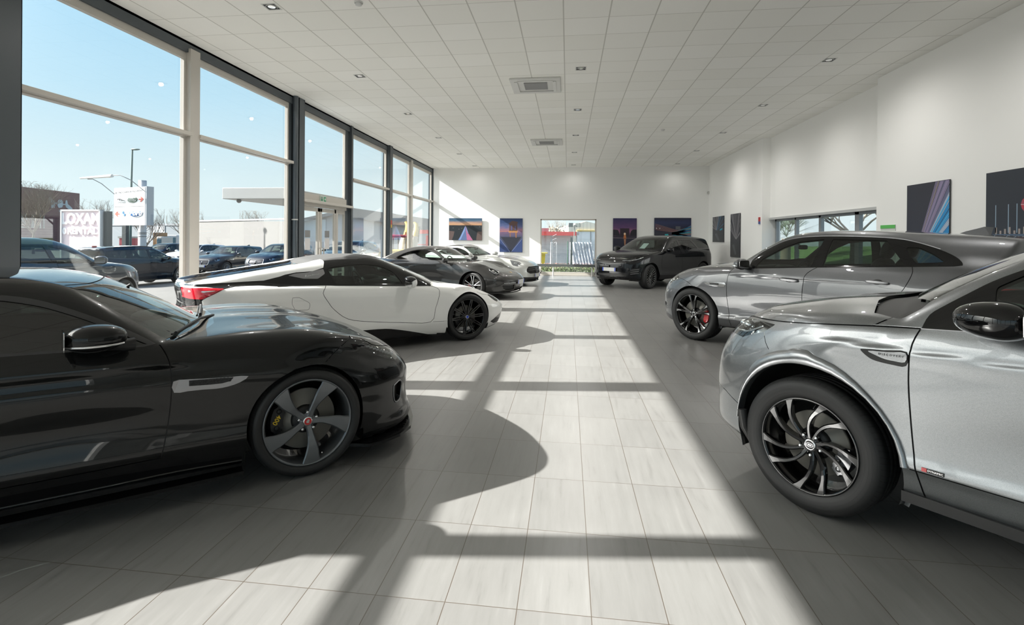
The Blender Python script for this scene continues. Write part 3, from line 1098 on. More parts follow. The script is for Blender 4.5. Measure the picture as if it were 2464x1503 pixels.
# ------------------------------------------------------------------ black coupe (low two-seater, bonnet to the right)
def q_coupe():
    glass_s = smoothline([(.46, .917), (.392, .952), (.308, .999), (.225, 1.042), (.143, 1.080), (.023, 1.128), (-.073, 1.155), (-.20, 1.178), (-.40, 1.183), (-.62, 1.165), (-.82, 1.12), (-.98, 1.05)], n=3) + [(-1.02, 1.00), (-.95, .962), (-.5, .938), (-.13, .930), (.113, .924), (.385, .913)]
    trim_s = smoothline([(.50, .912), (.413, .970), (.307, 1.028), (.182, 1.090), (.061, 1.142), (-.057, 1.180), (-.19, 1.202), (-.40, 1.207), (-.64, 1.188), (-.86, 1.140), (-1.03, 1.06)], n=3) + [(-1.09, .985), (-1.0, .940), (-.5, .920), (.0, .912), (.4, .902)]
    door = smoothline([(.517, .905), (.540, .868), (.562, .812), (.572, .725), (.570, .60), (.557, .464), (.537, .349), (.525, .295)], n=3)
    q = dict(wb=2.622, track=.915, archz=.348, archr=(.362, .372),
        hood=[(-2.35, .80), (-2.15, .90), (-1.8, .955), (-1.3, .975), (-.9, .950), (-.4, .935), (.2, .925), (.6, .930), (.9, .945), (1.3, .925), (1.6, .868), (1.85, .785), (2.05, .690), (2.18, .59), (2.3, .46)],
        crown=[(-2.4, .10), (-1.3, .05), (-.6, .02), (.5, .02), (.9, .045), (1.3, .05), (1.7, .06), (2.1, .06)], cp=2.6,
        hbumps=[(1.25, .78, .45, .16, .018), (1.2, .22, .5, .12, .010)],
        W=[(-2.3, .84), (-1.9, .92), (-1.31, .962), (-.7, .925), (-.1, .905), (.5, .915), (1.0, .94), (1.31, .952), (1.7, .93), (2.0, .88), (2.3, .80)],
        sec=[(.10, -.10), (.16, -.055), (.24, -.022), (.33, .0), (.42, -.010), (.52, -.008), (.60, -.002), (.70, .006), (.735, -.004), (.80, -.018), (.88, -.045), (.95, -.085), (1.1, -.2)],
        bumps=[(1.31, .66, .34, .13, .022), (-1.31, .72, .42, .20, .030), (.1, .50, .55, .10, -.018)],
        bot=[(-2.4, .30), (-2.0, .20), (-1.6, .15), (1.5, .14), (2.0, .13), (2.4, .14)],
        nosez=[(.10, 2.28), (.16, 2.29), (.26, 2.25), (.36, 2.235), (.48, 2.245), (.56, 2.22), (.64, 2.16), (.75, 2.05)],
        nosey=[(0, 0), (.3, -.03), (.5, -.085), (.7, -.22), (.82, -.40), (.92, -.66), (1.0, -1.0)],
        tailz=[(.1, -2.1), (.3, -2.24), (.6, -2.27), (.8, -2.24), (.95, -2.15)], taily=[(0, 0), (.4, -.03), (.7, -.14), (.85, -.32), (.95, -.6)],
        gh=[(-2.6, .80), (-2.2, .88), (-1.9, .955), (-1.5, 1.085), (-1.1, 1.20), (-.7, 1.275), (-.35, 1.305), (-.1, 1.300), (.10, 1.270), (.20, 1.242), (.35, 1.172), (.50, 1.092), (.64, 1.012), (.80, .915), (1.0, .80), (1.3, .62)],
        gwb=[(-2.0, .40), (-1.6, .62), (-1.2, .76), (-.8, .835), (-.3, .86), (.6, .885)], gwt=[(-2.0, .30), (-1.5, .40), (-1.0, .52), (-.3, .60), (.6, .60)], gz=(.92, 1.27), bow=.02,
        ks=(.33, .25, -.4), cg=.055, kg=.07, kn=.10, kr=.10, ku=[(-1.8, .12), (-1.0, .06), (-.6, .02), (.9, .02)], kt=[(-2.3, .14), (-1.3, .14), (-.8, .06), (.5, .06), (1.0, .10), (2.3, .14)],
        spine=(-1.55, 1.62), zc=[(-1.6, .58), (0, .62), (1.65, .50)], cabin=(-1.1, .85, .90), under=.30)
    A_up = [(.60, .905), (.521, .945), (.434, .985), (.306, 1.060), (.18, 1.131), (.061, 1.196)]
    q['parts'] = [
        P('bonnet', 'T', [(.78, -.1), (.78, .50), (.70, .66), (.64, .74), (1.0, .80), (1.3, .81), (1.6, .78), (1.85, .68), (2.0, .50), (2.06, .3), (2.09, -.1)], 'paint', one=True, filt=lambda c, n: c[:, 2] < .97),
        P('roof_panel', 'T', [(-1.1, -.1), (-1.0, .45), (-.6, .575), (-.1, .60), (.08, .56), (.17, .40), (.215, .2), (.225, -.1)], 'gloss', one=True, filt=lambda c, n: c[:, 2] > 1.12),
        P('windscreen', 'T', [(.235, -.1), (.225, .2), (.18, .40), (.085, .575), (.17, .62), (.34, .69), (.48, .745), (.56, .77), (.66, .60), (.74, .35), (.765, -.1)], 'wind', one=True, pane=True, filt=lambda c, n: (c[:, 2] > .88)),
        P('cowl', 'T', [(.765, -.1), (.74, .35), (.66, .60), (.56, .77), (.60, .80), (.74, .64), (.83, .40), (.86, -.1)], 'gloss', one=True),
        P('rear_window', 'T', [(-1.15, -.1), (-1.10, .42), (-1.5, .40), (-1.8, .30), (-1.85, -.1)], 'glassdark', one=True, pane=True, filt=lambda c, n: c[:, 2] > .98),
        P('window_trim', 'S', trim_s, 'darktrim', filt=lambda c, n: c[:, 1] > .45),
        P('side_window', 'S', glass_s, 'glassdark', -.004, pane=True, filt=lambda c, n: c[:, 1] > .45),
        P('door', 'S', door[:] + [(.2, .285), (-.4, .285), (-.66, .33), (-.76, .55), (-.80, .80), (-.82, .925), (-.4, .921), (.1, .913)], 'paint', filt=lambda c, n: c[:, 2] < .93),
        P('side_sill', 'S', [(.935, .278), (.72, .292), (.517, .300), (.2, .305), (-.4, .31), (-.92, .30), (-.92, .12), (.935, .12)], 'gloss'),
        P('headlight', 'S', smoothline([(1.66, .775), (1.774, .764), (1.898, .729), (1.99, .678), (2.045, .628), (1.99, .608), (1.857, .660), (1.74, .725)], True, 3), 'lens', pane=True),
        P('front_intake', 'S', rnd([(1.942, .445), (2.007, .465), (2.035, .432), (2.02, .333), (1.965, .318), (1.945, .365)], .03), 'black', -.03),
        P('grille', 'F', rnd([(-.2, .26), (.40, .26), (.46, .36), (.42, .50), (-.2, .54)], .05), 'black', -.03, one=True),
    ]
    q['gaps'] = [('S', door, .006), ('S', smoothline([(1.415, .715), (1.50, .775), (1.60, .83), (1.66, .86)], n=3), .005),
                 ('S', [(.525, .295), (.2, .288), (-.4, .288), (-.66, .333)], .005), ('S', smoothline([(-.66, .333), (-.76, .55), (-.80, .80), (-.82, .925)], n=3), .005),
                 ('T', smoothline([(2.09, -.05), (2.06, .3), (2.0, .50), (1.85, .68), (1.70, .75)], n=3), .006),
                 ('T', smoothline([(.225, -.05), (.215, .2), (.17, .40), (.08, .56)], n=3), .008)]
    q['wheel'] = dict(R=.343, rim=.272, width=.26, hi=True, disc=.19, cal=172, calmat='black', caltext='400', hubr=.052, huby=-.030, mat='rim', emblem='cat', capmat='red', lug0=88, valve=-112,
        spokes=[dict(n=5, a0=-30, seg=12, edge=.007, keys=[(.030, 0, .020, -.026, .05), (.075, -1, .019, -.022, .05), (.13, 1, .026, -.012, .04), (.19, 4, .040, -.006, .035), (.235, 7, .050, -.003, .03), (.266, 8, .060, -.002, .03)])])
    q['in'] = dict(floor=.22, dash=(.42, .90), dw=.66, seat=-.35, sz=.38, back=26, sh=.56, mirror=(.30, 1.13))
    return q
def coupe(name, loc, rz, M):
    q = q_coupe()
    root = empty(name, loc, rz)
    B = build_skin(q, root, M, 1.15)
    place_wheels(q, root, M, make_wheel(q['wheel'], M))
    cabin(q, root, M)
    # fender vent: satin blade round a black mesh
    for s in (1, -1):
        v = MB()
        plate_on_side(B, v, smoothline([(.580, .708), (.647, .712), (.724, .706), (.80, .702), (.87, .700), (.955, .694), (.91, .662), (.85, .645), (.79, .640), (.724, .644), (.65, .645), (.584, .646)], True, 2), s, -.002, .006)
        v.build('fender_vent', M['satin'], root)
        v = MB()
        plate_on_side(B, v, [(.655, .704), (.70, .703), (.76, .700), (.82, .698), (.875, .694), (.86, .676), (.82, .668), (.76, .668), (.70, .671), (.655, .674)], s, .002, .0075)
        v.build('vent_mesh', M['black'], root)
        g = MB()
        for i in range(11):
            for j in range(2):
                x = .668 + i * .019 + (j * .0095)
                z = .681 + j * .013
                y = float(B.sy(np.array(x), np.array(z))) + .008
                g.lathe([(.0075, -.001), (.0075, .001), (.0055, .001), (.0055, -.001)], 6, 'Y', Matrix.Translation((x, s * y, z)), False)
        g.build('vent_honeycomb', M['cup'], root)
        # lamp insides
        L = MB()
        for i in range(9):
            x = 1.76 + i * .028
            z = .742 - i * .0125
            y = float(B.sy(np.array(x), np.array(z))) - .03
            L.box(x - .012, x + .012, s * y - .008, s * y + .008, z - .007, z + .007)
        L.build('daylight_bar', M['lampglow'], root)
        L = MB()
        pl = [(1.66, .80), (1.774, .79), (1.90, .75), (2.0, .70), (2.07, .64), (1.99, .58), (1.857, .63), (1.70, .72)]
        plate_on_side(B, L, pl, s, -.10, -.065)
        L.build('lamp_housing', M['lampin'], root)
        # splitter and sill blades
        L = MB()
        pts = [(1.70, .935), (1.80, .925), (1.95, .87), (2.08, .76), (2.18, .58), (2.26, .36), (2.30, .12), (2.305, 0)]
        prof = []
        for (x, y) in pts: prof.append((x, s * y))
        inner = [(x - .14, s * max(y - .10, 0)) for x, y in pts][::-1]
        L.prism(prof + inner, .112, .132)
        L.build('front_splitter', M['gloss'], root)
        L = MB()
        L.prism([(.935, s * .945), (.2, s * .955), (-.9, s * .955), (-.9, s * .86), (.935, s * .86)], .118, .138)
        L.build('sill_blade', M['gloss'], root)
    strip(B, root, 'intake_frame', M['satin'], [(1.942, .445), (2.007, .465), (2.035, .432), (2.02, .333), (1.965, .318), (1.945, .365), (1.942, .445)], .005)
    strip(B, root, 'sill_highlight_strip', M['gloss'], [(.93, .185), (.6, .19), (.2, .18), (-.4, .18), (-.9, .185)], .008)
    mirror(root, M, .225, .985, .990, .150, .105, .070, 'paint', (.40, .87, .925), low=.42, band='gloss', lowx=.06, rear=.75)
    for s in (1, -1):
        L = MB()
        L.tube([(.225 + .152 * math.cos(a) * (1 if math.cos(a) > 0 else .74), s * (.985 + .107 * math.sin(a)), .963) for a in np.linspace(.5, 2.75, 16)], .0070, 6)
        L.build('mirror_indicator', M['chrome'], root)
        handle(B, root, M, -.56, .80, .19)  if s == 1 else None
    # wipers and cowl
    W = MB()
    for (p, q2) in (((.86, -.05, .945), (.60, -.72, .945)), ((.84, .62, .945), (.78, -.02, .955))):
        a, b = Vector(p), Vector(q2)
        W.tube([a, a * .6 + b * .4 + Vector((0, 0, .02)), b], .009, 6)
        W.tube([a + Vector((-.02, 0, -.008)), b + Vector((-.02, 0, -.008))], .006, 6)
    W.build('windscreen_wipers', M['black'], root)
    W = MB()
    W.prism([(.80, -.62), (.93, -.45), (.99, 0), (.93, .45), (.80, .62), (.74, .55), (.80, 0), (.74, -.55)], .90, .925)
    W.build('wiper_cowl', M['gloss'], root)
    # bonnet vents
    for s in (1, -1):
        v = MB()
        pl = [(1.52, .36), (1.72, .44), (1.74, .40), (1.56, .31)]
        z = B.sz(np.array([p[0] for p in pl]), np.array([p[1] for p in pl])) + .001
        v.add([(p[0], s * p[1], float(zz)) for p, zz in zip(pl, z)], [(0, 1, 2, 3)], None, False)
        v.add([(p[0], s * p[1], float(zz) + .006) for p, zz in zip([(1.50, .36), (1.56, .385), (1.60, .325), (1.545, .30)], z)], [(0, 1, 2, 3)], None, False)
        v.build('bonnet_vent', M['black'], root)
    return root, B
# ------------------------------------------------------------------ tall grey suv seen nose left, close to the camera
def q_suv_near(full=True):
    belt = [(.862, 1.096), (.506, 1.122), (.0, 1.150), (-.8, 1.185), (-1.5, 1.23)]
    front = smoothline([(.862, 1.094), (.884, 1.027), (.893, .953), (.897, .85), (.893, .72), (.884, .58), (.868, .44), (.838, .30)], n=3)
    dlo = smoothline([(.858, 1.100), (.838, 1.165), (.785, 1.215), (.709, 1.277), (.635, 1.335), (.539, 1.392), (.40, 1.465), (.22, 1.53), (.0, 1.565), (-.5, 1.58), (-1.1, 1.575), (-1.7, 1.54), (-2.0, 1.49)], n=3) + [(-2.06, 1.27), (-1.6, 1.235), (-.8, 1.187), (0, 1.152), (.506, 1.124)]
    q = dict(wb=2.741, track=.93, archz=.375, archr=(.452, .452),
        hood=[(-2.4, 1.14), (-2.0, 1.20), (-1.2, 1.215), (0, 1.19), (.9, 1.195), (1.1, 1.19), (1.43, 1.160), (1.72, 1.108), (1.95, 1.045), (2.10, .97), (2.2, .86), (2.3, .7)],
        crown=[(-2.4, .06), (-1.4, .06), (0, .09), (.8, .10), (1.2, .09), (2.0, .09), (2.3, .1)], cp=3.2,
        hbumps=[(1.3, .30, .6, .22, .006)],
        W=[(-2.4, .85), (-1.9, .93), (-1.37, .955), (-.5, .935), (.3, .93), (.9, .94), (1.37, .955), (1.8, .935), (2.1, .88), (2.3, .80)],
        sec=[(.20, -.09), (.30, -.035), (.40, -.008), (.44, .004), (.50, -.006), (.62, -.004), (.75, .0), (.90, .004), (.975, .010), (1.0, -.004), (1.08, -.022), (1.15, -.05), (1.3, -.15)],
        bumps=[(.0, .62, .75, .16, -.022)],
        bot=[(-2.4, .38), (-1.9, .30), (-1.4, .27), (1.5, .27), (1.9, .26), (2.4, .30)],
        nosez=[(.24, 2.14), (.32, 2.21), (.44, 2.21), (.56, 2.215), (.70, 2.20), (.84, 2.14), (.95, 2.06), (1.05, 1.95)],
        nosey=[(0, 0), (.35, -.02), (.6, -.075), (.72, -.15), (.82, -.28), (.90, -.46), (.97, -.75)],
        tailz=[(.3, -2.18), (.45, -2.27), (.8, -2.28), (1.15, -2.24), (1.3, -2.18)], taily=[(0, 0), (.4, -.02), (.65, -.07), (.8, -.17), (.9, -.35), (.97, -.6)],
        gh=[(-2.6, 1.1), (-2.42, 1.30), (-2.28, 1.52), (-2.20, 1.62), (-1.95, 1.665), (-1.2, 1.705), (-.4, 1.725), (.0, 1.705), (.25, 1.655), (.45, 1.580), (.70, 1.455), (.85, 1.375), (1.0, 1.285), (1.17, 1.17), (1.3, 1.07), (1.6, .85)],
        gwb=[(-2.3, .80), (-1.8, .86), (-1, .895), (.9, .905)], gwt=[(-2.3, .60), (-1.5, .63), (.9, .645)], gz=(1.12, 1.65), bow=.02,
        ks=(.29, .10, -.6), cg=.05, kg=.09, kn=.10, kr=.10, ku=[(-2.2, .08), (-1.6, .03), (.9, .018)], kt=[(-2.4, .10), (-1.4, .08), (0, .06), (.9, .06), (1.4, .09), (2.3, .12)],
        spine=(-1.75, 1.55), zc=[(-1.8, .8), (0, .8), (1.6, .68)], cabin=(-2.0, 1.0, 1.05), under=.40)
    q['parts'] = [
        P('windscreen', 'T', [(.33, -.1), (.31, .3), (.25, .50), (.21, .565), (.50, .665), (.72, .745), (.86, .80), (.98, .60), (1.06, .35), (1.09, -.1)], 'wind', one=True, pane=True, filt=lambda c, n: c[:, 2] > 1.12),
        P('window_frame', 'S', dlo, 'gloss', filt=lambda c, n: (c[:, 1] > .45) & (c[:, 2] < 1.6)),
        P('front_side_window', 'S', rnd([(.60, 1.14), (.615, 1.31), (.50, 1.39), (.36, 1.455), (.18, 1.508), (-.10, 1.535), (-.10, 1.165), (.3, 1.148)], .015), 'glass', -.004, pane=True, filt=lambda c, n: c[:, 1] > .45),
        P('rear_side_window', 'S', rnd([(-.20, 1.17), (-.20, 1.54), (-.98, 1.545), (-1.08, 1.20)], .02), 'glassdark', -.004, pane=True, filt=lambda c, n: c[:, 1] > .45),
        P('quarter_window', 'S', rnd([(-1.22, 1.22), (-1.14, 1.54), (-1.7, 1.51), (-1.92, 1.46), (-1.95, 1.28)], .03), 'glassdark', -.004, pane=True, filt=lambda c, n: c[:, 1] > .45),
        P('front_door', 'S', front + [(.2, .43), (-.2, .43), (-.22, 1.15), (.0, 1.150), (.5, 1.118)], 'paint', filt=lambda c, n: c[:, 2] < 1.16),
        P('rear_door', 'S', [(-.22, .43), (-.85, .43), (-1.0, .62), (-1.14, .80), (-1.16, 1.18), (-.8, 1.185), (-.22, 1.16)], 'paint', filt=lambda c, n: c[:, 2] < 1.20),
        P('side_sill', 'S', [(.93, .412), (.5, .422), (-.93, .422), (-.93, .30), (.93, .30)], 'paint'),
        P('bonnet', 'T', [(1.19, -.1), (1.18, .2), (1.13, .45), (1.04, .70), (.95, .82), (1.06, .99), (2.0, .99), (2.05, .80), (2.10, .5), (2.12, -.1)], 'paint', one=True, filt=lambda c, n: c[:, 2] > np.interp(c[:, 0], [.86, 1.062, 1.275, 1.532, 1.769, 1.95, 2.2], [1.096, 1.080, 1.062, 1.036, 1.020, .99, .93])),
        P('cowl', 'T', [(1.09, -.1), (1.06, .35), (.98, .60), (.86, .80), (.885, .835), (.97, .855), (1.10, .80), (1.20, .5), (1.24, .2), (1.25, -.1)], 'black', -.02, one=True),
        P('headlight', 'S', rnd([(2.08, .885), (1.91, .895), (1.829, .893), (1.79, .910), (1.659, .955), (1.585, 1.012), (1.77, 1.012), (1.95, .985), (2.10, .95)], .012), 'lens', pane=True, filt=lambda c, n: c[:, 1] > .55),
        P('upper_grille', 'F', rnd([(-.2, .84), (.50, .84), (.53, .93), (-.2, .95)], .02), 'black', -.02, one=True),
        P('lower_grille', 'F', rnd([(-.2, .38), (.55, .38), (.62, .50), (.55, .60), (-.2, .60)], .03), 'black', -.02, one=True),
        P('rear_window', 'B', rnd([(-.2, 1.22), (.66, 1.22), (.56, 1.52), (-.2, 1.54)], .04), 'glassdark', one=True, pane=True),
        P('tail_lamp', 'S', rnd([(-2.3, .92), (-2.3, 1.08), (-1.95, 1.08), (-1.86, 1.0), (-2.0, .92)], .03), 'tail'),
    ]
    hoodl = smoothline([(2.02, .985), (1.86, 1.012), (1.769, 1.022), (1.532, 1.036), (1.275, 1.062), (1.062, 1.082), (.862, 1.097)], n=2)
    q['gaps'] = [('S', front, .007), ('S', hoodl, .006), ('S', [(1.062, 1.082), (.949, 1.168)], .006), ('S', [(-.22, .43), (-.22, 1.155)], .007),
                 ('S', smoothline([(-.85, .43), (-1.0, .62), (-1.14, .82), (-1.16, 1.185)], n=3), .007), ('S', [(.88, .425), (.2, .433), (-.85, .433)], .005),
                 ('S', smoothline([(1.655, .955), (1.63, .90), (1.60, .862)], n=2), .004), ('S', [(1.80, .47), (1.95, .52), (2.1, .54)], .004)]
    q['wheel'] = dict(R=.372, rim=.262, width=.24, hi=full, disc=.175, cal=200, calmat='satin', hubr=.055, huby=-.038, mat='rimblack' if full else 'rimsilver', emblem='oval', capmat='black', lug0=52, valve=98, capr=.032,
        spokes=[dict(n=5, a0=12, seg=10, edge=.006, keys=[(.035, 0, .012, -.034, .05), (.09, 3, .011, -.022, .045), (.16, 12, .013, -.008, .04), (.215, 21, .017, -.002, .035), (.256, 26, .028, -.001, .03)]),
                dict(n=5, a0=42, seg=10, edge=.006, keys=[(.035, 0, .012, -.036, .05), (.09, 3, .011, -.024, .045), (.16, 11, .013, -.010, .04), (.215, 20, .017, -.003, .035), (.256, 25, .028, -.001, .03)])] if full else
               [dict(n=9, a0=0, seg=3, keys=[(.03, 0, .012, -.03, .04), (.15, 0, .016, -.012, .04), (.256, 0, .026, -.003, .03)])])
    q['in'] = dict(floor=.45, dash=(.45, 1.10), dw=.72, seat=-.25, sz=.72, back=16, sh=.60, rear=-1.05, mirror=(.52, 1.42))
    return q
def suv_near(name, loc, rz, M, full=True, res=1.2):
    q = q_suv_near(full)
    root = empty(name, loc, rz)
    B = build_skin(q, root, M, res)
    place_wheels(q, root, M, make_wheel(q['wheel'], M))
    cabin(q, root, M)
    arc_o = [(1.825, .40), (1.820, .468), (1.802, .565), (1.752, .690), (1.660, .810), (1.545, .870), (1.475, .888), (1.445, .904), (1.36, .909), (1.325, .890), (1.219, .857), (1.114, .785), (1.008, .674), (.934, .552), (.893, .43)]
    # body-colour arch flares with their stepped top edge
    for cx in (1.3705, -1.3705):
        for s in (1, -1):
            f = MB()
            pts = smoothline(arc_o, n=2) if cx > 0 else [(cx + .47 * math.cos(R(a)) * 1.02, .375 + .50 * math.sin(R(a))) for a in range(4, 178, 6)]
            v, fa = [], []
            X = np.array([p[0] for p in pts]); Z = np.array([p[1] for p in pts])
            Yo = B.sy(X, Z)
            A = np.arctan2(Z - .375, X - cx)
            Xi, Zi = cx + .449 * np.cos(A), .375 + .449 * np.sin(A)
            Yi = B.sy(cx + .462 * np.cos(A), .375 + .462 * np.sin(A))
            for i in range(len(pts)):
                for (xx, yy, zz) in ((X[i], Yo[i] - .004, Z[i]), (X[i] * .96 + Xi[i] * .04, Yo[i] + .011, Z[i] * .96 + Zi[i] * .04), ((X[i] + Xi[i]) / 2, max(Yo[i], Yi[i]) + .016, (Z[i] + Zi[i]) / 2), (Xi[i] * .93 + X[i] * .07, Yi[i] + .014, Zi[i] * .93 + Z[i] * .07), (Xi[i], Yi[i] + .006, Zi[i]), (Xi[i], Yi[i] - .05, Zi[i])):
                    v.append((xx, s * yy, zz))
            for i in range(len(pts) - 1):
                for k in range(5):
                    w_ = (i * 6 + k, i * 6 + 6 + k, i * 6 + 7 + k, i * 6 + 1 + k)
                    fa.append(w_ if s < 0 else w_[::-1])
            f.add(v, fa, None, True)
            f.build('arch_flare', M['paint'], root)
    for s in (1, -1):
        v = MB()
        plate_on_side(B, v, smoothline([(1.096, .960), (1.078, .968), (1.0, .975), (.902, .983), (.906, .915), (.96, .910), (1.03, .916), (1.066, .931)], True, 3), s, -.002, .004)
        v.build('fender_vent', M['black'], root)
        v = MB()
        plate_on_side(B, v, smoothline([(1.060, .962), (.98, .970), (.904, .978), (.907, .934), (.95, .931), (.99, .934), (1.025, .945)], True, 3), s, .0, .010)
        v.build('vent_blade', M['paint'], root)
        L = MB()
        if full:
            y = float(B.sy(np.array(.965), np.array(.96)))
            Mx = Matrix.Translation((.962, s * (y + .0135), .957)) @ Matrix(((-s, 0, 0, 0), (0, 0, s, 0), (0, 1, 0, 0), (0, 0, 0, 1))) @ Matrix.Rotation(R(2.0 * 1), 4, 'Z')
            addtext(L, 'D I S C O V E R Y', .0140, Mx, extr=.0006)
            L.build('fender_lettering', M['cup'], root)
            L = MB()
            y = float(B.sy(np.array(.80), np.array(.444)))
            Mx = Matrix.Translation((.80, s * (y + .002), .445)) @ Matrix(((-s, 0, 0, 0), (0, 0, s, 0), (0, 1, 0, 0), (0, 0, 0, 1)))
            L.box(-.042, .042, -.009, .009, 0, .0015, Mx)
            L.cur = 1
            L.box(-.042, -.022, -.009, .009, .0012, .003, Mx)
            L.cur = 2
            addtext(L, 'DYNAMIC', .013, Mx @ Matrix.Translation((.010, 0, .0015)), extr=.0006)
            L.build('door_badge', [M['black'], M['red'], M['chrome']], root)
        L = MB()
        for (cx_, cz_) in ((1.87, .955), (1.96, .945)):
            y = float(B.sy(np.array(cx_), np.array(cz_))) - .07
            L.ball((cx_, s * y, cz_), .035, .03, .03, 12, 8)
        L.build('lamp_projector', M['lampglow'], root)
        L = MB()
        plate_on_side(B, L, [(2.06, .87), (1.83, .87), (1.65, .94), (1.57, 1.02), (1.8, 1.02), (2.06, .98)], s, -.13, -.09)
        L.build('lamp_housing', M['lampglow'], root)
        L = MB()
        L.tube(on_side(B, smoothline([(1.98, .918), (1.85, .925), (1.77, .945), (1.68, .985)], n=3), s, -.02), .008, 6)
        L.build('daylight_bar', M['chrome'], root)
        L = MB()
        L.tube([(1.775, s * .90, .46), (1.755, s * .90, .36), (1.715, s * .87, .235)], [.03, .03, .008], 6)
        L.build('mud_guard', M['black'], root)
        L = MB()
        L.prism([(.93, s * .92), (-.93, s * .92), (-.93, s * .80), (.93, s * .80)], .255, .305)
        L.build('sill_underside', M['black'], root)
    strip(B, root, 'belt_trim', M['satin'], [(.86, 1.098), (.506, 1.120), (0, 1.148), (-.8, 1.182), (-1.5, 1.222), (-2.0, 1.26)], .004, off=-.001)
    strip(B, root, 'bonnet_edge_highlight', M['paint'], [(1.062, 1.088), (.86, 1.103)], .003, off=-.002)
    mirror(root, M, .535, 1.045, 1.188, .165, .125, .080, 'gloss', (.62, .88, 1.12), low=.36, band='gloss', lowx=.02, rear=.62)
    for x, z in ((-.08, 1.02), (-1.02, 1.05)): handle(B, root, M, x, z, .20)
    for s in (1, -1):
        r = MB()
        xs = np.linspace(.2, -1.9, 16)
        zz = B.sz(xs, np.full(16, .60))
        r.tube([(float(x), s * .60, float(z) + .012) for x, z in zip(xs, zz)], .014, 6)
        r.build('roof_rail', M['gloss'], root)
    W = MB()
    for (p, q2) in (((1.10, .10, 1.185), (.90, .72, 1.165)), ((1.08, -.60, 1.18), (1.08, .05, 1.195))):
        a, b = Vector(p), Vector(q2)
        W.tube([a, a * .5 + b * .5 + Vector((0, 0, .025)), b], .010, 6)
        W.tube([a + Vector((-.03, 0, -.004)), b + Vector((-.03, 0, -.004))], .008, 6)
    W.build('windscreen_wipers', M['black'], root)
    a = MB()
    a.prism([(-1.78, 0), (-1.95, .02), (-1.98, 0), (-1.95, -.02)], 1.66, 1.72)
    a.build('roof_aerial', M['red'] if not full else M['black'], root)
    numplate(root, M, 2.225, .50, 0, '')
    numplate(root, M, -2.30, .80, 0, '', False)
    return root, B

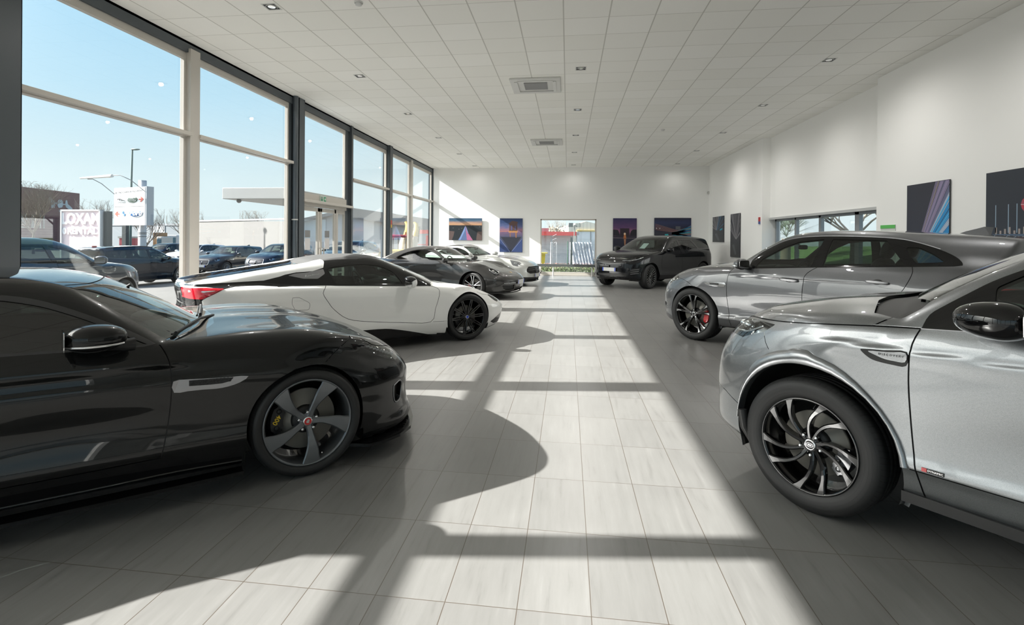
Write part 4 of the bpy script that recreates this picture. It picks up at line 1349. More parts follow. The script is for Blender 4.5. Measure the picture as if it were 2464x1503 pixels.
# ------------------------------------------------------------------ grey sloping suv further back on the right
def q_suv_sport(full=True):
    cut1 = smoothline([(.80, 1.150), (.822, 1.094), (.862, .987), (.872, .85), (.872, .69), (.858, .563), (.819, .30)], n=3)
    cut2 = smoothline([(-.305, 1.178), (-.25, 1.142), (-.192, 1.080), (-.170, .98), (-.159, .78), (-.165, .55), (-.20, .40)], n=3)
    cut3 = smoothline([(-1.275, 1.235), (-1.294, 1.174), (-1.265, 1.061), (-1.212, .955), (-1.10, .80), (-1.0, .62), (-.93, .42)], n=3)
    dlo = smoothline([(.553, 1.225), (.48, 1.325), (.383, 1.398), (.212, 1.497), (.032, 1.545), (-.24, 1.568), (-.665, 1.565), (-1.05, 1.542), (-1.27, 1.497), (-1.48, 1.427), (-1.615, 1.360), (-1.685, 1.303), (-1.70, 1.270)], n=3) + [(-1.632, 1.257), (-1.25, 1.233), (-.24, 1.176), (.503, 1.127), (.56, 1.14)]
    q = dict(wb=2.874, track=.94, archz=.385, archr=(.435, .435),
        hood=[(-2.45, 1.12), (-2.1, 1.27), (-1.7, 1.30), (-1.2, 1.27), (-.3, 1.215), (.5, 1.175), (.95, 1.175), (1.15, 1.165), (1.4, 1.138), (1.66, 1.090), (1.86, 1.035), (2.05, .965), (2.2, .88), (2.3, .76), (2.36, .6)],
        crown=[(-2.45, .02), (-1.7, .02), (-1.2, .05), (.3, .05), (1.0, .07), (1.6, .07), (2.1, .10)], cp=2.8,
        hbumps=[(1.3, .25, .6, .20, .012)],
        W=[(-2.45, .86), (-2.0, .93), (-1.437, .965), (-.6, .945), (.3, .94), (.9, .945), (1.437, .965), (1.8, .94), (2.1, .88), (2.35, .80)],
        sec=[(.20, -.09), (.28, -.04), (.36, -.006), (.41, .008), (.46, -.012), (.56, -.010), (.70, .0), (.85, .006), (.96, .0), (1.04, -.012), (1.12, -.035), (1.2, -.07), (1.35, -.16)],
        bumps=[(.0, .55, .75, .14, -.020), (-1.5, .95, .45, .14, .016), (1.45, .88, .40, .12, .012)],
        bot=[(-2.4, .34), (-1.9, .27), (1.5, .255), (2.0, .22), (2.4, .26)],
        nosez=[(.20, 2.22), (.28, 2.29), (.44, 2.32), (.60, 2.325), (.72, 2.30), (.84, 2.23), (.95, 2.12), (1.05, 1.98)],
        nosey=[(0, 0), (.3, -.02), (.6, -.115), (.74, -.23), (.84, -.38), (.92, -.58), (.98, -.85)],
        tailz=[(.3, -2.25), (.5, -2.33), (.9, -2.32), (1.15, -2.26), (1.3, -2.18)], taily=[(0, 0), (.4, -.03), (.65, -.10), (.8, -.22), (.9, -.40), (.97, -.65)],
        gh=[(-2.7, 1.1), (-2.45, 1.32), (-2.32, 1.46), (-2.22, 1.535), (-2.12, 1.562), (-1.6, 1.602), (-1.3, 1.618), (-.84, 1.645), (-.35, 1.652), (.05, 1.632), (.29, 1.583), (.55, 1.455), (.82, 1.292), (1.10, 1.12), (1.4, .93)],
        gwb=[(-2.3, .76), (-1.9, .85), (-1.5, .895), (-.5, .905), (.9, .905)], gwt=[(-2.3, .56), (-1.7, .58), (-1, .63), (.9, .64)], gz=(1.15, 1.58), bow=.02,
        ks=(.30, .10, -.6), cg=.05, kg=.10, kn=.10, kr=.10, ku=[(-2.3, .10), (-1.75, .10), (-1.4, .03), (-1, .02), (.9, .018)], kt=[(-2.4, .12), (-1.6, .10), (-1.0, .07), (.6, .07), (1.2, .12), (2.3, .16)],
        spine=(-1.8, 1.62), zc=[(-1.8, .8), (0, .8), (1.6, .66)], cabin=(-2.0, .95, 1.08), under=.36)
    q['parts'] = [
        P('windscreen', 'T', [(.20, -.1), (.18, .3), (.10, .50), (.04, .575), (.30, .655), (.55, .76), (.66, .80), (.80, .62), (.90, .35), (.94, -.1)], 'wind', one=True, pane=True, filt=lambda c, n: c[:, 2] > 1.12),
        P('cowl', 'T', [(.94, -.1), (.90, .35), (.80, .62), (.66, .80), (.74, .82), (.90, .68), (1.0, .40), (1.04, -.1)], 'gloss', one=True, filt=lambda c, n: c[:, 2] > 1.1),
        P('window_frame', 'S', dlo, 'gloss', filt=lambda c, n: (c[:, 1] > .45) & (c[:, 2] < 1.6)),
        P('front_side_window', 'S', rnd([(.44, 1.148), (.465, 1.165), (.40, 1.262), (.328, 1.315), (.168, 1.420), (-.003, 1.494), (-.296, 1.533), (-.236, 1.190)], .012), 'glass', -.004, pane=True, filt=lambda c, n: c[:, 1] > .45),
        P('rear_side_window', 'S', rnd([(-.372, 1.200), (-.392, 1.535), (-.974, 1.520), (-1.205, 1.252)], .02), 'glass', -.004, pane=True, filt=lambda c, n: c[:, 1] > .45),
        P('quarter_window', 'S', rnd([(-1.175, 1.445), (-1.29, 1.447), (-1.422, 1.385), (-1.545, 1.300), (-1.31, 1.270), (-1.225, 1.36)], .025), 'glass', -.004, pane=True, filt=lambda c, n: c[:, 1] > .45),
        P('front_door', 'S', cut1 + [(.4, .42), (-.2, .42)] + cut2[::-1] + [(-.24, 1.172), (.503, 1.125)], 'paint', filt=lambda c, n: c[:, 2] < 1.19),
        P('rear_door', 'S', cut2 + [(-.93, .42)] + cut3[::-1] + [(-1.25, 1.23)], 'paint', filt=lambda c, n: c[:, 2] < 1.24),
        P('side_sill', 'S', [(1.0, .37), (.7, .405), (-1.0, .405), (-1.0, .29), (1.0, .29)], 'paint'),
        P('bonnet', 'T', [(1.04, -.1), (1.0, .40), (.90, .68), (.80, .84), (1.4, .84), (1.75, .78), (2.0, .66), (2.12, .45), (2.16, -.1)], 'paint', one=True, filt=lambda c, n: c[:, 2] > .93),
        P('headlight', 'S', rnd([(2.14, .80), (1.98, .805), (1.86, .85), (1.756, .915), (1.80, .945), (1.95, .925), (2.14, .86)], .015), 'lens', pane=True, filt=lambda c, n: c[:, 1] > .50),
        P('grille', 'F', rnd([(-.2, .60), (.34, .60), (.42, .70), (.40, .86), (-.2, .88)], .04), 'grille', -.02, one=True),
        P('lower_grille', 'F', rnd([(-.2, .28), (.46, .28), (.50, .36), (.44, .44), (-.2, .44)], .03), 'black', -.02, one=True),
        P('side_intake', 'F', rnd([(.56, .34), (.74, .36), (.80, .50), (.62, .54)], .02), 'black', -.02),
        P('rear_window', 'B', rnd([(-.2, 1.24), (.62, 1.24), (.54, 1.46), (-.2, 1.48)], .04), 'glassdark', one=True, pane=True),
        P('tail_lamp', 'S', rnd([(-2.34, .98), (-2.34, 1.05), (-1.95, 1.06), (-1.86, 1.02), (-2.0, .98)], .015), 'tail'),
    ]
    q['gaps'] = [('S', cut1, .007), ('S', cut2, .007), ('S', cut3, .007), ('S', [(.85, .412), (-.93, .412)], .005),
                 ('S', smoothline([(1.90, .985), (1.756, .925), (1.62, .90), (1.50, .86), (1.43, .82)], n=2), .005),
                 ('T', smoothline([(.80, .84), (1.4, .84), (1.75, .78), (2.0, .66), (2.12, .45), (2.16, -.05)], n=3), .006)]
    wsp = [dict(n=5, a0=90 - 9, seg=8, edge=.003, keys=[(.035, 6, .012, -.034, .05), (.10, 2, .014, -.020, .045), (.20, 0, .017, -.006, .04), (.286, -2, .020, -.001, .03)]),
           dict(n=5, a0=90 + 9, seg=8, edge=.003, keys=[(.035, -6, .012, -.034, .05), (.10, -2, .014, -.020, .045), (.20, 0, .017, -.006, .04), (.286, 2, .020, -.001, .03)])]
    q['wheel'] = dict(R=.395, rim=.296, width=.27, lugs=full, disc=.20, cal=188, calmat='red', hubr=.055, huby=-.036, mat='rimblack', capmat='black', lug0=90, capr=.030,
        spokes=wsp, tips=[dict(n=5, a0=90 - 10.5, keys=[(.205, .6, .003, -.0035, .004), (.245, 0, .008, -.0005, .003), (.284, -2, .017, .0015, .003)]),
                          dict(n=5, a0=90 + 10.5, keys=[(.205, -.6, .003, -.0035, .004), (.245, 0, .008, -.0005, .003), (.284, 2, .017, .0015, .003)])]) if full else \
        dict(R=.375, rim=.25, width=.25, disc=.17, cal=10, hubr=.05, huby=-.03, mat='rimsilver', spokes=[dict(n=15, seg=3, keys=[(.03, 0, .008, -.03, .04), (.15, 0, .008, -.01, .04), (.244, 0, .012, -.003, .03)])])
    q['in'] = dict(floor=.42, dash=(.30, 1.12), dw=.74, seat=-.42, sz=.70, back=18, sh=.62, rear=-1.15, mirror=(.30, 1.42))
    return q
def suv_sport(name, loc, rz, M, full=True, res=1.0, plate='', steer=0):
    q = q_suv_sport(full)
    root = empty(name, loc, rz)
    M = dict(M)
    M.setdefault('grille', mat('grille_mesh', (.05, .05, .055), .35, .8))
    B = build_skin(q, root, M, res)
    place_wheels(q, root, M, make_wheel(q['wheel'], M), steer)
    cabin(q, root, M)
    strip(B, root, 'window_chrome', M['satin'], [(.56, 1.235), (.48, 1.330), (.383, 1.403), (.212, 1.503), (.032, 1.552), (-.24, 1.574), (-.665, 1.571), (-1.05, 1.548), (-1.27, 1.503), (-1.48, 1.433)], .005)
    for s in (1, -1):
        v = MB()
        plate_on_side(B, v, smoothline([(1.216, .887), (1.1, .900), (.90, .907), (.908, .848), (1.0, .846), (1.12, .850), (1.17, .860)], True, 2), s, -.002, .006)
        v.build('fender_vent', M['chrome'], root)
        v = MB()
        plate_on_side(B, v, [(1.14, .887), (.99, .892), (.99, .867), (1.12, .868)], s, .003, .0075)
        v.build('vent_slot', M['black'], root)
        L = MB()
        plate_on_side(B, L, [(2.10, .79), (1.98, .79), (1.80, .88), (1.80, .94), (2.1, .90)], s, -.12, -.08)
        L.build('lamp_housing', M['lampglow'], root)
        L = MB()
        for x_, z_ in ((1.93, .875), (2.03, .85)):
            y = float(B.sy(np.array(x_), np.array(z_))) - .05
            L.ball((x_, s * y, z_), .028, .028, .028, 10, 8)
        L.build('lamp_projector', M['chrome'], root)
        L = MB()
        L.tube(on_side(B, smoothline([(1.78, .905), (1.88, .84), (1.98, .812), (2.08, .81)], n=3), s, -.008), .006, 6)
        L.build('daylight_bar', M['chrome'], root)
        for zz in (.50, .42):
            L = MB()
            pts = [(.60, zz), (.80, zz + .03)]
            X = B.sxf(np.array([p[0] for p in pts]), np.array([p[1] for p in pts])) + .004
            L.tube([(float(X[i]), s * pts[i][0], pts[i][1]) for i in range(2)], .008, 6)
            L.build('bumper_blade', M['satin'], root)
    gr = MB()
    ring = rnd([(-.36, .60), (.36, .60), (.42, .70), (.40, .86), (-.40, .86), (-.42, .70)], .05)
    X = B.sxf(np.abs(np.array([p[0] for p in ring])), np.array([p[1] for p in ring])) + .004
    P3 = [(float(X[i]), ring[i][0], ring[i][1]) for i in range(len(ring))]
    gr.tube(P3 + P3[:1], .010, 6)
    gr.build('grille_frame', M['chrome'], root)
    bd = MB()
    bd.lathe([(.001, .02), (.030, .02), (.036, .0)], 16, 'X', Matrix.Translation((float(B.sxf(np.array(0.), np.array(.76))) - .005, 0, .765)))
    bd.build('grille_badge', M['silver'], root)
    mirror(root, M, .575, 1.055, 1.185, .10, .115, .075, 'paint', (.55, .90, 1.13), low=.3, band='gloss', lowx=-.02)
    if full:
        for s in (1, -1):
            L = MB()
            L.ball((.62, s * 1.06, 1.165), .075, .112, .035, 14, 8)
            L.build('mirror_indicator', M['lampglow'], root)
    handle(B, root, M, .006, 1.005, .235, 'satin' if full else 'paint')
    handle(B, root, M, -.983, 1.05, .235, 'satin' if full else 'paint')
    a = MB()
    a.add([(-1.42, 0, 1.60), (-1.72, -.03, 1.58), (-1.72, .03, 1.58), (-1.66, 0, 1.685), (-1.60, 0, 1.665), (-1.50, 0, 1.635), (-1.74, 0, 1.68)], [(0, 2, 3, 4, 5), (0, 5, 4, 3, 1), (2, 6, 3), (1, 3, 6), (1, 6, 2)], None, False)
    a.build('roof_aerial', M['paint'], root)
    numplate(root, M, 2.345, .53, 0, plate)
    return root, B
# ------------------------------------------------------------------ white hybrid roadster with black roof
def q_roadster():
    door = smoothline([(-.672, .893), (-.724, .807), (-.66, .69), (-.585, .592), (-.407, .462), (-.123, .405), (.3, .362), (.760, .330), (.84, .52), (.901, .723), (.878, .799), (.769, .832)], n=3)
    belt = [(.769, .834), (-.09, .872), (-.681, .896), (-1.0, .903), (-1.254, .912), (-1.454, .930), (-1.60, .932), (-1.713, .928), (-1.839, .906)]
    q = dict(wb=2.80, track=.905, archz=.345, archr=(.372, .375),
        hood=[(-2.4, .88), (-2.2, .935), (-1.9, .95), (-1.5, .955), (-1.0, .92), (-.3, .895), (.5, .872), (.8, .862), (1.0, .855), (1.2, .838), (1.44, .800), (1.7, .742), (1.9, .680), (2.1, .60), (2.25, .52), (2.4, .42)],
        crown=[(-2.4, .03), (-1.4, .03), (0, .015), (.7, .03), (1.2, .05), (2.0, .05)], cp=2.6,
        hbumps=[(1.35, .74, .45, .16, .025), (1.5, .30, .5, .15, -.012)],
        W=[(-2.4, .86), (-1.9, .95), (-1.4, .975), (-.9, .945), (-.3, .93), (.4, .93), (.9, .94), (1.4, .955), (1.8, .93), (2.1, .87), (2.4, .80)],
        sec=[(.10, -.10), (.16, -.05), (.24, -.02), (.34, .0), (.45, -.004), (.60, .0), (.72, -.004), (.82, -.025), (.90, -.055), (1.0, -.12)],
        bumps=[(-.95, .62, .30, .20, -.035), (-.2, .46, .6, .10, -.015), (-1.4, .70, .35, .20, .02), (1.4, .60, .36, .16, .012)],
        bot=[(-2.4, .24), (-1.9, .15), (-1.0, .12), (1.4, .12), (1.9, .13), (2.4, .17)],
        nosez=[(.12, 2.18), (.18, 2.27), (.28, 2.33), (.42, 2.36), (.50, 2.33), (.58, 2.24), (.66, 2.10), (.75, 1.9)],
        nosey=[(0, 0), (.3, -.03), (.5, -.08), (.68, -.20), (.80, -.37), (.90, -.60), (.97, -.9)],
        tailz=[(.12, -2.05), (.25, -2.20), (.5, -2.30), (.72, -2.24), (.86, -2.26), (.94, -2.28), (1.05, -2.22)], taily=[(0, 0), (.4, -.03), (.7, -.12), (.85, -.25), (.95, -.48)],
        gh=[(-2.6, .86), (-2.35, .93), (-2.1, 1.0), (-1.6, 1.078), (-1.12, 1.150), (-.67, 1.222), (-.42, 1.255), (-.1, 1.272), (.12, 1.255), (.30, 1.212), (.45, 1.155), (.66, 1.075), (.85, .995), (1.05, .905), (1.25, .80), (1.5, .66)],
        gwb=[(-2.2, .80), (-1.8, .80), (-1.4, .76), (-1.0, .78), (-.5, .84), (.3, .855), (.9, .86)], gwt=[(-2.2, .60), (-1.4, .58), (-.9, .58), (-.3, .60), (.9, .60)], gz=(.90, 1.22), bow=.02,
        gdip=[(-2.25, -.78, .44, .06)],
        ks=(.36, .02, -.5), cg=.06, kg=.06, kn=.09, kr=.08, ku=[(-2.2, .03), (-1, .02), (.9, .02)], kt=[(-2.4, .07), (-1.4, .09), (-.8, .05), (.7, .05), (1.1, .10), (2.3, .13)],
        spine=(-1.65, 1.62), zc=[(-1.65, .62), (0, .6), (1.62, .44)], cabin=(-.85, .9, .87), under=.28)
    q['parts'] = [
        P('black_upper_shell', 'S', belt[::-1] + [(.80, .838), (.82, 1.5), (-2.4, 1.5), (-2.4, .955), (-2.0, .935)], 'gloss', one=True, free=True),
        P('cowl', 'T', [(.74, -.1), (.76, .84), (.80, .84), (.98, .55), (1.04, .3), (1.06, -.1)], 'gloss', one=True, filt=lambda c, n: c[:, 2] > .8),
        P('windscreen', 'T', [(.36, -.1), (.34, .25), (.28, .42), (.21, .50), (.42, .60), (.62, .70), (.66, .725), (.80, .60), (.90, .35), (.93, -.1)], 'wind', one=True, pane=True),
        P('soft_top', 'T', [(.33, -.1), (.31, .25), (.25, .43), (.14, .54), (-.2, .60), (-.60, .585), (-.80, .56), (-.84, -.1)], 'soft', one=True),
        P('engine_deck', 'T', [(-.86, -.1), (-.86, .47), (-1.5, .50), (-2.0, .52), (-2.12, .40), (-2.16, -.1)], 'gloss', one=True, filt=lambda c, n: c[:, 2] > .85),
        P('rear_window', 'T', [(-.95, -.1), (-.95, .40), (-1.45, .42), (-1.50, -.1)], 'glassdark', one=True, filt=lambda c, n: c[:, 2] > .9),
        P('buttress', 'S', [(-2.30, .985), (-2.165, .962), (-1.865, .972), (-1.382, .980), (-1.20, 1.02), (-1.131, 1.042), (-1.0, 1.065), (-.80, 1.075), (-.66, 1.115), (-.63, 1.19), (-.68, 1.30), (-1.2, 1.30), (-2.3, 1.15)], 'paint', free=True, filt=lambda c, n: (c[:, 1] > np.interp(c[:, 0], [-2.24, -1.9, -1.4, -.9, -.7], [.55, .50, .48, .455, .47]))),
        P('buttress_top', 'T', [(-.70, .47), (-.72, .62), (-1.2, .66), (-2.0, .72), (-2.24, .72), (-2.22, .54), (-1.9, .50), (-1.4, .48), (-.9, .455)], 'paint', free=True, filt=lambda c, n: c[:, 2] > .96),
        P('quarter_insert', 'S', rnd([(-1.10, 1.028), (-.99, 1.002), (-.92, .985), (-.75, .980), (-.655, 1.040), (-.665, 1.10), (-.85, 1.062), (-1.02, 1.050)], .015), 'satin', .003),
        P('side_window', 'S', smoothline([(.362, .880), (.34, .930), (.262, 1.035), (.15, 1.098), (.046, 1.129), (-.10, 1.142), (-.225, 1.144), (-.42, 1.13), (-.597, 1.105), (-.585, 1.03), (-.55, .93), (-.535, .908)], n=2), 'glass', -.004, pane=True, filt=lambda c, n: c[:, 1] > .4),
        P('door', 'S', door, 'paint', filt=lambda c, n: c[:, 2] < .91),
        P('fuel_flap', 'S', rnd([(-1.096, .773), (-1.025, .778), (-.883, .696), (-.892, .613), (-1.062, .622), (-1.105, .701)], .03), 'paint'),
        P('tail_panel', 'B', [(-.2, .62), (.84, .64), (.95, .72), (.95, .90), (-.2, .95)], 'gloss', one=True, free=True, filt=lambda c, n: c[:, 0] < np.interp(c[:, 2], [.5, .70, .795, .90, .93], [-2.08, -2.07, -2.035, -1.86, -1.8])),
        P('tail_lamp', 'S', rnd([(-2.32, .925), (-2.0, .925), (-1.825, .912), (-1.92, .86), (-2.035, .80), (-2.15, .80), (-2.32, .83)], .012), 'tail', .004, filt=lambda c, n: c[:, 1] > .5),
        P('rear_reflector', 'S', rnd([(-2.30, .60), (-2.10, .61), (-2.08, .66), (-2.30, .67)], .01), 'tail', .002, filt=lambda c, n: c[:, 1] > .5),
        P('headlight', 'S', rnd([(1.82, .640), (1.95, .645), (2.12, .62), (2.16, .56), (2.02, .52), (1.94, .55)], .012), 'lens', filt=lambda c, n: c[:, 1] > .45),
        P('front_blade', 'F', rnd([(.62, .40), (.80, .30), (.86, .24), (.80, .20), (.5, .20), (.5, .30)], .015), 'gloss', -.004),
        P('kidney_grille', 'F', rnd([(.06, .40), (.42, .42), (.46, .50), (.10, .52)], .03), 'black', -.01),
        P('side_skirt', 'S', smoothline([(-.20, .300), (.1, .292), (.336, .252), (.60, .190), (.811, .136)], n=3) + [(.85, .10), (-.95, .10), (-.95, .22), (-.6, .28)], 'gloss'),
    ]
    q['gaps'] = [('S', door, .006), ('S', rnd([(-1.096, .773), (-1.025, .778), (-.883, .696), (-.892, .613), (-1.062, .622), (-1.105, .701), (-1.096, .773)], .03), .0035),
                 ('S', [(1.60, .70), (1.7, .662), (1.82, .640)], .004), ('S', smoothline([(-1.86, .90), (-2.035, .795), (-2.07, .70), (-2.08, .5)], n=3), .005), ('S', [(.80, .332), (1.02, .325)], .004)]
    q['wheel'] = dict(R=.345, rim=.268, width=.21, disc=.165, cal=200, calmat='cup', hubr=.05, huby=-.035, mat='rimblack', capmat='plateblue', emblem='quarter', capr=.028, lug0=90,
        spokes=[dict(n=10, a0=4, seg=4, edge=.003, keys=[(.035, 0, .007, -.030, .04), (.15, -3, .007, -.012, .035), (.262, -7, .010, -.002, .03)]), dict(n=10, a0=22, seg=4, edge=.003, keys=[(.035, 0, .007, -.030, .04), (.15, 3, .007, -.012, .035), (.262, 7, .010, -.002, .03)])])
    q['in'] = dict(floor=.20, dash=(.32, .88), dw=.66, seat=-.30, sz=.36, back=24, sh=.56, mat='leather', mirror=(.42, 1.10))
    return q
def roadster(name, loc, rz, M, steer=0, res=1.0):
    q = q_roadster()
    root = empty(name, loc, rz)
    B = build_skin(q, root, M, res)
    place_wheels(q, root, M, make_wheel(q['wheel'], M), steer)
    cabin(q, root, M)
    mirror(root, M, .405, 1.03, .905, .085, .10, .075, 'paint', (.50, .88, .86), low=.01, band='gloss', lowx=.02)
    for s in (1, -1):
        c = MB()
        c.ball((.40, s * 1.03, .945), .082, .098, .045, 14, 8)
        c.build('mirror_cap', M['gloss'], root)
        L = MB()
        plate_on_side(B, L, [(2.14, .60), (1.95, .62), (1.95, .56), (2.05, .53)], s, -.09, -.05)
        L.build('lamp_housing', M['lampglow'], root)
        L = MB()
        y = float(B.sy(np.array(-.80), np.array(1.025)))
        addtext(L, 'Roadster', .050, Matrix.Translation((-.82, s * (y + .0035), 1.022)) @ Matrix(((-s, 0, 0, 0), (0, -.1 * s, s, 0), (0, 1, 0, 0), (0, 0, 0, 1))) @ Matrix.Rotation(R(8 if s < 0 else -8), 4, 'Z'), extr=.001, shear=.3)
        L.build('quarter_lettering', M['chrome'], root)
        h = MB()
        h.tube(on_side(B, [(-2.16, .885), (-2.02, .885), (-1.92, .893)], s, .005), [.014, .010, .004], 6)
        h.build('lamp_tube', M['lampglow'], root)
    # small rear flap above the tail light
    W = MB()
    W.prism([(.80, -.60), (.97, -.40), (1.06, 0), (.97, .40), (.80, .60), (.78, .40), (.84, 0), (.78, -.40)], .868, .885)
    W.build('wiper_cowl', M['black'], root)
    W = MB()
    W.tube([(.98, 0, .90), (.74, -.62, .88)], .008, 6)
    W.tube([(.98, .06, .90), (.82, .64, .88)], .008, 6)
    W.build('windscreen_wipers', M['black'], root)
    strip(B, root, 'belt_line', M['black'], [(.769, .834), (-.09, .872), (-.681, .896), (-1.254, .912)], .005)
    return root, B

# ------------------------------------------------------------------ charcoal rear-engined cabriolet
def q_cabriolet():
    q = dict(wb=2.45, track=.865, archz=.335, archr=(.362, .366),
        hood=[(-2.4, .70), (-2.25, .82), (-2.0, .90), (-1.6, .95), (-1.2, .955), (-.6, .93), (0, .92), (.6, .92), (.9, .90), (1.2, .84), (1.5, .765), (1.8, .685), (2.0, .62), (2.12, .56), (2.25, .45)],
        crown=[(-2.4, .08), (-1.4, .06), (-.4, .02), (.5, .02), (.9, .0), (1.3, -.01), (2.1, .02)], cp=2.2,
        hbumps=[(1.45, .66, .42, .14, .070), (1.15, .0, .6, .35, .0)],
        W=[(-2.4, .80), (-1.9, .89), (-1.3, .925), (-.7, .89), (0, .865), (.7, .87), (1.22, .895), (1.6, .87), (2.0, .80), (2.3, .72)],
        sec=[(.12, -.09), (.2, -.03), (.32, 0), (.45, -.004), (.58, 0), (.70, -.004), (.80, -.025), (.90, -.06), (1.0, -.12)],
        bumps=[(0, .52, .6, .14, -.02), (-1.3, .72, .45, .22, .03)],
        bot=[(-2.4, .30), (-1.9, .18), (1.5, .14), (2.0, .16), (2.4, .2)],
        nosez=[(.16, 2.10), (.22, 2.16), (.34, 2.19), (.48, 2.20), (.56, 2.15), (.64, 2.04), (.72, 1.9), (.8, 1.75)], nosey=[(0, 0), (.3, -.03), (.5, -.09), (.66, -.20), (.78, -.36), (.87, -.56), (.95, -.85)],
        tailz=[(.2, -2.1), (.4, -2.25), (.6, -2.28), (.8, -2.2), (.95, -2.0)], taily=[(0, 0), (.4, -.05), (.7, -.20), (.85, -.42), (.93, -.7)],
        gh=[(-2.3, .72), (-1.9, .88), (-1.6, 1.0), (-1.2, 1.15), (-.8, 1.255), (-.4, 1.292), (-.1, 1.29), (.06, 1.265), (.20, 1.21), (.40, 1.10), (.62, .98), (.80, .87), (1.1, .7)],
        gwb=[(-1.9, .5), (-1.5, .66), (-1, .76), (-.3, .80), (.8, .80)], gwt=[(-1.9, .35), (-1.3, .48), (-.5, .56), (.8, .56)], gz=(.93, 1.24), bow=.02,
        ks=(.36, .3, -.5), cg=.06, kg=.08, kn=.11, kr=.14, ku=[(-1.8, .06), (-.8, .02), (.9, .02)], kt=[(-2.3, .16), (-1.3, .14), (-.6, .06), (.6, .06), (1.2, .16), (2.2, .14)],
        spine=(-1.5, 1.5), zc=[(-1.5, .6), (0, .6), (1.5, .46)], cabin=(-1.2, .8, .9), under=.30)
    q['parts'] = [
        P('windscreen', 'T', [(.17, -.1), (.15, .25), (.08, .44), (.0, .53), (.25, .62), (.42, .70), (.56, .60), (.70, .38), (.76, -.1)], 'glassclear', one=True, pane=True, filt=lambda c, n: c[:, 2] > .90),
        P('soft_top', 'T', [(.10, -.1), (.08, .25), (.02, .42), (-.08, .53), (-.3, .585), (-.3, .9), (-1.86, .9), (-1.86, -.1)], 'softtop', one=True, filt=lambda c, n: (c[:, 2] > .955 + .0 * c[:, 0]) & (c[:, 1] < .80)),
        P('side_window', 'S', smoothline([(.40, .945), (.25, 1.04), (.08, 1.125), (-.1, 1.175), (-.35, 1.195), (-.6, 1.16), (-.85, 1.08), (-1.02, .985)], n=2) + [(-1.0, .955), (-.4, .94)], 'glassclear', -.004, pane=True, filt=lambda c, n: c[:, 1] > .45),
        P('door', 'S', [(.66, .91), (.70, .6), (.66, .30), (-.45, .30), (-.62, .5), (-.66, .92)], 'paint', filt=lambda c, n: c[:, 2] < .94),
        P('bonnet', 'T', [(.76, -.1), (.70, .38), (.60, .62), (1.0, .62), (1.5, .50), (1.9, .42), (2.02, .2), (2.05, -.1)], 'paint', one=True, filt=lambda c, n: c[:, 2] < .96),
        P('headlight', 'T', [(1.72 + .135 * math.cos(R(a)), .665 + .092 * math.sin(R(a))) for a in range(0, 360, 15)], 'lens', .006, filt=lambda c, n: c[:, 2] > .5),
        P('front_intake', 'F', rnd([(.36, .24), (.66, .25), (.70, .36), (.36, .36)], .02), 'black', -.02),
        P('centre_intake', 'F', rnd([(-.2, .20), (.30, .20), (.30, .28), (-.2, .28)], .01), 'black', -.02, one=True),
    ]
    q['gaps'] = [('S', [(.66, .92), (.70, .6), (.66, .30), (-.45, .30), (-.62, .5), (-.66, .92)], .006), ('T', smoothline([(.60, .62), (1.0, .60), (1.5, .50), (1.9, .42), (2.02, .2), (2.05, -.05)], n=2), .006)]
    q['wheel'] = dict(R=.334, rim=.262, width=.24, disc=.17, cal=188, calmat='red', hubr=.045, huby=-.03, mat='rimblack', tips=[dict(n=5, a0=90 - 9, keys=[(.04, 3, .008, -.026, .004), (.15, 0, .008, -.010, .004), (.256, -2, .012, .000, .004)]), dict(n=5, a0=90 + 9, keys=[(.04, -3, .008, -.026, .004), (.15, 0, .008, -.010, .004), (.256, 2, .012, .000, .004)])],
        spokes=[dict(n=5, a0=90 - 9, seg=4, keys=[(.035, 4, .012, -.030, .04), (.15, 0, .012, -.012, .04), (.256, -2, .016, -.002, .03)]), dict(n=5, a0=90 + 9, seg=4, keys=[(.035, -4, .012, -.030, .04), (.15, 0, .012, -.012, .04), (.256, 2, .016, -.002, .03)])])
    q['in'] = dict(floor=.22, dash=(.20, .90), dw=.62, seat=-.38, sz=.40, back=22, sh=.56, mat='cream', mirror=(.16, 1.14))
    return q
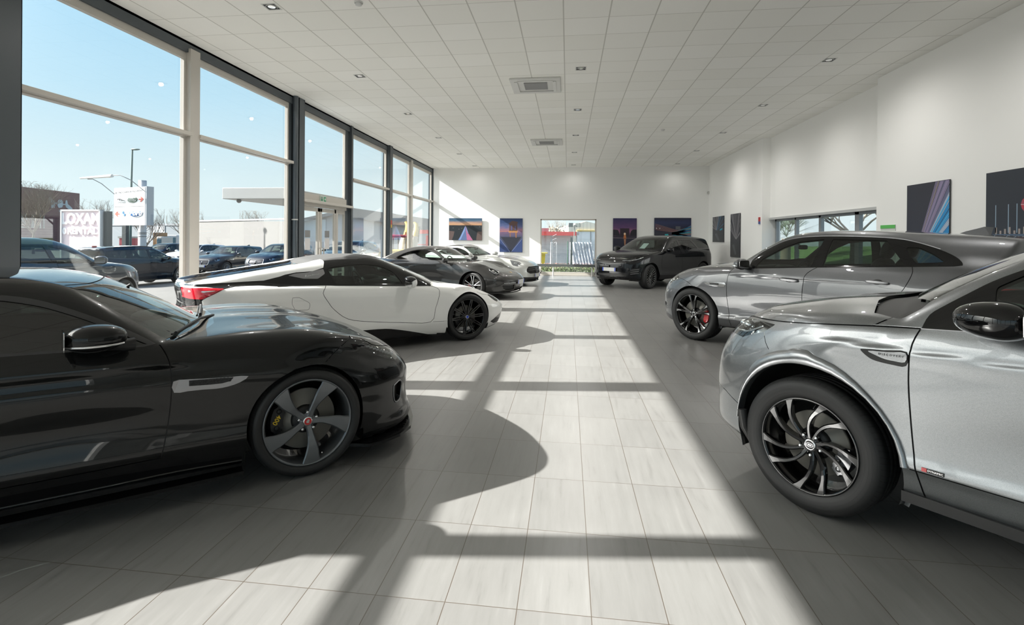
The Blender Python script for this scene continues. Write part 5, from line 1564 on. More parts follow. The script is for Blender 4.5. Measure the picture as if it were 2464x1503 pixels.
def cabriolet(name, loc, rz, M, steer=0):
    q = q_cabriolet()
    root = empty(name, loc, rz)
    M = dict(M)
    M['softtop'] = mat('grey_fabric', (.16, .155, .15), .9, bump=(400, .3, .001))
    B = build_skin(q, root, M, .75)
    place_wheels(q, root, M, make_wheel(q['wheel'], M), steer)
    cabin(q, root, M)
    mirror(root, M, .50, .96, .955, .075, .10, .065, 'paint', (.46, .82, .92), low=.1, band='gloss')
    strip(B, root, 'window_trim', M['black'], [(.42, .945), (.25, 1.048), (.08, 1.133), (-.1, 1.183), (-.35, 1.203), (-.6, 1.168), (-.85, 1.088), (-1.04, .985)], .007)
    handle(B, root, M, -.48, .78, .17)
    for s in (1, -1):
        L = MB()
        z = float(B.sz(np.array(1.72), np.array(.665)))
        Mx = Matrix.Translation((1.72, s * .665, z + .003)) @ Matrix.Rotation(R(26), 4, 'Y') @ Matrix.Rotation(s * R(-14), 4, 'X')
        L.lathe([(.128 + .006 * math.cos(a), .006 * math.sin(a)) for a in np.linspace(0, 2 * PI, 7)[:-1]], 28, 'Z', Mx @ Matrix.Diagonal((1.08, .74, 1, 1)), closed=True)
        L.ball((-.02, 0, -.008), .040, .040, .018, 12, 6, Mx)
        L.ball((.055, 0, -.012), .028, .028, .014, 12, 6, Mx)
        L.build('lamp_ring', M['chrome'], root)
        L = MB()
        L.ball((0, 0, -.045), .13, .09, .035, 14, 8, Mx)
        L.build('lamp_bowl', M['lampin'], root)
        L = MB()
        pts = [(.34, .405), (.50, .405), (.66, .41)]
        X = B.sxf(np.array([p[0] for p in pts]), np.array([p[1] for p in pts])) + .008
        for k in range(10):
            f = k / 9
            j = min(int(f * 2), 1)
            g = f * 2 - j
            L.ball((float(X[j] * (1 - g) + X[j + 1] * g), s * (pts[j][0] * (1 - g) + pts[j + 1][0] * g), .408), .012, .013, .010, 8, 5)
        L.build('daylight_bar', M['lampglow'], root)
        L = MB()
        for zz in (.28, .32):
            X = B.sxf(np.array([.38, .52, .66]), np.array([zz] * 3)) + .0
            L.tube([(float(X[i]), s * (.38, .52, .66)[i], zz) for i in range(3)], .005, 6)
        L.build('intake_slats', M['black'], root)
    L = MB()
    X = B.sxf(np.array([0, .3, .6, .75, .84]), np.array([.19] * 5))
    pp = [(float(X[i]) + .02, (0, .3, .6, .75, .84)[i], .165) for i in range(5)]
    L.tube([(p[0], -p[1], p[2]) for p in pp[::-1]] + pp[1:], .016, 6)
    L.build('front_lip', M['black'], root)
    b = MB()
    z = float(B.sz(np.array(1.93), np.array(0.)))
    b.prism([(-.03, -.022), (.02, -.026), (.04, 0), (.02, .026), (-.03, .022)], 0, .004, Matrix.Translation((1.93, 0, z)) @ Matrix.Rotation(R(24), 4, 'Y'))
    b.build('bonnet_crest', mat('gold', (.55, .38, .12), .3, .9), root)
    numplate(root, M, 2.205, .42, -.1, '', w=.46, h=.11)
    W = MB()
    W.tube([(.72, .05, .92), (.50, -.58, .93)], .008, 6)
    W.tube([(.70, .55, .93), (.70, -.02, .94)], .008, 6)
    W.build('windscreen_wipers', M['black'], root)
    return root, B

# ------------------------------------------------------------------ silver long-bonnet gran turismo at the back
def q_gt():
    q = dict(wb=2.63, track=.90, archz=.34, archr=(.37, .375),
        hood=[(-2.4, .80), (-2.1, .90), (-1.5, .95), (-.8, .93), (0, .93), (.5, .955), (.9, .945), (1.3, .905), (1.6, .85), (1.9, .775), (2.05, .71), (2.15, .63), (2.3, .5)],
        crown=[(-2.4, .06), (-1.4, .05), (0, .02), (.6, .05), (1.4, .05), (2.1, .05)], cp=2.6, hbumps=[(1.3, .74, .5, .16, .02), (1.2, .28, .6, .08, .012)],
        W=[(-2.4, .82), (-1.9, .92), (-1.3, .965), (-.6, .92), (.2, .91), (.9, .93), (1.3, .955), (1.8, .92), (2.1, .86), (2.3, .8)],
        sec=[(.12, -.09), (.2, -.03), (.32, 0), (.5, -.002), (.68, .0), (.80, -.02), (.90, -.06), (1.0, -.12)], bot=[(-2.4, .28), (-1.9, .16), (1.6, .14), (2.1, .14), (2.4, .18)],
        nosez=[(.14, 2.16), (.22, 2.20), (.40, 2.22), (.56, 2.20), (.66, 2.13), (.76, 2.0), (.85, 1.8)], nosey=[(0, 0), (.35, -.04), (.55, -.10), (.70, -.22), (.82, -.42), (.90, -.62), (.97, -.9)],
        tailz=[(.2, -2.1), (.5, -2.24), (.8, -2.22), (.95, -2.1)], taily=[(0, 0), (.4, -.04), (.7, -.18), (.85, -.4), (.93, -.65)],
        gh=[(-2.3, .82), (-1.9, .98), (-1.4, 1.14), (-1.0, 1.235), (-.6, 1.285), (-.35, 1.288), (-.15, 1.265), (.0, 1.215), (.25, 1.09), (.45, .985), (.65, .87), (.9, .74)],
        gwb=[(-1.9, .6), (-1.2, .76), (-.3, .83), (.7, .83)], gwt=[(-1.9, .4), (-1.2, .52), (.7, .57)], gz=(.93, 1.24), bow=.02,
        ks=(.36, .3, -.7), cg=.06, kg=.08, kn=.10, kr=.12, ku=[(-1.8, .08), (-.8, .02), (.9, .02)], kt=[(-2.3, .14), (-1.3, .14), (-.6, .06), (.6, .07), (1.2, .14), (2.2, .12)],
        spine=(-1.5, 1.6), zc=[(-1.5, .6), (0, .6), (1.6, .48)], cabin=(-1.1, .7, .9), under=.30)
    q['parts'] = [
        P('windscreen', 'T', [(-.06, -.1), (-.08, .25), (-.14, .44), (-.2, .54), (.05, .63), (.28, .72), (.42, .60), (.54, .38), (.58, -.1)], 'wind', one=True, pane=True, filt=lambda c, n: c[:, 2] > .93),
        P('roof_panel', 'T', [(-.10, -.1), (-.12, .25), (-.17, .42), (-.24, .52), (-.9, .52), (-1.0, -.1)], 'gloss', one=True, filt=lambda c, n: c[:, 2] > 1.15),
        P('side_window', 'S', smoothline([(.22, .95), (.05, 1.05), (-.12, 1.13), (-.4, 1.19), (-.75, 1.16), (-1.0, 1.08), (-1.15, .99)], n=2) + [(-.4, .945)], 'glassdark', -.004, pane=True, filt=lambda c, n: c[:, 1] > .45),
        P('door', 'S', [(.40, .92), (.46, .6), (.42, .30), (-.60, .30), (-.74, .6), (-.78, .93)], 'paint', filt=lambda c, n: c[:, 2] < .95),
        P('grille', 'F', rnd([(-.2, .40), (.46, .40), (.60, .46), (.58, .56), (.46, .62), (-.2, .62)], .05), 'black', -.02, one=True),
        P('lower_intake', 'F', rnd([(-.2, .19), (.70, .19), (.76, .30), (-.2, .26)], .02), 'black', -.01, one=True),
        P('headlight', 'T', rnd([(1.55, .72), (1.80, .58), (1.93, .60), (1.86, .76), (1.68, .83)], .05), 'headsilver', .002, filt=lambda c, n: c[:, 2] > .55)]
    q['gaps'] = [('S', [(.40, .92), (.46, .6), (.42, .30), (-.60, .30), (-.74, .6), (-.78, .93)], .006)]
    q['wheel'] = dict(R=.34, rim=.262, width=.25, disc=.17, cal=188, hubr=.045, huby=-.03, mat='rimblack', spokes=[dict(n=10, a0=0, seg=3, keys=[(.03, 0, .012, -.03, .04), (.15, 0, .014, -.012, .04), (.256, 0, .020, -.003, .03)])])
    q['in'] = dict(floor=.22, dash=(.05, .92), dw=.62, seat=-.55, sz=.40, back=22, sh=.56, mirror=(.02, 1.15))
    return q
def gran_turismo(name, loc, rz, M):
    q = q_gt()
    M = dict(M)
    M['headsilver'] = mat('clear_headlight', (.20, .21, .22), .15, .7, 1.0)
    root = empty(name, loc, rz)
    B = build_skin(q, root, M, .65)
    place_wheels(q, root, M, make_wheel(q['wheel'], M))
    cabin(q, root, M)
    mirror(root, M, .30, 1.0, .975, .075, .10, .065, 'paint', (.24, .86, .93), low=.2, band='gloss')
    handle(B, root, M, -.56, .82, .17)
    g = MB()
    X = float(B.sxf(np.array(0.), np.array(.51)))
    g.lathe([(.062, .012), (.070, .012), (.070, 0), (.062, 0)], 24, 'X', Matrix.Translation((X - .005, 0, .51)), closed=True)
    for k in range(3):
        a = R(90 + 120 * k)
        g.tube([(X, 0, .51), (X, .066 * math.cos(a), .51 + .066 * math.sin(a))], .005, 5)
    xs = B.sxf(np.array([.12, .3, .5]), np.array([.51] * 3)) - .004
    for s in (1, -1): g.tube([(float(xs[i]), s * (.12, .3, .5)[i], .51) for i in range(3)], .007, 6)
    g.build('grille_star_bar', M['satin'], root)
    L = MB()
    X = B.sxf(np.array([0, .3, .6, .78]), np.array([.17] * 4))
    pp = [(float(X[i]) + .03, (0, .3, .6, .78)[i], .155) for i in range(4)]
    L.tube([(p[0], -p[1], p[2]) for p in pp[::-1]] + pp[1:], .018, 6)
    L.build('front_lip', M['black'], root)
    for s in (1, -1):
        L = MB()
        z = float(B.sz(np.array(1.76), np.array(.70))) - .03
        L.ball((1.74, s * .71, z), .09, .06, .03, 12, 6)
        L.build('lamp_housing', M['lampglow'], root)
    numplate(root, M, 2.235, .34, 0, '', w=.46)
    return root, B

# ------------------------------------------------------------------ black luxury suv by the back wall
def q_lux():
    dlo = smoothline([(.60, 1.17), (.48, 1.26), (.30, 1.37), (.12, 1.46), (-.1, 1.515), (-.6, 1.535), (-1.2, 1.52), (-1.7, 1.475), (-2.0, 1.42)], n=2) + [(-2.16, 1.22), (-1.5, 1.20), (-.5, 1.175), (.5, 1.14)]
    q = dict(wb=2.874, track=.945, archz=.375, archr=(.425, .425),
        hood=[(-2.55, 1.08), (-2.2, 1.19), (-1.5, 1.22), (-.3, 1.19), (.6, 1.18), (1.1, 1.165), (1.5, 1.125), (1.9, 1.06), (2.1, .99), (2.2, .90), (2.3, .76)],
        crown=[(-2.5, .05), (-1.4, .04), (0, .05), (1.0, .07), (2.0, .08)], cp=3.0,
        W=[(-2.5, .86), (-2.0, .94), (-1.437, .97), (-.5, .95), (.4, .95), (1.0, .955), (1.437, .97), (1.9, .94), (2.2, .87)],
        sec=[(.20, -.08), (.30, -.03), (.42, .0), (.55, -.006), (.75, .0), (.95, .002), (1.06, -.015), (1.15, -.045), (1.3, -.13)], bumps=[(0, .55, .8, .14, -.02)],
        bot=[(-2.5, .42), (-2.0, .30), (1.5, .26), (2.0, .26), (2.4, .32)],
        nosez=[(.24, 2.18), (.34, 2.25), (.55, 2.27), (.75, 2.26), (.9, 2.20), (1.0, 2.10), (1.1, 1.95)], nosey=[(0, 0), (.4, -.03), (.62, -.09), (.76, -.19), (.86, -.34), (.94, -.55), (1.0, -.8)],
        tailz=[(.3, -2.3), (.5, -2.42), (.9, -2.42), (1.15, -2.34), (1.4, -2.25)], taily=[(0, 0), (.4, -.04), (.65, -.12), (.8, -.24), (.9, -.42), (.97, -.7)],
        gh=[(-2.7, 1.0), (-2.45, 1.22), (-2.30, 1.40), (-2.22, 1.52), (-2.1, 1.575), (-1.5, 1.63), (-.8, 1.66), (-.25, 1.655), (.1, 1.615), (.35, 1.54), (.7, 1.36), (1.0, 1.19), (1.3, 1.0)],
        gwb=[(-2.3, .80), (-1.6, .88), (.9, .91)], gwt=[(-2.3, .58), (-1.5, .63), (.9, .66)], gz=(1.15, 1.58), bow=.02, ks=(.28, .12, -.6), cg=.04, kg=.08, kn=.09, kr=.10, ku=[(-2.3, .05), (.9, .02)], kt=[(-2.5, .10), (-1, .07), (.9, .07), (2.3, .10)],
        spine=(-1.8, 1.6), zc=[(-1.8, .8), (0, .8), (1.6, .68)], cabin=(-2.1, .95, 1.08), under=.38)
    q['parts'] = [
        P('windscreen', 'T', [(.28, -.1), (.26, .3), (.20, .50), (.14, .60), (.45, .69), (.70, .80), (.84, .62), (.92, .35), (.96, -.1)], 'wind', one=True, pane=True, filt=lambda c, n: c[:, 2] > 1.15),
        P('window_frame', 'S', dlo, 'gloss', filt=lambda c, n: (c[:, 1] > .45) & (c[:, 2] < 1.6)),
        P('front_side_window', 'S', rnd([(.50, 1.18), (.36, 1.30), (.15, 1.41), (-.2, 1.49), (-.18, 1.19)], .01), 'glass', -.004, pane=True, filt=lambda c, n: c[:, 1] > .45),
        P('rear_side_window', 'S', rnd([(-.28, 1.20), (-.30, 1.50), (-1.0, 1.505), (-1.22, 1.225)], .02), 'glassdark', -.004, pane=True, filt=lambda c, n: c[:, 1] > .45),
        P('quarter_window', 'S', rnd([(-1.32, 1.24), (-1.12, 1.50), (-1.65, 1.455), (-1.98, 1.38), (-2.06, 1.25)], .03), 'glassdark', -.004, filt=lambda c, n: c[:, 1] > .45),
        P('front_door', 'S', [(.86, 1.14), (.92, .8), (.88, .44), (-.2, .44), (-.2, 1.17)], 'paint', filt=lambda c, n: c[:, 2] < 1.18),
        P('rear_door', 'S', [(-.2, .44), (-.9, .44), (-1.06, .7), (-1.22, .85), (-1.24, 1.2), (-.2, 1.18)], 'paint', filt=lambda c, n: c[:, 2] < 1.21),
        P('grille', 'F', rnd([(-.2, .76), (.58, .78), (.60, .94), (-.2, .97)], .02), 'meshdark', -.01, one=True),
        P('headlight', 'S', rnd([(2.24, .80), (2.05, .86), (1.80, .955), (1.70, .985), (1.95, .985), (2.24, .96)], .01), 'lens', filt=lambda c, n: c[:, 1] > .55),
        P('lower_grille', 'F', rnd([(-.2, .36), (.56, .36), (.60, .44), (-.2, .48)], .02), 'black', -.02, one=True),
        P('side_intake', 'F', rnd([(.66, .42), (.84, .46), (.90, .66), (.74, .64)], .02), 'black', -.02)]
    q['gaps'] = [('S', [(.84, 1.15), (.92, .8), (.88, .44), (-.9, .44), (-1.06, .7), (-1.22, .85), (-1.24, 1.2)], .006), ('S', [(-.2, .44), (-.2, 1.18)], .006), ('S', [(.84, 1.12), (1.6, 1.06), (1.95, .99)], .006)]
    q['wheel'] = dict(R=.378, rim=.268, width=.26, disc=.18, cal=188, hubr=.055, huby=-.03, mat='rimsilver' if False else 'rimblack', tips=[dict(n=20, a0=0, keys=[(.06, 0, .003, -.026, .003), (.16, 0, .003, -.008, .003), (.262, 0, .006, .002, .003)])],
        spokes=[dict(n=20, a0=0, seg=3, keys=[(.03, 0, .006, -.03, .04), (.15, 0, .006, -.012, .04), (.262, 0, .010, -.002, .03)])])
    q['in'] = dict(floor=.45, dash=(.32, 1.13), dw=.74, seat=-.40, sz=.72, back=18, sh=.60, rear=-1.15, mirror=(.40, 1.40))
    return q
def lux_suv(name, loc, rz, M, steer=0):
    q = q_lux()
    root = empty(name, loc, rz)
    M = dict(M)
    def bm_(t, b):
        tc = _n(t, 'ShaderNodeTexCoord')
        mp = _n(t, 'ShaderNodeMapping')
        mp.inputs['Rotation'].default_value = (R(45), 0, 0)
        t.links.new(tc.outputs['Object'], mp.inputs[0])
        w = _n(t, 'ShaderNodeTexChecker')
        w.inputs['Scale'].default_value = 26
        w.inputs[1].default_value = (.02, .02, .02, 1)
        w.inputs[2].default_value = (.002, .002, .002, 1)
        t.links.new(mp.outputs[0], w.inputs[0])
        t.links.new(w.outputs[0], b.inputs['Base Color'])
        b.inputs['Roughness'].default_value = .3
    M['meshdark'] = nodemat('dark_mesh', bm_)
    B = build_skin(q, root, M, .7)
    place_wheels(q, root, M, make_wheel(q['wheel'], M), steer)
    cabin(q, root, M)
    mirror(root, M, .62, 1.06, 1.20, .10, .12, .085, 'paint', (.62, .90, 1.14), low=.3, band='gloss')
    for s in (1, -1):
        L = MB()
        L.tube(on_side(B, [(1.74, .975), (1.84, .935), (2.0, .89), (2.10, .87)], s, .004), .008, 6)
        L.tube(on_side(B, [(2.10, .87), (2.18, .86)], s, .004), .008, 6)
        L.build('daylight_bar', M['lampglow'], root)
        L = MB()
        plate_on_side(B, L, [(2.16, .80), (1.95, .88), (1.9, .96), (2.16, .94)], s, -.10, -.06)
        L.build('lamp_housing', M['lampin'], root)
        L = MB()
        L.box(-.05, .05, -.002, .002, -.05, .05) if False else None
        for zz in (.46, .52, .58):
            X = B.sxf(np.array([.70, .86]), np.array([zz, zz + .02])) + .003
            L.tube([(float(X[0]), s * .70, zz), (float(X[1]), s * .86, zz + .02)], .008, 6)
        L.build('intake_blades', M['satin'], root)
    b = MB()
    X = float(B.sxf(np.array(.16), np.array(.85)))
    b.lathe([(.001, .012), (.035, .012), (.040, 0)], 16, 'X', Matrix.Translation((X - .005, .16, .84)) @ Matrix.Diagonal((1, 1, .55, 1)))
    b.build('grille_badge', M['chrome'], root)
    numplate(root, M, 2.285, .58, 0, '')
    pp = MB()
    pp.box(-.105, .105, -.15, .15, 0, .002)
    addtext(pp, '_____\n____\n_____', .05, Matrix.Translation((0, 0, .002)), extr=.0005)
    o = pp.build('price_sheet', [mat('sheet_white', (.62, .72, .72), .6)], root)
    o.matrix_local = Matrix.Translation((.60, .05, 1.30)) @ Matrix.Rotation(R(0), 4, 'Z') @ Matrix(((0, 0, 1, 0), (1, 0, 0, 0), (0, 1, 0, 0), (0, 0, 0, 1))) @ Matrix.Rotation(R(-55), 4, 'X') 
    W = MB()
    W.tube([(1.02, .10, 1.18), (.86, -.66, 1.16)], .009, 6)
    W.tube([(1.0, .64, 1.17), (1.02, .05, 1.18)], .009, 6)
    W.build('windscreen_wipers', M['black'], root)
    return root, B
# ------------------------------------------------------------------ room
def cam_ray(px, py):
    a, b = px - 1197.1, py - 577.04
    cr, sr = math.cos(.0080), math.sin(.0080)
    r, u2 = (a * cr + b * sr) / 1270.1, -(-a * sr + b * cr) / 1270.1
    cp, sp = math.cos(-.0029), math.sin(-.0029)
    d, u = cp - u2 * sp, sp + u2 * cp
    c, s = math.cos(.1324), math.sin(.1324)
    return Vector((r * c - d * s, r * s + d * c, u))
def at(px, dist, z=None, py=577):
    """world point seen at column px, dist metres ahead of the camera (height z, or the row py)"""
    v = cam_ray(px, py)
    p = v * dist + Vector((0, 0, 1.5104))
    if z is not None: p.z = z
    return p
XL, XR, XR2, YB, YN, ZC = -5.74, 5.556, 5.78, 21.95, -7.3, 4.465
steel = mat('steel_paint', (.070, .083, .093), .42)
cream = mat('cream_aluminium', (.53, .50, .455), .38)
wallm = mat('wall_paint', (.93, .93, .915), .75, bump=(40, .06, .002))
def floor_mat(t, b):
    tc = _n(t, 'ShaderNodeTexCoord')
    sp = _n(t, 'ShaderNodeSeparateXYZ')
    t.links.new(tc.outputs['Object'], sp.inputs[0])
    u = mth(t, 'DIVIDE', mth(t, 'SUBTRACT', sp.outputs[0], -.7937), .3)
    v = mth(t, 'DIVIDE', mth(t, 'SUBTRACT', sp.outputs[1], 2.7406), .6)
    fu, fv = mth(t, 'FRACT', u), mth(t, 'FRACT', v)
    du = mth(t, 'MULTIPLY', mth(t, 'MINIMUM', fu, mth(t, 'SUBTRACT', 1.0, fu)), .3)
    dv = mth(t, 'MULTIPLY', mth(t, 'MINIMUM', fv, mth(t, 'SUBTRACT', 1.0, fv)), .6)
    gr = mth(t, 'LESS_THAN', mth(t, 'MINIMUM', du, dv), .0018)
    cb = _n(t, 'ShaderNodeCombineXYZ')
    t.links.new(mth(t, 'FLOOR', u), cb.inputs[0])
    t.links.new(mth(t, 'FLOOR', v), cb.inputs[1])
    wn_ = _n(t, 'ShaderNodeTexWhiteNoise', noise_dimensions='2D')
    t.links.new(cb.outputs[0], wn_.inputs['Vector'])
    mp = _n(t, 'ShaderNodeMapping')
    mp.inputs['Scale'].default_value = (26, 2.2, 1)
    ofs = _n(t, 'ShaderNodeVectorMath', operation='MULTIPLY_ADD')
    t.links.new(wn_.outputs['Color'], ofs.inputs[0])
    ofs.inputs[1].default_value = (3, 9, 0)
    t.links.new(tc.outputs['Object'], ofs.inputs[2])
    t.links.new(ofs.outputs[0], mp.inputs[0])
    nz = _n(t, 'ShaderNodeTexNoise')
    nz.inputs['Scale'].default_value = 1.0
    nz.inputs['Detail'].default_value = 6
    nz.inputs['Roughness'].default_value = .62
    t.links.new(mp.outputs[0], nz.inputs['Vector'])
    n2 = _n(t, 'ShaderNodeTexNoise')
    n2.inputs['Scale'].default_value = 2.4
    t.links.new(ofs.outputs[0], n2.inputs['Vector'])
    base = ramp(t, nz.outputs['Fac'], [(.24, (.150, .147, .141)), (.42, (.190, .187, .180)), (.60, (.203, .200, .193)), (.78, (.232, .229, .221))])
    tv = mth(t, 'MULTIPLY_ADD', wn_.outputs['Value'], .12, .94)
    tv = mth(t, 'MULTIPLY', tv, mth(t, 'MULTIPLY_ADD', n2.outputs['Fac'], .16, .92))
    vm = _n(t, 'ShaderNodeVectorMath', operation='SCALE')
    t.links.new(base, vm.inputs[0])
    t.links.new(tv, vm.inputs['Scale'])
    col = mixc(t, gr, vm.outputs[0], (.080, .064, .050))
    t.links.new(col, b.inputs['Base Color'])
    t.links.new(mth(t, 'MULTIPLY_ADD', nz.outputs['Fac'], .10, .28), b.inputs['Roughness'])
    bp = _n(t, 'ShaderNodeBump')
    bp.inputs['Strength'].default_value = .25
    bp.inputs['Distance'].default_value = .001
    t.links.new(mth(t, 'SUBTRACT', 1.0, gr), bp.inputs['Height'])
    t.links.new(bp.outputs[0], b.inputs['Normal'])
def ceil_mat(t, b):
    tc = _n(t, 'ShaderNodeTexCoord')
    sp = _n(t, 'ShaderNodeSeparateXYZ')
    t.links.new(tc.outputs['Object'], sp.inputs[0])
    u = mth(t, 'DIVIDE', mth(t, 'SUBTRACT', sp.outputs[0], -.08), .6)
    v = mth(t, 'DIVIDE', mth(t, 'SUBTRACT', sp.outputs[1], 7.15), .6)
    fu, fv = mth(t, 'FRACT', u), mth(t, 'FRACT', v)
    du = mth(t, 'MINIMUM', fu, mth(t, 'SUBTRACT', 1.0, fu))
    dv = mth(t, 'MINIMUM', fv, mth(t, 'SUBTRACT', 1.0, fv))
    gr = mth(t, 'MAXIMUM', mth(t, 'LESS_THAN', du, .0135), mth(t, 'LESS_THAN', dv, .0075))
    cb = _n(t, 'ShaderNodeCombineXYZ')
    t.links.new(mth(t, 'FLOOR', u), cb.inputs[0])
    t.links.new(mth(t, 'FLOOR', v), cb.inputs[1])
    w = _n(t, 'ShaderNodeTexWhiteNoise', noise_dimensions='2D')
    t.links.new(cb.outputs[0], w.inputs['Vector'])
    a = ramp(t, w.outputs['Value'], [(0, (.90, .895, .85)), (.5, (.915, .91, .87)), (1, (.94, .935, .90))])
    t.links.new(mixc(t, gr, a, (.60, .59, .55)), b.inputs['Base Color'])
    b.inputs['Roughness'].default_value = .9
    bp = _n(t, 'ShaderNodeBump')
    bp.inputs['Strength'].default_value = .5
    bp.inputs['Distance'].default_value = .006
    t.links.new(gr, bp.inputs['Height'])
    bp.invert = True
    t.links.new(bp.outputs[0], b.inputs['Normal'])
def struct(mb, name, m, bevel=0, kids=None, parent=None):
    o = mb.build(name, m, parent, bevel=bevel)
    if parent is None: o['kind'] = 'structure'
    return o
mb = MB(); mb.box(XL - .25, XR + .45, YN - .1, YB + .2, -.12, 0)
struct(mb, 'floor', nodemat('floor_tiles', floor_mat))
mb = MB(); mb.box(XL - .22, XR + .5, YN - .1, YB + .2, ZC, ZC + .12)
struct(mb, 'ceiling', nodemat('ceiling_tiles', ceil_mat))
mb = MB(); mb.box(XL - .6, XR + .8, YN - .4, YB + .3, ZC + .12, ZC + .5)
struct(mb, 'trim_1', steel)
# back wall round its window
wx0, wx1, wz0, wz1 = -1.13, 1.15, .06, 2.33
mb = MB()
mb.box(XL + .02, wx0, YB, YB + .22, 0, ZC)
mb.box(wx1, XR + .5, YB, YB + .22, 0, ZC)
mb.box(wx0, wx1, YB, YB + .22, wz1, ZC)
mb.box(wx0, wx1, YB, YB + .22, 0, wz0)
struct(mb, 'wall_back', wallm)
# right wall: two flush stretches and a recess with a window band
mb = MB()
mb.box(XR, XR + .5, YN, 10.42, 0, ZC)
struct(mb, 'wall_right', wallm)
mb = MB()
mb.box(XR, XR + .5, 16.12, YB, 0, ZC)
struct(mb, 'wall_right', wallm)
mb = MB()
mb.box(XR2, XR2 + .14, 10.42, 16.12, 2.16, ZC)
mb.box(XR2, XR2 + .28, 10.42, 16.12, 0, .16)
struct(mb, 'wall_right', wallm)
# near wall with big windows behind the camera
mb = MB()
mb.box(XL, XR + .5, YN - .2, YN, 3.9, ZC)
mb.box(XL, XR + .5, YN - .2, YN, 0, .15)
for x in (-5.74, -2.3, 1.1, 4.6):
    mb.box(x, x + (.25 if x < 4 else 1.4), YN - .2, YN, .15, 3.9)
struct(mb, 'wall_near', wallm)
pane = glass('window_glass', (.97, .98, .975), 1.45)
e = empty('window_2'); e['kind'] = 'structure'
mb = MB()
mb.box(XL + .2, XR, YN - .12, YN - .11, .15, 3.9)
mb.build('pane', pane, e)
# ---- glazed left wall
e = empty('window_1'); e['kind'] = 'structure'
mb = MB()
mb.box(XL - .16, XL, YN, YB, 4.30, ZC)
mb.box(XL - .20, XL - .0, YN, YB, ZC - .035, ZC)
mb.build('header_beam', steel, e)
bays = [(-7.3, -4.40), (-4.15, -1.30), (-1.20, 1.80), (1.90, 4.57), (4.81, 7.34), (7.55, 10.32), (10.78, 13.16), (13.48, 16.30), (16.58, 18.78), (18.98, 21.95)]
DOOR = 6
for i, (a, b) in enumerate(bays):
    f = MB()
    x0, x1 = XL - .10, XL - .035
    f.box(x0, x1, a, b, 4.20, 4.30)
    f.box(x0, x1, a, a + .045, .0, 4.20)
    f.box(x0, x1, b - .045, b, .0, 4.20)
    if i != DOOR:
        f.box(x0, x1, a, b, .0, .11)
        f.box(x0, x1 + .02, a, b, 3.015, 3.105)
        f.box(x1, XL + .075, a - (.02 if i else 0), b + .02, 3.03, 3.085)
    f.build('window_frame', cream, e, bevel=.004)
    g = MB()
    if i != DOOR:
        g.box(XL - .072, XL - .064, a + .05, b - .05, .10, 3.02)
        g.box(XL - .072, XL - .064, a + .05, b - .05, 3.10, 4.21)
    else:
        g.box(XL - .072, XL - .064, a + .05, b - .05, 2.49, 4.21)
    g.build('pane', pane, e)
for k, (y0, y1, m, x1, nm) in enumerate([(-4.40, -4.15, steel, -5.66, 'steel_column'), (-1.30, -1.20, cream, -5.70, 'mullion'), (1.80, 1.90, cream, -5.70, 'mullion'), (4.57, 4.81, steel, -5.66, 'steel_column'), (7.34, 7.55, cream, -5.70, 'mullion'),
        (10.54, 10.78, steel, -5.66, 'steel_column'), (13.36, 13.48, steel, -5.70, 'steel_column'), (16.30, 16.58, steel, -5.66, 'steel_column'), (18.78, 18.98, cream, -5.70, 'mullion'), (21.935, 21.95, steel, -5.70, 'steel_column')]):
    c = MB()
    if m is steel:
        xm = x1
        xo = XL - .16
        c.box(xo, xm, y0, y0 + .014, 0, ZC)
        c.box(xo, xm, y1 - .014, y1, 0, ZC)
        c.box(XL - .04, XL - .03, y0, y1, 0, ZC)
        c.box(xo, xo + .014, y0, y1, 0, ZC)
        c.box(xm - .014, xm, y0, y1, 0, ZC)
    else:
        c.box(XL - .10, x1, y0, y1, 0, 4.36)
    if nm == 'steel_column' and y0 in (10.54, 13.36): c.box(XL - .10, XL - .03, y0 - .22, y0, 0, ZC)
    struct(c, 'trim_%d' % (k + 2), m, bevel=.003)
# rain pipe in front of the big column
rp = empty('rain_pipe', (-5.70, 10.45, 0), 0, 'grey vertical pipe with a white strap on the steel column left of the glass door', 'pipe')
c = MB(); c.tube([(0, 0, 0), (0, 0, 4.46)], .058, 20); c.build('pipe', mat('pipe_grey', (.075, .09, .105), .22, .3, .5), rp)
c = MB(); c.lathe([(.060, 1.86), (.064, 1.86), (.064, 1.885), (.060, 1.885)], 20); c.box(.0, .02, .05, .11, 1.86, 1.885); c.build('pipe_strap', mat('strap_white', (.6, .6, .58), .4), rp)
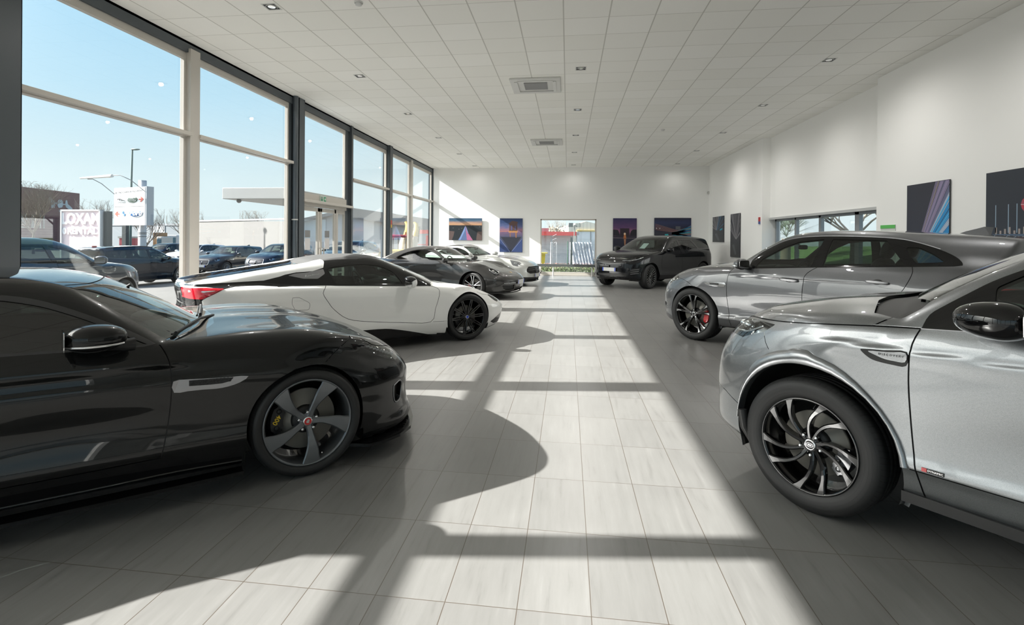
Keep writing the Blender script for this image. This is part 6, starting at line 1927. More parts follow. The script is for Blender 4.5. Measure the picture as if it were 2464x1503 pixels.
# ---- glass double door in the seventh bay
dr = empty('door_1'); dr['kind'] = 'structure'
c = MB()
c.box(XL - .10, XL - .02, 10.78, 13.20, 2.20, 2.49)
c.build('door_header', cream, dr, bevel=.004)
c = MB(); c.box(XL - .03, XL + .10, 10.76, 13.38, 2.275, 2.335); c.build('header_ledge', cream, dr, bevel=.01)
for (a, b) in ((10.80, 11.73), (11.77, 12.62)):
    L = MB()
    x0, x1 = XL - .09, XL - .04
    L.box(x0, x1, a, b, 2.10, 2.19); L.box(x0, x1, a, b, .02, .20)
    L.box(x0, x1, a, a + .09, .02, 2.19); L.box(x0, x1, b - .09, b, .02, 2.19)
    leaf = L.build('door_leaf', cream, dr, bevel=.004)
    L = MB(); L.box(XL - .068, XL - .062, a + .08, b - .08, .19, 2.11); L.build('pane', pane, leaf)
    L = MB(); L.box(XL - .061, XL - .060, a + .28, a + .52, 1.50, 1.66); L.cur = 1; L.box(XL - .061, XL - .060, a + .28, a + .52, 1.22, 1.48)
    L.build('door_sticker', [mat('sticker_grey', (.25, .25, .25), .6), mat('sticker_white', (.7, .68, .68), .6)], leaf)
    L = MB(); yy = b - .045 if a < 11 else a + .045
    L.tube([(XL - .04, yy, .95), (XL + .03, yy, .95), (XL + .03, yy, 1.25), (XL - .04, yy, 1.25)], .014, 8)
    L.build('door_handle', cream, leaf)
L = MB()
L.box(XL - .09, XL - .04, 12.60, 12.74, 0, 2.20); L.box(XL - .09, XL - .04, 12.74, 13.16, 2.10, 2.20); L.box(XL - .09, XL - .04, 12.74, 13.16, 0, .14)
L.build('side_light_frame', cream, dr, bevel=.004)
L = MB(); L.box(XL - .07, XL - .064, 12.72, 13.16, .1, 2.12); L.build('pane', pane, dr)
# ---- back window
e = empty('window_3'); e['kind'] = 'structure'
f = MB()
for (a, b, c_, d) in ((wx0, wx1, wz0, wz0 + .085), (wx0, wx1, wz1 - .05, wz1), (wx0, wx0 + .05, wz0, wz1), (wx1 - .05, wx1, wz0, wz1)):
    f.box(a, b, YB - .012, YB + .05, c_, d)
f.build('window_frame', cream, e, bevel=.004)
f = MB(); f.box(wx0 - .12, wx1 + .05, YB - .07, YB, 0, .055); f.build('window_sill', cream, e, bevel=.004)
f = MB(); f.box(wx0 + .04, wx1 - .04, YB + .02, YB + .028, wz0 + .08, wz1 - .04); f.build('pane', pane, e)
# ---- window band in the right recess
e = empty('window_4'); e['kind'] = 'structure'
f = MB()
alu = mat('grey_aluminium', (.30, .32, .34), .4, .4)
gx = XR2 + .16
for y in (10.42, 11.70, 13.35, 14.70, 16.02):
    f.box(gx - .03, gx + .05, y, y + (.10 if y != 11.70 else .16), .16, 2.16)
f.box(gx - .03, gx + .05, 10.42, 16.12, 2.06, 2.16); f.box(gx - .03, gx + .05, 10.42, 16.12, .16, .24)
f.build('window_frame', alu, e, bevel=.003)
f = MB(); f.box(gx + .005, gx + .012, 10.45, 16.1, .2, 2.1); f.build('pane', pane, e)
f = MB(); f.box(XR2 - .045, XR2 + .0, 10.44, 16.10, 2.105, 2.165); f.cur = 0
f.build('blind_rail', mat('blind_grey', (.50, .51, .51), .5), e, bevel=.003)
# skirting
f = MB(); f.box(XR - .012, XR, YN, 10.42, 0, .07); f.box(XR - .012, XR, 16.12, YB, 0, .07); struct(f, 'baseboard_right', mat('tile_skirt', (.30, .29, .27), .4))
f = MB(); f.box(XL + .1, wx0 - .12, YB - .012, YB, 0, .07); f.box(wx1 + .05, XR, YB - .012, YB, 0, .07); struct(f, 'baseboard_back', MATS['tile_skirt'])

# ---- ceiling fittings
white_pl = mat('white_plastic', (.66, .66, .64), .45)
k = 0
mid = {0: 'left', 1: 'middle', 2: 'right'}
def spot(x, y, label):
    e = empty('recessed_spotlight', (x, y, ZC), 0, label, 'ceiling light', 'recessed spotlights in the ceiling grid')
    f = MB()
    f.box(-.095, .095, -.095, -.080, -.004, 0); f.box(-.095, .095, .080, .095, -.004, 0); f.box(-.095, -.080, -.08, .08, -.004, 0); f.box(.080, .095, -.08, .08, -.004, 0)
    f.build('frame', white_pl, e)
    f = MB(); f.box(-.08, .08, -.08, .08, -.0025, -.001); f.build('recess', mat('spot_black', (.02, .02, .02), .5), e)
    f = MB(); f.lathe([(.066, -.010), (.072, -.006), (.072, -.002), (.050, -.002), (.046, -.004)], 24); f.build('gimbal_ring', white_pl, e)
    f = MB(); f.lathe([(.001, -.004), (.047, -.0045)], 24); f.build('reflector', BASE['chrome'], e)
    return e
rows = [6.35, 9.26, 12.2, 15.2, 18.2, 21.25]
nm = ['nearest', 'second nearest', 'third', 'fourth', 'fifth', 'farthest']
for ci, x in enumerate((-3.80, .20, 4.20)):
    for ri, y in enumerate(rows):
        if ri == 0 and ci > 0: continue
        spot(x, y, 'square recessed ceiling spotlight, %s of the %s row%s' % (nm[ri], ['left-hand', 'middle', 'right-hand'][ci], '' if ci == 0 else ' seen'))
# fill lamps added at the ceiling spotlights, taken as off, to brighten the room
def lamp(x, y, tx, ty, tz, w):
    l = bpy.data.lights.new('ceiling_fill_lamp', 'SPOT')
    l.energy = w; l.spot_size = R(172); l.spot_blend = 1; l.shadow_soft_size = .035; l.color = (1, .97, .92)
    o = bpy.data.objects.new('ceiling_fill_lamp', l); COL.objects.link(o); o.location = (x, y, ZC - .03)
    o.rotation_euler = (Vector((tx, ty, tz)) - o.location).to_track_quat('-Z', 'Y').to_euler()
for x in (-3.80, .20, 4.20):
    for y in rows: lamp(x, y, x + .01, y, 0, 98 if y < 20 else 14)
def cassette(x, y, label):
    e = empty('air_conditioner', (x, y, ZC - .002), 0, label, 'air conditioner', 'ceiling air conditioning cassettes')
    f = MB()
    h = .47
    f.box(-h, h, -h, -h + .14, -.035, 0); f.box(-h, h, h - .14, h, -.035, 0); f.box(-h, -h + .14, -h + .14, h - .14, -.035, 0); f.box(h - .14, h, -h + .14, h - .14, -.035, 0)
    f.build('panel', white_pl, e, bevel=.008)
    f = MB(); f.box(-h + .14, h - .14, -h + .14, h - .14, -.02, -.005)
    f.build('grille_surround', white_pl, e)
    f = MB(); f.box(-.22, .22, -.22, .22, -.032, -.021)
    for i in range(12): f.box(-.215, .215, -.215 + i * .037, -.203 + i * .037, -.036, -.032)
    f.build('intake_grille', mat('grille_grey', (.36, .36, .36), .6), e)
    for sgn, ax in ((-1, 0), (1, 0), (-1, 1), (1, 1)):
        f = MB()
        if ax: f.box(-.33, .33, sgn * .36 - .03, sgn * .36 + .03, -.045, -.036)
        else: f.box(sgn * .36 - .03, sgn * .36 + .03, -.33, .33, -.045, -.036)
        f.build('air_flap', white_pl, e, bevel=.004)
cassette(-.63, 10.15, 'square white air conditioning cassette in the ceiling, the nearer of the two')
cassette(-.66, 16.15, 'square white air conditioning cassette in the ceiling, the farther of the two')
for (x, y, lb) in ((-2.63, 6.35, 'round white smoke detector on the ceiling near the nearest left spotlight'), (2.5, 14.6, 'round white smoke detector on the ceiling far back between middle and right spotlight rows')):
    e = empty('smoke_detector', (x, y, ZC), 0, lb, 'smoke detector')
    f = MB(); f.lathe([(.055, 0), (.055, -.014), (.048, -.020)], 24); f.build('base', white_pl, e)
    f = MB(); f.lathe([(.044, -.020), (.040, -.040), (.001, -.046)], 24); f.build('sensor_dome', white_pl, e)

# ---- small wall things
o = MB().box(-.14, .14, -.012, .012, -.075, .075)
e = empty('exit_sign', (XL - .005, 11.82, 2.405), PI / 2, 'small white and green exit sign above the glass door', 'exit sign')
f = MB(); f.box(-.14, .14, -.015, .015, -.07, .07); f.build('sign_box', mat('sign_white', (.55, .62, .57), .5), e)
f = MB()
f.box(.02, .13, -.018, -.0155, -.055, .055); f.cur = 1
f.box(-.115, -.105, -.018, -.0155, -.05, .05); f.box(-.05, -.04, -.018, -.0155, -.05, .05); f.box(-.115, -.04, -.018, -.0155, .04, .05)
f.cur = 0; f.box(-.10, -.055, -.018, -.0155, -.05, -.0); f.box(-.09, -.07, -.018, -.0155, .005, .03)
f.cur = 2; f.prism([(.05, -.02), (.09, -.02), (.09, -.04), (.12, 0), (.09, .04), (.09, .02), (.05, .02)], .0182, .0186, Matrix(((1, 0, 0, 0), (0, 0, -1, 0), (0, 1, 0, 0), (0, 0, 0, 1))))
f.build('pictogram', [mat('exit_green', (.05, .32, .16), .5), mat('exit_dark', (.04, .12, .08), .5), MATS['sign_white']], e)
e = empty('warning_sign', (-5.658, 16.46, 1.95), 0, 'small red and yellow sign on the side of the third dark column', 'sign')
f = MB(); f.box(0, .005, -.05, .05, -.02, .12); f.cur = 1; f.box(0, .005, -.05, .05, -.12, -.02); f.build('sign_plate', [mat('sign_red', (.55, .06, .03), .5), mat('sign_yellow', (.6, .4, .04), .5)], e)
e = empty('alarm_call_point', (XR - .03, 16.30, 2.09), 0, 'small red and blue alarm call point on the right wall beside the pier', 'alarm')
f = MB(); f.box(0, .03, -.05, .05, -.02, .10); f.cur = 1; f.box(0, .03, -.05, .05, -.10, -.02); f.build('call_box', [mat('alarm_red', (.5, .05, .05), .4), mat('alarm_blue', (.08, .12, .35), .4)], e, bevel=.003)
e = empty('motion_sensor', (XR - .045, YB - .05, 3.40), 0, 'small white motion sensor high in the far right corner', 'sensor')
f = MB(); f.box(-.03, .04, -.03, .045, -.055, .055); f.build('sensor_case', white_pl, e, bevel=.01)
f = MB(); f.ball((-.032, -.02, -.01), .012, .02, .03, 10, 6); f.build('sensor_lens', mat('lens_grey', (.4, .4, .4), .3), e)
e = empty('notice_panel', (XR - .012, 10.05, 1.50), 0, 'white notice with a green top edge on the right wall beside the recess', 'notice')
f = MB(); f.box(0, .010, -.21, .21, -.30, .30); f.build('notice_sheet', mat('notice_white', (.62, .64, .62), .5), e)
f = MB(); f.box(-.006, 0, -.21, .21, .24, .30); f.build('green_strip', mat('notice_green', (.10, .50, .10), .5), e)
f = MB()
for i in range(12): f.box(-.002, 0, -.17, .10 + .06 * math.sin(i * 2.1), .19 - i * .035, .196 - i * .035)
f.build('notice_lines', mat('notice_grey', (.3, .3, .3), .6), e)
# guard rail before the back window
e = empty('guard_rail', (0, YB - .30, 0), 0, 'grey horizontal guard rail on white legs before the back window', 'rail')
f = MB(); f.box(-1.36, 1.34, -.03, .03, .375, .485); f.build('rail_beam', mat('rail_grey', (.10, .11, .11), .45), e, bevel=.006)
for x in (-.58, .98):
    f = MB(); f.tube([(x, .0, 0), (x, .0, .34), (x + (.03 if x < 0 else -.03), .0, .40)], .026, 10); f.build('leg', mat('leg_white', (.6, .6, .58), .4), e)

# ---- prints on the walls
def pic(name, wall, a0, a1, z0, z1, label, paint_fn, group='photo prints on the showroom walls'):
    w, h = abs(a1 - a0), z1 - z0
    if wall == 'B': loc, rz = ((a0 + a1) / 2, YB - .032, (z0 + z1) / 2), 0
    else: loc, rz = (XR - .018, (a0 + a1) / 2, (z0 + z1) / 2), -PI / 2
    e = empty('wall_picture', loc, rz, label, 'picture', group)
    f = MB(); f.box(-w / 2, w / 2, -.006, .008, -h / 2, h / 2)
    f.build('backing_board', mat('print_edge', (.03, .03, .035), .5), e)
    f = MB(); f.box(-w * .3, w * .3, .008, .031 if wall == 'B' else .017, -h * .3, h * .3)
    f.build('hanging_batten', white_pl, e)
    L = {}
    def sh(matname, col, poly, lay=1, rough=.45):
        m = mat('print_' + matname, col, rough)
        L.setdefault(m.name, (MB(), m))
        y = -.0062 - .0003 * lay
        L[m.name][0].add([(p[0] * w / 2, y, p[1] * h / 2) for p in poly], [tuple(range(len(poly)))], None, False)
    stops = paint_fn(sh)
    def bg(t, b):
        tc = _n(t, 'ShaderNodeTexCoord')
        sp = _n(t, 'ShaderNodeSeparateXYZ')
        t.links.new(tc.outputs['Generated'], sp.inputs[0])
        nz = _n(t, 'ShaderNodeTexNoise'); nz.inputs['Scale'].default_value = 5; nz.inputs['Detail'].default_value = 6
        mp = _n(t, 'ShaderNodeMapping'); mp.inputs['Scale'].default_value = (1, 1, 3.5)
        t.links.new(tc.outputs['Generated'], mp.inputs[0]); t.links.new(mp.outputs[0], nz.inputs['Vector'])
        v = mth(t, 'ADD', sp.outputs[2], mth(t, 'MULTIPLY', mth(t, 'SUBTRACT', nz.outputs['Fac'], .5), .14))
        t.links.new(ramp(t, v, stops), b.inputs['Base Color'])
        b.inputs['Roughness'].default_value = .45
    f = MB(); f.box(-w / 2 + .002, w / 2 - .002, -.0062, -.006, -h / 2 + .002, h / 2 - .002)
    pr = f.build('print', nodemat('print_ground_' + name, bg), e)
    if L:
        allm = [v[1] for v in L.values()]
        q = MB()
        for i, (b_, m) in enumerate(L.values()):
            q.cur = i
            q.add(b_.v, b_.f, None, False)
        q.build('print_motif', allm, pr)
def ray_poly(cx, cy, ang, r0, r1, w0, w1):
    c, s = math.cos(R(ang)), math.sin(R(ang))
    pts = [(cx + r0 * c - w0 * s, cy + r0 * s + w0 * c), (cx + r1 * c - w1 * s, cy + r1 * s + w1 * c), (cx + r1 * c + w1 * s, cy + r1 * s - w1 * c), (cx + r0 * c + w0 * s, cy + r0 * s - w0 * c)]
    return clip_poly(pts)
def clip_poly(p):
    for ax, lim, sg in ((0, -.99, 1), (0, .99, -1), (1, -.99, 1), (1, .99, -1)):
        out = []
        for i in range(len(p)):
            a, b = p[i - 1], p[i]
            ia, ib = (a[ax] - lim) * sg >= 0, (b[ax] - lim) * sg >= 0
            if ia != ib:
                t = (lim - a[ax]) / (b[ax] - a[ax])
                out.append((a[0] + (b[0] - a[0]) * t, a[1] + (b[1] - a[1]) * t))
            if ib: out.append(b)
        p = out
        if not p: return [(0, 0), (.001, 0), (0, .001)]
    return p
def p_road(sh):
    sh('dark', (.012, .018, .024), [(-.99, .36), (.99, .36), (.99, -.99), (-.99, -.99)])
    sh('road', (.10, .15, .30), [(-.45, -.99), (.45, -.99), (.12, -.2), (0, .34), (-.08, -.2)], 2)
    sh('pinkline', (.42, .14, .26), [(.10, -.99), (.46, -.99), (.08, -.15), (.0, .34)], 3)
    sh('blueline', (.20, .30, .55), [(-.40, -.99), (-.30, -.99), (-.02, -.1), (-.01, .3)], 3)
    sh('blueline', (.20, .30, .55), [(.03, .2), (.05, .2), (.20, -.4), (.15, -.4)], 3)
    sh('rock', (.11, .075, .07), [(-.99, -.15), (-.66, -.2), (-.72, -.6), (-.82, -.99), (-.99, -.99)], 3)
    sh('rock', (.11, .075, .07), [(.99, -.2), (.74, -.2), (.68, -.6), (.66, -.99), (.99, -.99)], 3)
    for x, y in ((-.8, .1), (-.45, .0), (-.28, .08), (.8, .22), (.3, .33)): sh('glint', (.3, .3, .33), [(x, y), (x + .1, y + .03), (x + .08, y)], 3)
    return [(0, (.02, .03, .05)), (.66, (.30, .14, .08)), (.72, (.55, .32, .18)), (.80, (.42, .26, .20)), (.88, (.07, .14, .22)), (1, (.03, .08, .15))]
def p_tower(sh):
    sh('stone', (.10, .055, .05), [(-.16, .22), (-.16, .66), (-.22, .70), (.10, .86), (.56, .80), (.60, .74), (.54, .70), (.54, .22)], 2)
    sh('skyhole', (.09, .09, .22), [(-.02, .30), (-.02, .58), (.10, .60), (.10, .30)], 3)
    sh('skyhole', (.09, .09, .22), [(.32, .32), (.32, .55), (.42, .56), (.42, .32)], 3)
    for i in range(8): sh('amberlight', (.75, .36, .08), [(-.2 + i * .1, .16), (-.14 + i * .1, .16), (-.15 + i * .1, .27), (-.19 + i * .1, .27)], 3)
    sh('reflect', (.30, .14, .07), [(-.12, .16), (-.05, .16), (-.04, -.1), (-.10, -.1)], 3)
    sh('reflect', (.30, .14, .07), [(.36, .16), (.50, .16), (.48, -.14), (.40, -.14)], 3)
    sh('bed', (.028, .030, .045), [(-.9, -.1), (.9, -.1), (.0, -.92)], 2)
    sh('ledge', (.035, .06, .17), [(-.99, -.22), (-.10, -.99), (-.99, -.99)], 3)
    sh('ledge', (.035, .06, .17), [(.99, -.20), (.06, -.99), (.99, -.99)], 3)
    sh('ledgeline', (.16, .20, .38), [(-.99, -.22), (-.95, -.22), (-.06, -.97), (-.10, -.99)], 4)
    sh('ledgeline', (.16, .20, .38), [(.99, -.20), (.95, -.20), (.02, -.97), (.06, -.99)], 4)
    sh('glow', (.50, .20, .16), [(-.99, .24), (-.2, .27), (-.2, .23), (-.99, .21)], 2)
    return [(0, (.02, .03, .06)), (.45, (.07, .08, .14)), (.58, (.16, .10, .18)), (.66, (.30, .15, .20)), (.76, (.10, .12, .26)), (.88, (.03, .06, .16)), (1, (.02, .04, .12))]
def p_arch(sh):
    sh('night', (.010, .008, .018), [(-.99, .35), (-.60, .33), (-.50, .22), (-.46, .1), (-.46, 0), (-.99, 0)], 1)
    sh('night', (.010, .008, .018), [(.99, .35), (.68, .35), (.52, .25), (.46, .1), (.46, 0), (.99, 0)], 1)
    sh('archstone', (.022, .010, .020), [(-.40, .42), (.38, .42), (.38, -.04), (-.40, -.04)], 2)
    sh('sunspot', (.85, .62, .42), [(.0 + .09 * math.cos(R(a)), .10 + .07 * math.sin(R(a))) for a in range(0, 360, 30)], 4)
    sh('flare', (.50, .17, .05), [(-.12, -.18), (.14, -.18), (.06, .12), (-.05, .12)], 3)
    sh('flarepath', (.38, .18, .10), [(-.07, -.2), (.10, -.2), (.06, -.62), (-.02, -.62)], 3)
    sh('lightline', (.30, .24, .26), [(-.99, -.12), (.99, -.14), (.99, -.155), (-.99, -.14)], 3)
    return [(0, (.008, .008, .02)), (.38, (.015, .015, .035)), (.50, (.03, .02, .04)), (.62, (.26, .10, .18)), (.74, (.10, .045, .14)), (1, (.022, .020, .09))]
def p_trails(sh):
    rr = random.Random(4)
    for i in range(26):
        y0 = -.75 + i * .045
        c = [('tealtrail', (.03, .30, .42)), ('bluetrail', (.02, .08, .30)), ('ivorytrail', (.30, .24, .22)), ('cyantrail', (.10, .45, .55))][rr.randrange(4)]
        sh(c[0], c[1], clip_poly([(-.05, -.42 + rr.random() * .2), (.99, y0), (.99, y0 + .02 + rr.random() * .03), (-.05, -.40 + rr.random() * .2)]), 2)
    for i in range(12):
        y0 = -.1 + i * .045
        c = [('redtrail', (.30, .07, .05)), ('ivorytrail', (.30, .24, .22))][i % 2]
        sh(c[0], c[1], [(-.95, y0 + .1), (.3, -.28 + i * .02), (.3, -.27 + i * .02), (-.95, y0 + .115)], 2)
    sh('tealglow', (.04, .42, .45), [(-.42, -.50), (-.42, -.36), (-.24, -.34), (-.22, -.48)], 3)
    sh('towerblock', (.10, .11, .13), [(.16, .02), (.16, .30), (.42, .30), (.42, .0)], 2)
    for x in (-.88, -.70): sh('lampspot', (.6, .6, .62), [(x + .03 * math.cos(R(a)), .12 + .05 * math.sin(R(a))) for a in range(0, 360, 60)], 3)
    return [(0, (.02, .02, .03)), (.35, (.03, .03, .05)), (.55, (.012, .014, .04)), (.8, (.02, .03, .10)), (1, (.008, .010, .035))]
def p_burst(cx, cy, blue, seed):
    def fn(sh):
        rr = random.Random(seed)
        for i in range(24):
            a = rr.uniform(20, 160)
            bl = blue and a < 70
            sh('bluebeam' if bl else 'greybeam', (.05, .22, .40) if bl else (.34, .33, .35), ray_poly(cx, cy, a, .05, 2.6, .008, .018 + rr.random() * .02), 2 + i % 3)
        if blue: sh('bluepatch', (.03, .36, .52), [(.3, -.12), (.75, -.05), (.8, .08), (.35, .0)], 5)
        sh('wetroad', (.04, .045, .05), [(-.99, cy - .12), (.99, cy - .08), (.99, -.99), (-.99, -.99)], 1)
        sh('sheen', (.10, .11, .12), [(-.6, cy - .25), (-.2, cy - .2), (.3, -.85), (.0, -.9)], 2)
        return [(0, (.03, .035, .04)), (.5, (.05, .05, .06)), (1, (.022, .026, .036))]
    return fn
def p_beams(sh):
    rr = random.Random(9)
    sh('beamblue', (.01, .17, .45), clip_poly([(-.85, -1.0), (.99, .38), (.99, -.99)]), 1)
    for i in range(30):
        t = i / 29
        a = 22 + 36 * t
        c = [('beamcyan', (.06, .42, .75)), ('beamwhite', (.42, .50, .62)), ('beamazure', (.01, .26, .60))][rr.randrange(3)] if t < .6 else [('beamlilac', (.26, .22, .36)), ('beamsteel', (.14, .15, .26)), ('beamtan', (.36, .30, .27))][rr.randrange(3)]
        sh(c[0], c[1], ray_poly(-.82, -.98, a, .1, 3, .004, .012 + rr.random() * .028), 2 + i % 4)
    return [(0, (.01, .10, .30)), (.25, (.012, .04, .12)), (.5, (.012, .016, .035)), (1, (.010, .012, .026))]
def p_heart(sh):
    sh('quay', (.07, .12, .20), [(-.99, -.12), (.99, -.12), (.99, -.99), (-.99, -.99)], 1)
    for i in range(16):
        a = -150 + i * 8
        sh('slabline', (.16, .22, .30), ray_poly(.2, -.05, a, .12, 2.2, .002, .010), 2)
    for i in range(8):
        y = -.18 - .02 * (i + 1) ** 1.9
        if y > -.98: sh('slabline', (.16, .22, .30), [(-.99, y), (.99, y), (.99, y - .008), (-.99, y - .008)], 2)
    H = [(.16 * 16 / 13 * math.sin(t) ** 3 * 2.3, .30 + .021 * (13 * math.cos(t) - 5 * math.cos(2 * t) - 2 * math.cos(3 * t) - math.cos(4 * t)) * .95) for t in np.linspace(0, 2 * PI, 33)[:-1]]
    H = [(p[0] + .22, p[1]) for p in H]
    cen = (.22, .34)
    for i in range(32):
        sh('heartred' if i % 2 else 'heartrose', (.50, .04, .07) if i % 2 else (.36, .06, .10), [cen, H[i], H[(i + 1) % 32]], 3)
    for i in range(0, 32, 2):
        a, b = Vector(H[i]), Vector(cen)
        n = Vector((-(b - a).y, (b - a).x)).normalized() * .006
        sh('heartline', (.55, .42, .45), [tuple(a + n), tuple(b + n), tuple(b - n), tuple(a - n)], 4)
        c2, d2 = a * .6 + b * .4, Vector(H[(i + 2) % 32]) * .6 + b * .4
        n = Vector((-(d2 - c2).y, (d2 - c2).x)).normalized() * .005
        sh('heartline', (.55, .42, .45), [tuple(c2 + n), tuple(d2 + n), tuple(d2 - n), tuple(c2 - n)], 4)
    for x in (-.78, -.5, -.32): sh('mast', (.25, .35, .45), [(x, -.1), (x, .4), (x + .02, .4), (x + .02, -.1)], 2)
    for i in range(20): sh('citylight', (.35, .30, .28), [(-.98 + i * .1, -.12), (-.94 + i * .1, -.12), (-.94 + i * .1, -.06 + .03 * (i % 3)), (-.98 + i * .1, -.06 + .03 * (i % 3))], 2)
    sh('plinth', (.40, .50, .58), [(.0, -.10), (.46, -.10), (.40, .03), (.06, .03)], 4)
    return [(0, (.03, .05, .08)), (.4, (.02, .03, .05)), (.6, (.012, .018, .032)), (1, (.012, .018, .030))]
pic('road', 'B', -5.00, -3.58, 1.42, 2.35, 'landscape print of light trails on a road at dusk, leftmost on the back wall', p_road)
pic('tower', 'B', -2.83, -1.87, .94, 2.35, 'upright print of a lit stone pavilion over water on the back wall', p_tower)
pic('arch', 'B', 1.82, 2.76, .96, 2.37, 'upright print of a triumphal arch at purple sunset right of the back window', p_arch)
pic('trails', 'B', 3.45, 4.88, 1.43, 2.39, 'landscape print of teal light trails at night, rightmost on the back wall', p_trails)
pic('burst', 'R', 21.27, 19.80, 1.44, 2.39, 'grey and blue light burst print on the right wall nearest the corner', p_burst(-.25, -.1, True, 3))
pic('streaks', 'R', 19.02, 18.00, .95, 2.40, 'tall dark print of white light streaks on the right wall before the pier', p_burst(.2, -.2, False, 5))
pic('beams', 'R', 9.51, 8.53, .98, 2.43, 'upright print of blue and lilac light beams on the right wall above the grey car', p_beams)
pic('heart', 'R', 7.85, 6.42, .98, 2.43, 'big print of a red wireframe heart on a paved quay at the right edge', p_heart)
# ------------------------------------------------------------------ outside
ZG = -.06
def mg(name, base, var, sc=.6, rough=.9):
    return mat(name, base, rough, noise=(sc, var, 5))
def zp(py, dist): return 1.5104 + (577 - py) * dist / 1270.1
ZL = -.70                                            # the car park falls away to the left
def zgr(x): return float(np.interp(x, [-20.2, -6.0], [ZL, ZG]))
def slope_box(mb, xs, y0, y1, dz=0):
    for a, b in zip(xs[:-1], xs[1:]):
        za, zb_ = zgr(a) + dz, zgr(b) + dz
        mb.add([(a, y0, za), (b, y0, zb_), (b, y1, zb_), (a, y1, za), (a, y0, za - .3), (b, y0, zb_ - .3), (b, y1, zb_ - .3), (a, y1, za - .3)], [(0, 1, 2, 3), (4, 7, 6, 5), (0, 4, 5, 1), (3, 2, 6, 7)], None, False)
mb = MB(); slope_box(mb, [-190, -20.2, -8.0], -60, 190)
struct(mb, 'ground_1', mg('asphalt', (.112, .108, .100), .14))
mb = MB(); slope_box(mb, [-8.0, XL - .25], -30, 27, .004)
struct(mb, 'ground_2', mg('light_concrete', (.15, .146, .138), .08))
mb = MB(); mb.box(-8.0, 140, YB + .2, 170, ZG - .3, ZG - .004)
struct(mb, 'ground_3', MATS['asphalt'])
mb = MB(); mb.box(XR + .5, 90, -30, YB + .2, ZG - .3, ZG - .004)
struct(mb, 'ground_4', mg('pale_paving', (.14, .137, .128), .08))
mb = MB(); mb.box(XL - .25, XR + .5, -30, YN - .2, ZG - .3, ZG + .02)
struct(mb, 'ground_5', MATS['light_concrete'])
# entrance canopy outside the glass door
e = empty('entrance_canopy', (-6.0, 11.8, 2.3), 0, 'pale grey flat canopy sticking out over the entrance outside the glass door', 'canopy')
f = MB(); f.box(-1.25, .17, -1.5, 1.5, 0, .235); f.build('canopy_slab', mat('canopy_white', (.42, .43, .43), .5), e, bevel=.01)
f = MB(); f.ball((0, 0, -.035), .05, .05, .045, 12, 8, Matrix.Translation((-.95, -1.38, 0))); f.build('camera_dome', mat('dome_grey', (.12, .12, .12), .3), e)
# ---- bare trees
def bare_tree(px, dist, top, width, label, seed, col=(.135, .115, .095), group='bare winter trees outside', twigs=5, base=None, z0=None):
    rr = random.Random(seed)
    z0 = ZL if px < 1000 else ZG
    h = zp(top, dist) - z0
    p = at(px, dist, z0)
    e = empty('bare_tree', p, 0, label, 'tree', group)
    bark = mat('bark_%d' % int(col[0] * 1000), col, .95)
    T, Bm = MB(), MB()
    w = width * dist / 1270.1 / 2
    hb = h * .34 if base is None else base
    T.tube([(0, 0, 0), (.05 * h * rr.uniform(-.2, .2), 0, hb * .5), (.02, .03, hb)], [h * .020, h * .016, h * .013], 7)
    T.build('trunk', bark, e)
    def grow(a, d, L, r, lv):
        n = 3
        pts = [a]
        dd = d.copy()
        for i in range(n):
            dd = (dd + Vector((rr.uniform(-.22, .22), rr.uniform(-.22, .22), rr.uniform(-.05, .18)))).normalized()
            q = pts[-1] + dd * L / n
            m = math.hypot(q.x, q.y)
            if m > w: q.x *= w / m; q.y *= w / m
            q.z = min(q.z, h)
            pts.append(q)
        Bm.tube(pts, [r, r * .8, r * .62, r * .45], 4 if lv > 1 else 3, caps=False)
        if lv == 0: return
        for i in range(twigs if lv > 1 else 4):
            k = rr.choice((1, 2, 3, 3))
            nd = (dd + Vector((rr.uniform(-1, 1), rr.uniform(-1, 1), rr.uniform(-.3, .8))) * .85).normalized()
            grow(pts[k], nd, L * rr.uniform(.5, .75), r * .5, lv - 1)
    for i in range(6):
        a = 2 * PI * i / 6 + rr.uniform(-.4, .4)
        sp = rr.uniform(.5, 1.1)
        grow(Vector((.02, .03, hb * rr.uniform(.8, 1))), Vector((math.cos(a) * sp, math.sin(a) * sp, 1)).normalized(), (h - hb) * .55, h * .010, 3)
    Bm.build('branches', bark, e)
# ---- buildings
def building(name, px0, px1, d0, d1, top, m, label, cat='building', depth=4, z0=-.70, extra=None, tops=None):
    a, b = at(px0, d0, z0), at(px1, d1, z0)
    L = (b - a).to_2d().length
    rz = math.atan2(b.y - a.y, b.x - a.x)
    e = empty(name, a, rz, label, cat)
    h0 = zp(top if not tops else tops[0], d0) - z0
    h1 = zp(top if not tops else tops[1], d1) - z0
    f = MB()
    vs = [(0, 0, 0), (L, 0, 0), (L, depth, 0), (0, depth, 0), (0, 0, h0), (L, 0, h1), (L, depth, h1), (0, depth, h0)]
    f.add(vs, [(0, 1, 5, 4), (1, 2, 6, 5), (2, 3, 7, 6), (3, 0, 4, 7), (4, 5, 6, 7)], None, False)
    f.build('walls', m, e)
    if extra: extra(e, L, h0, h1)
    return e
def wine_mat(t, b):
    tc = _n(t, 'ShaderNodeTexCoord'); sp = _n(t, 'ShaderNodeSeparateXYZ'); t.links.new(tc.outputs['Object'], sp.inputs[0])
    w = mth(t, 'GREATER_THAN', mth(t, 'FRACT', mth(t, 'MULTIPLY', sp.outputs[2], 3.0)), .86)
    t.links.new(mixc(t, w, (.105, .030, .038), (.07, .02, .027)), b.inputs['Base Color'])
    b.inputs['Roughness'].default_value = .6
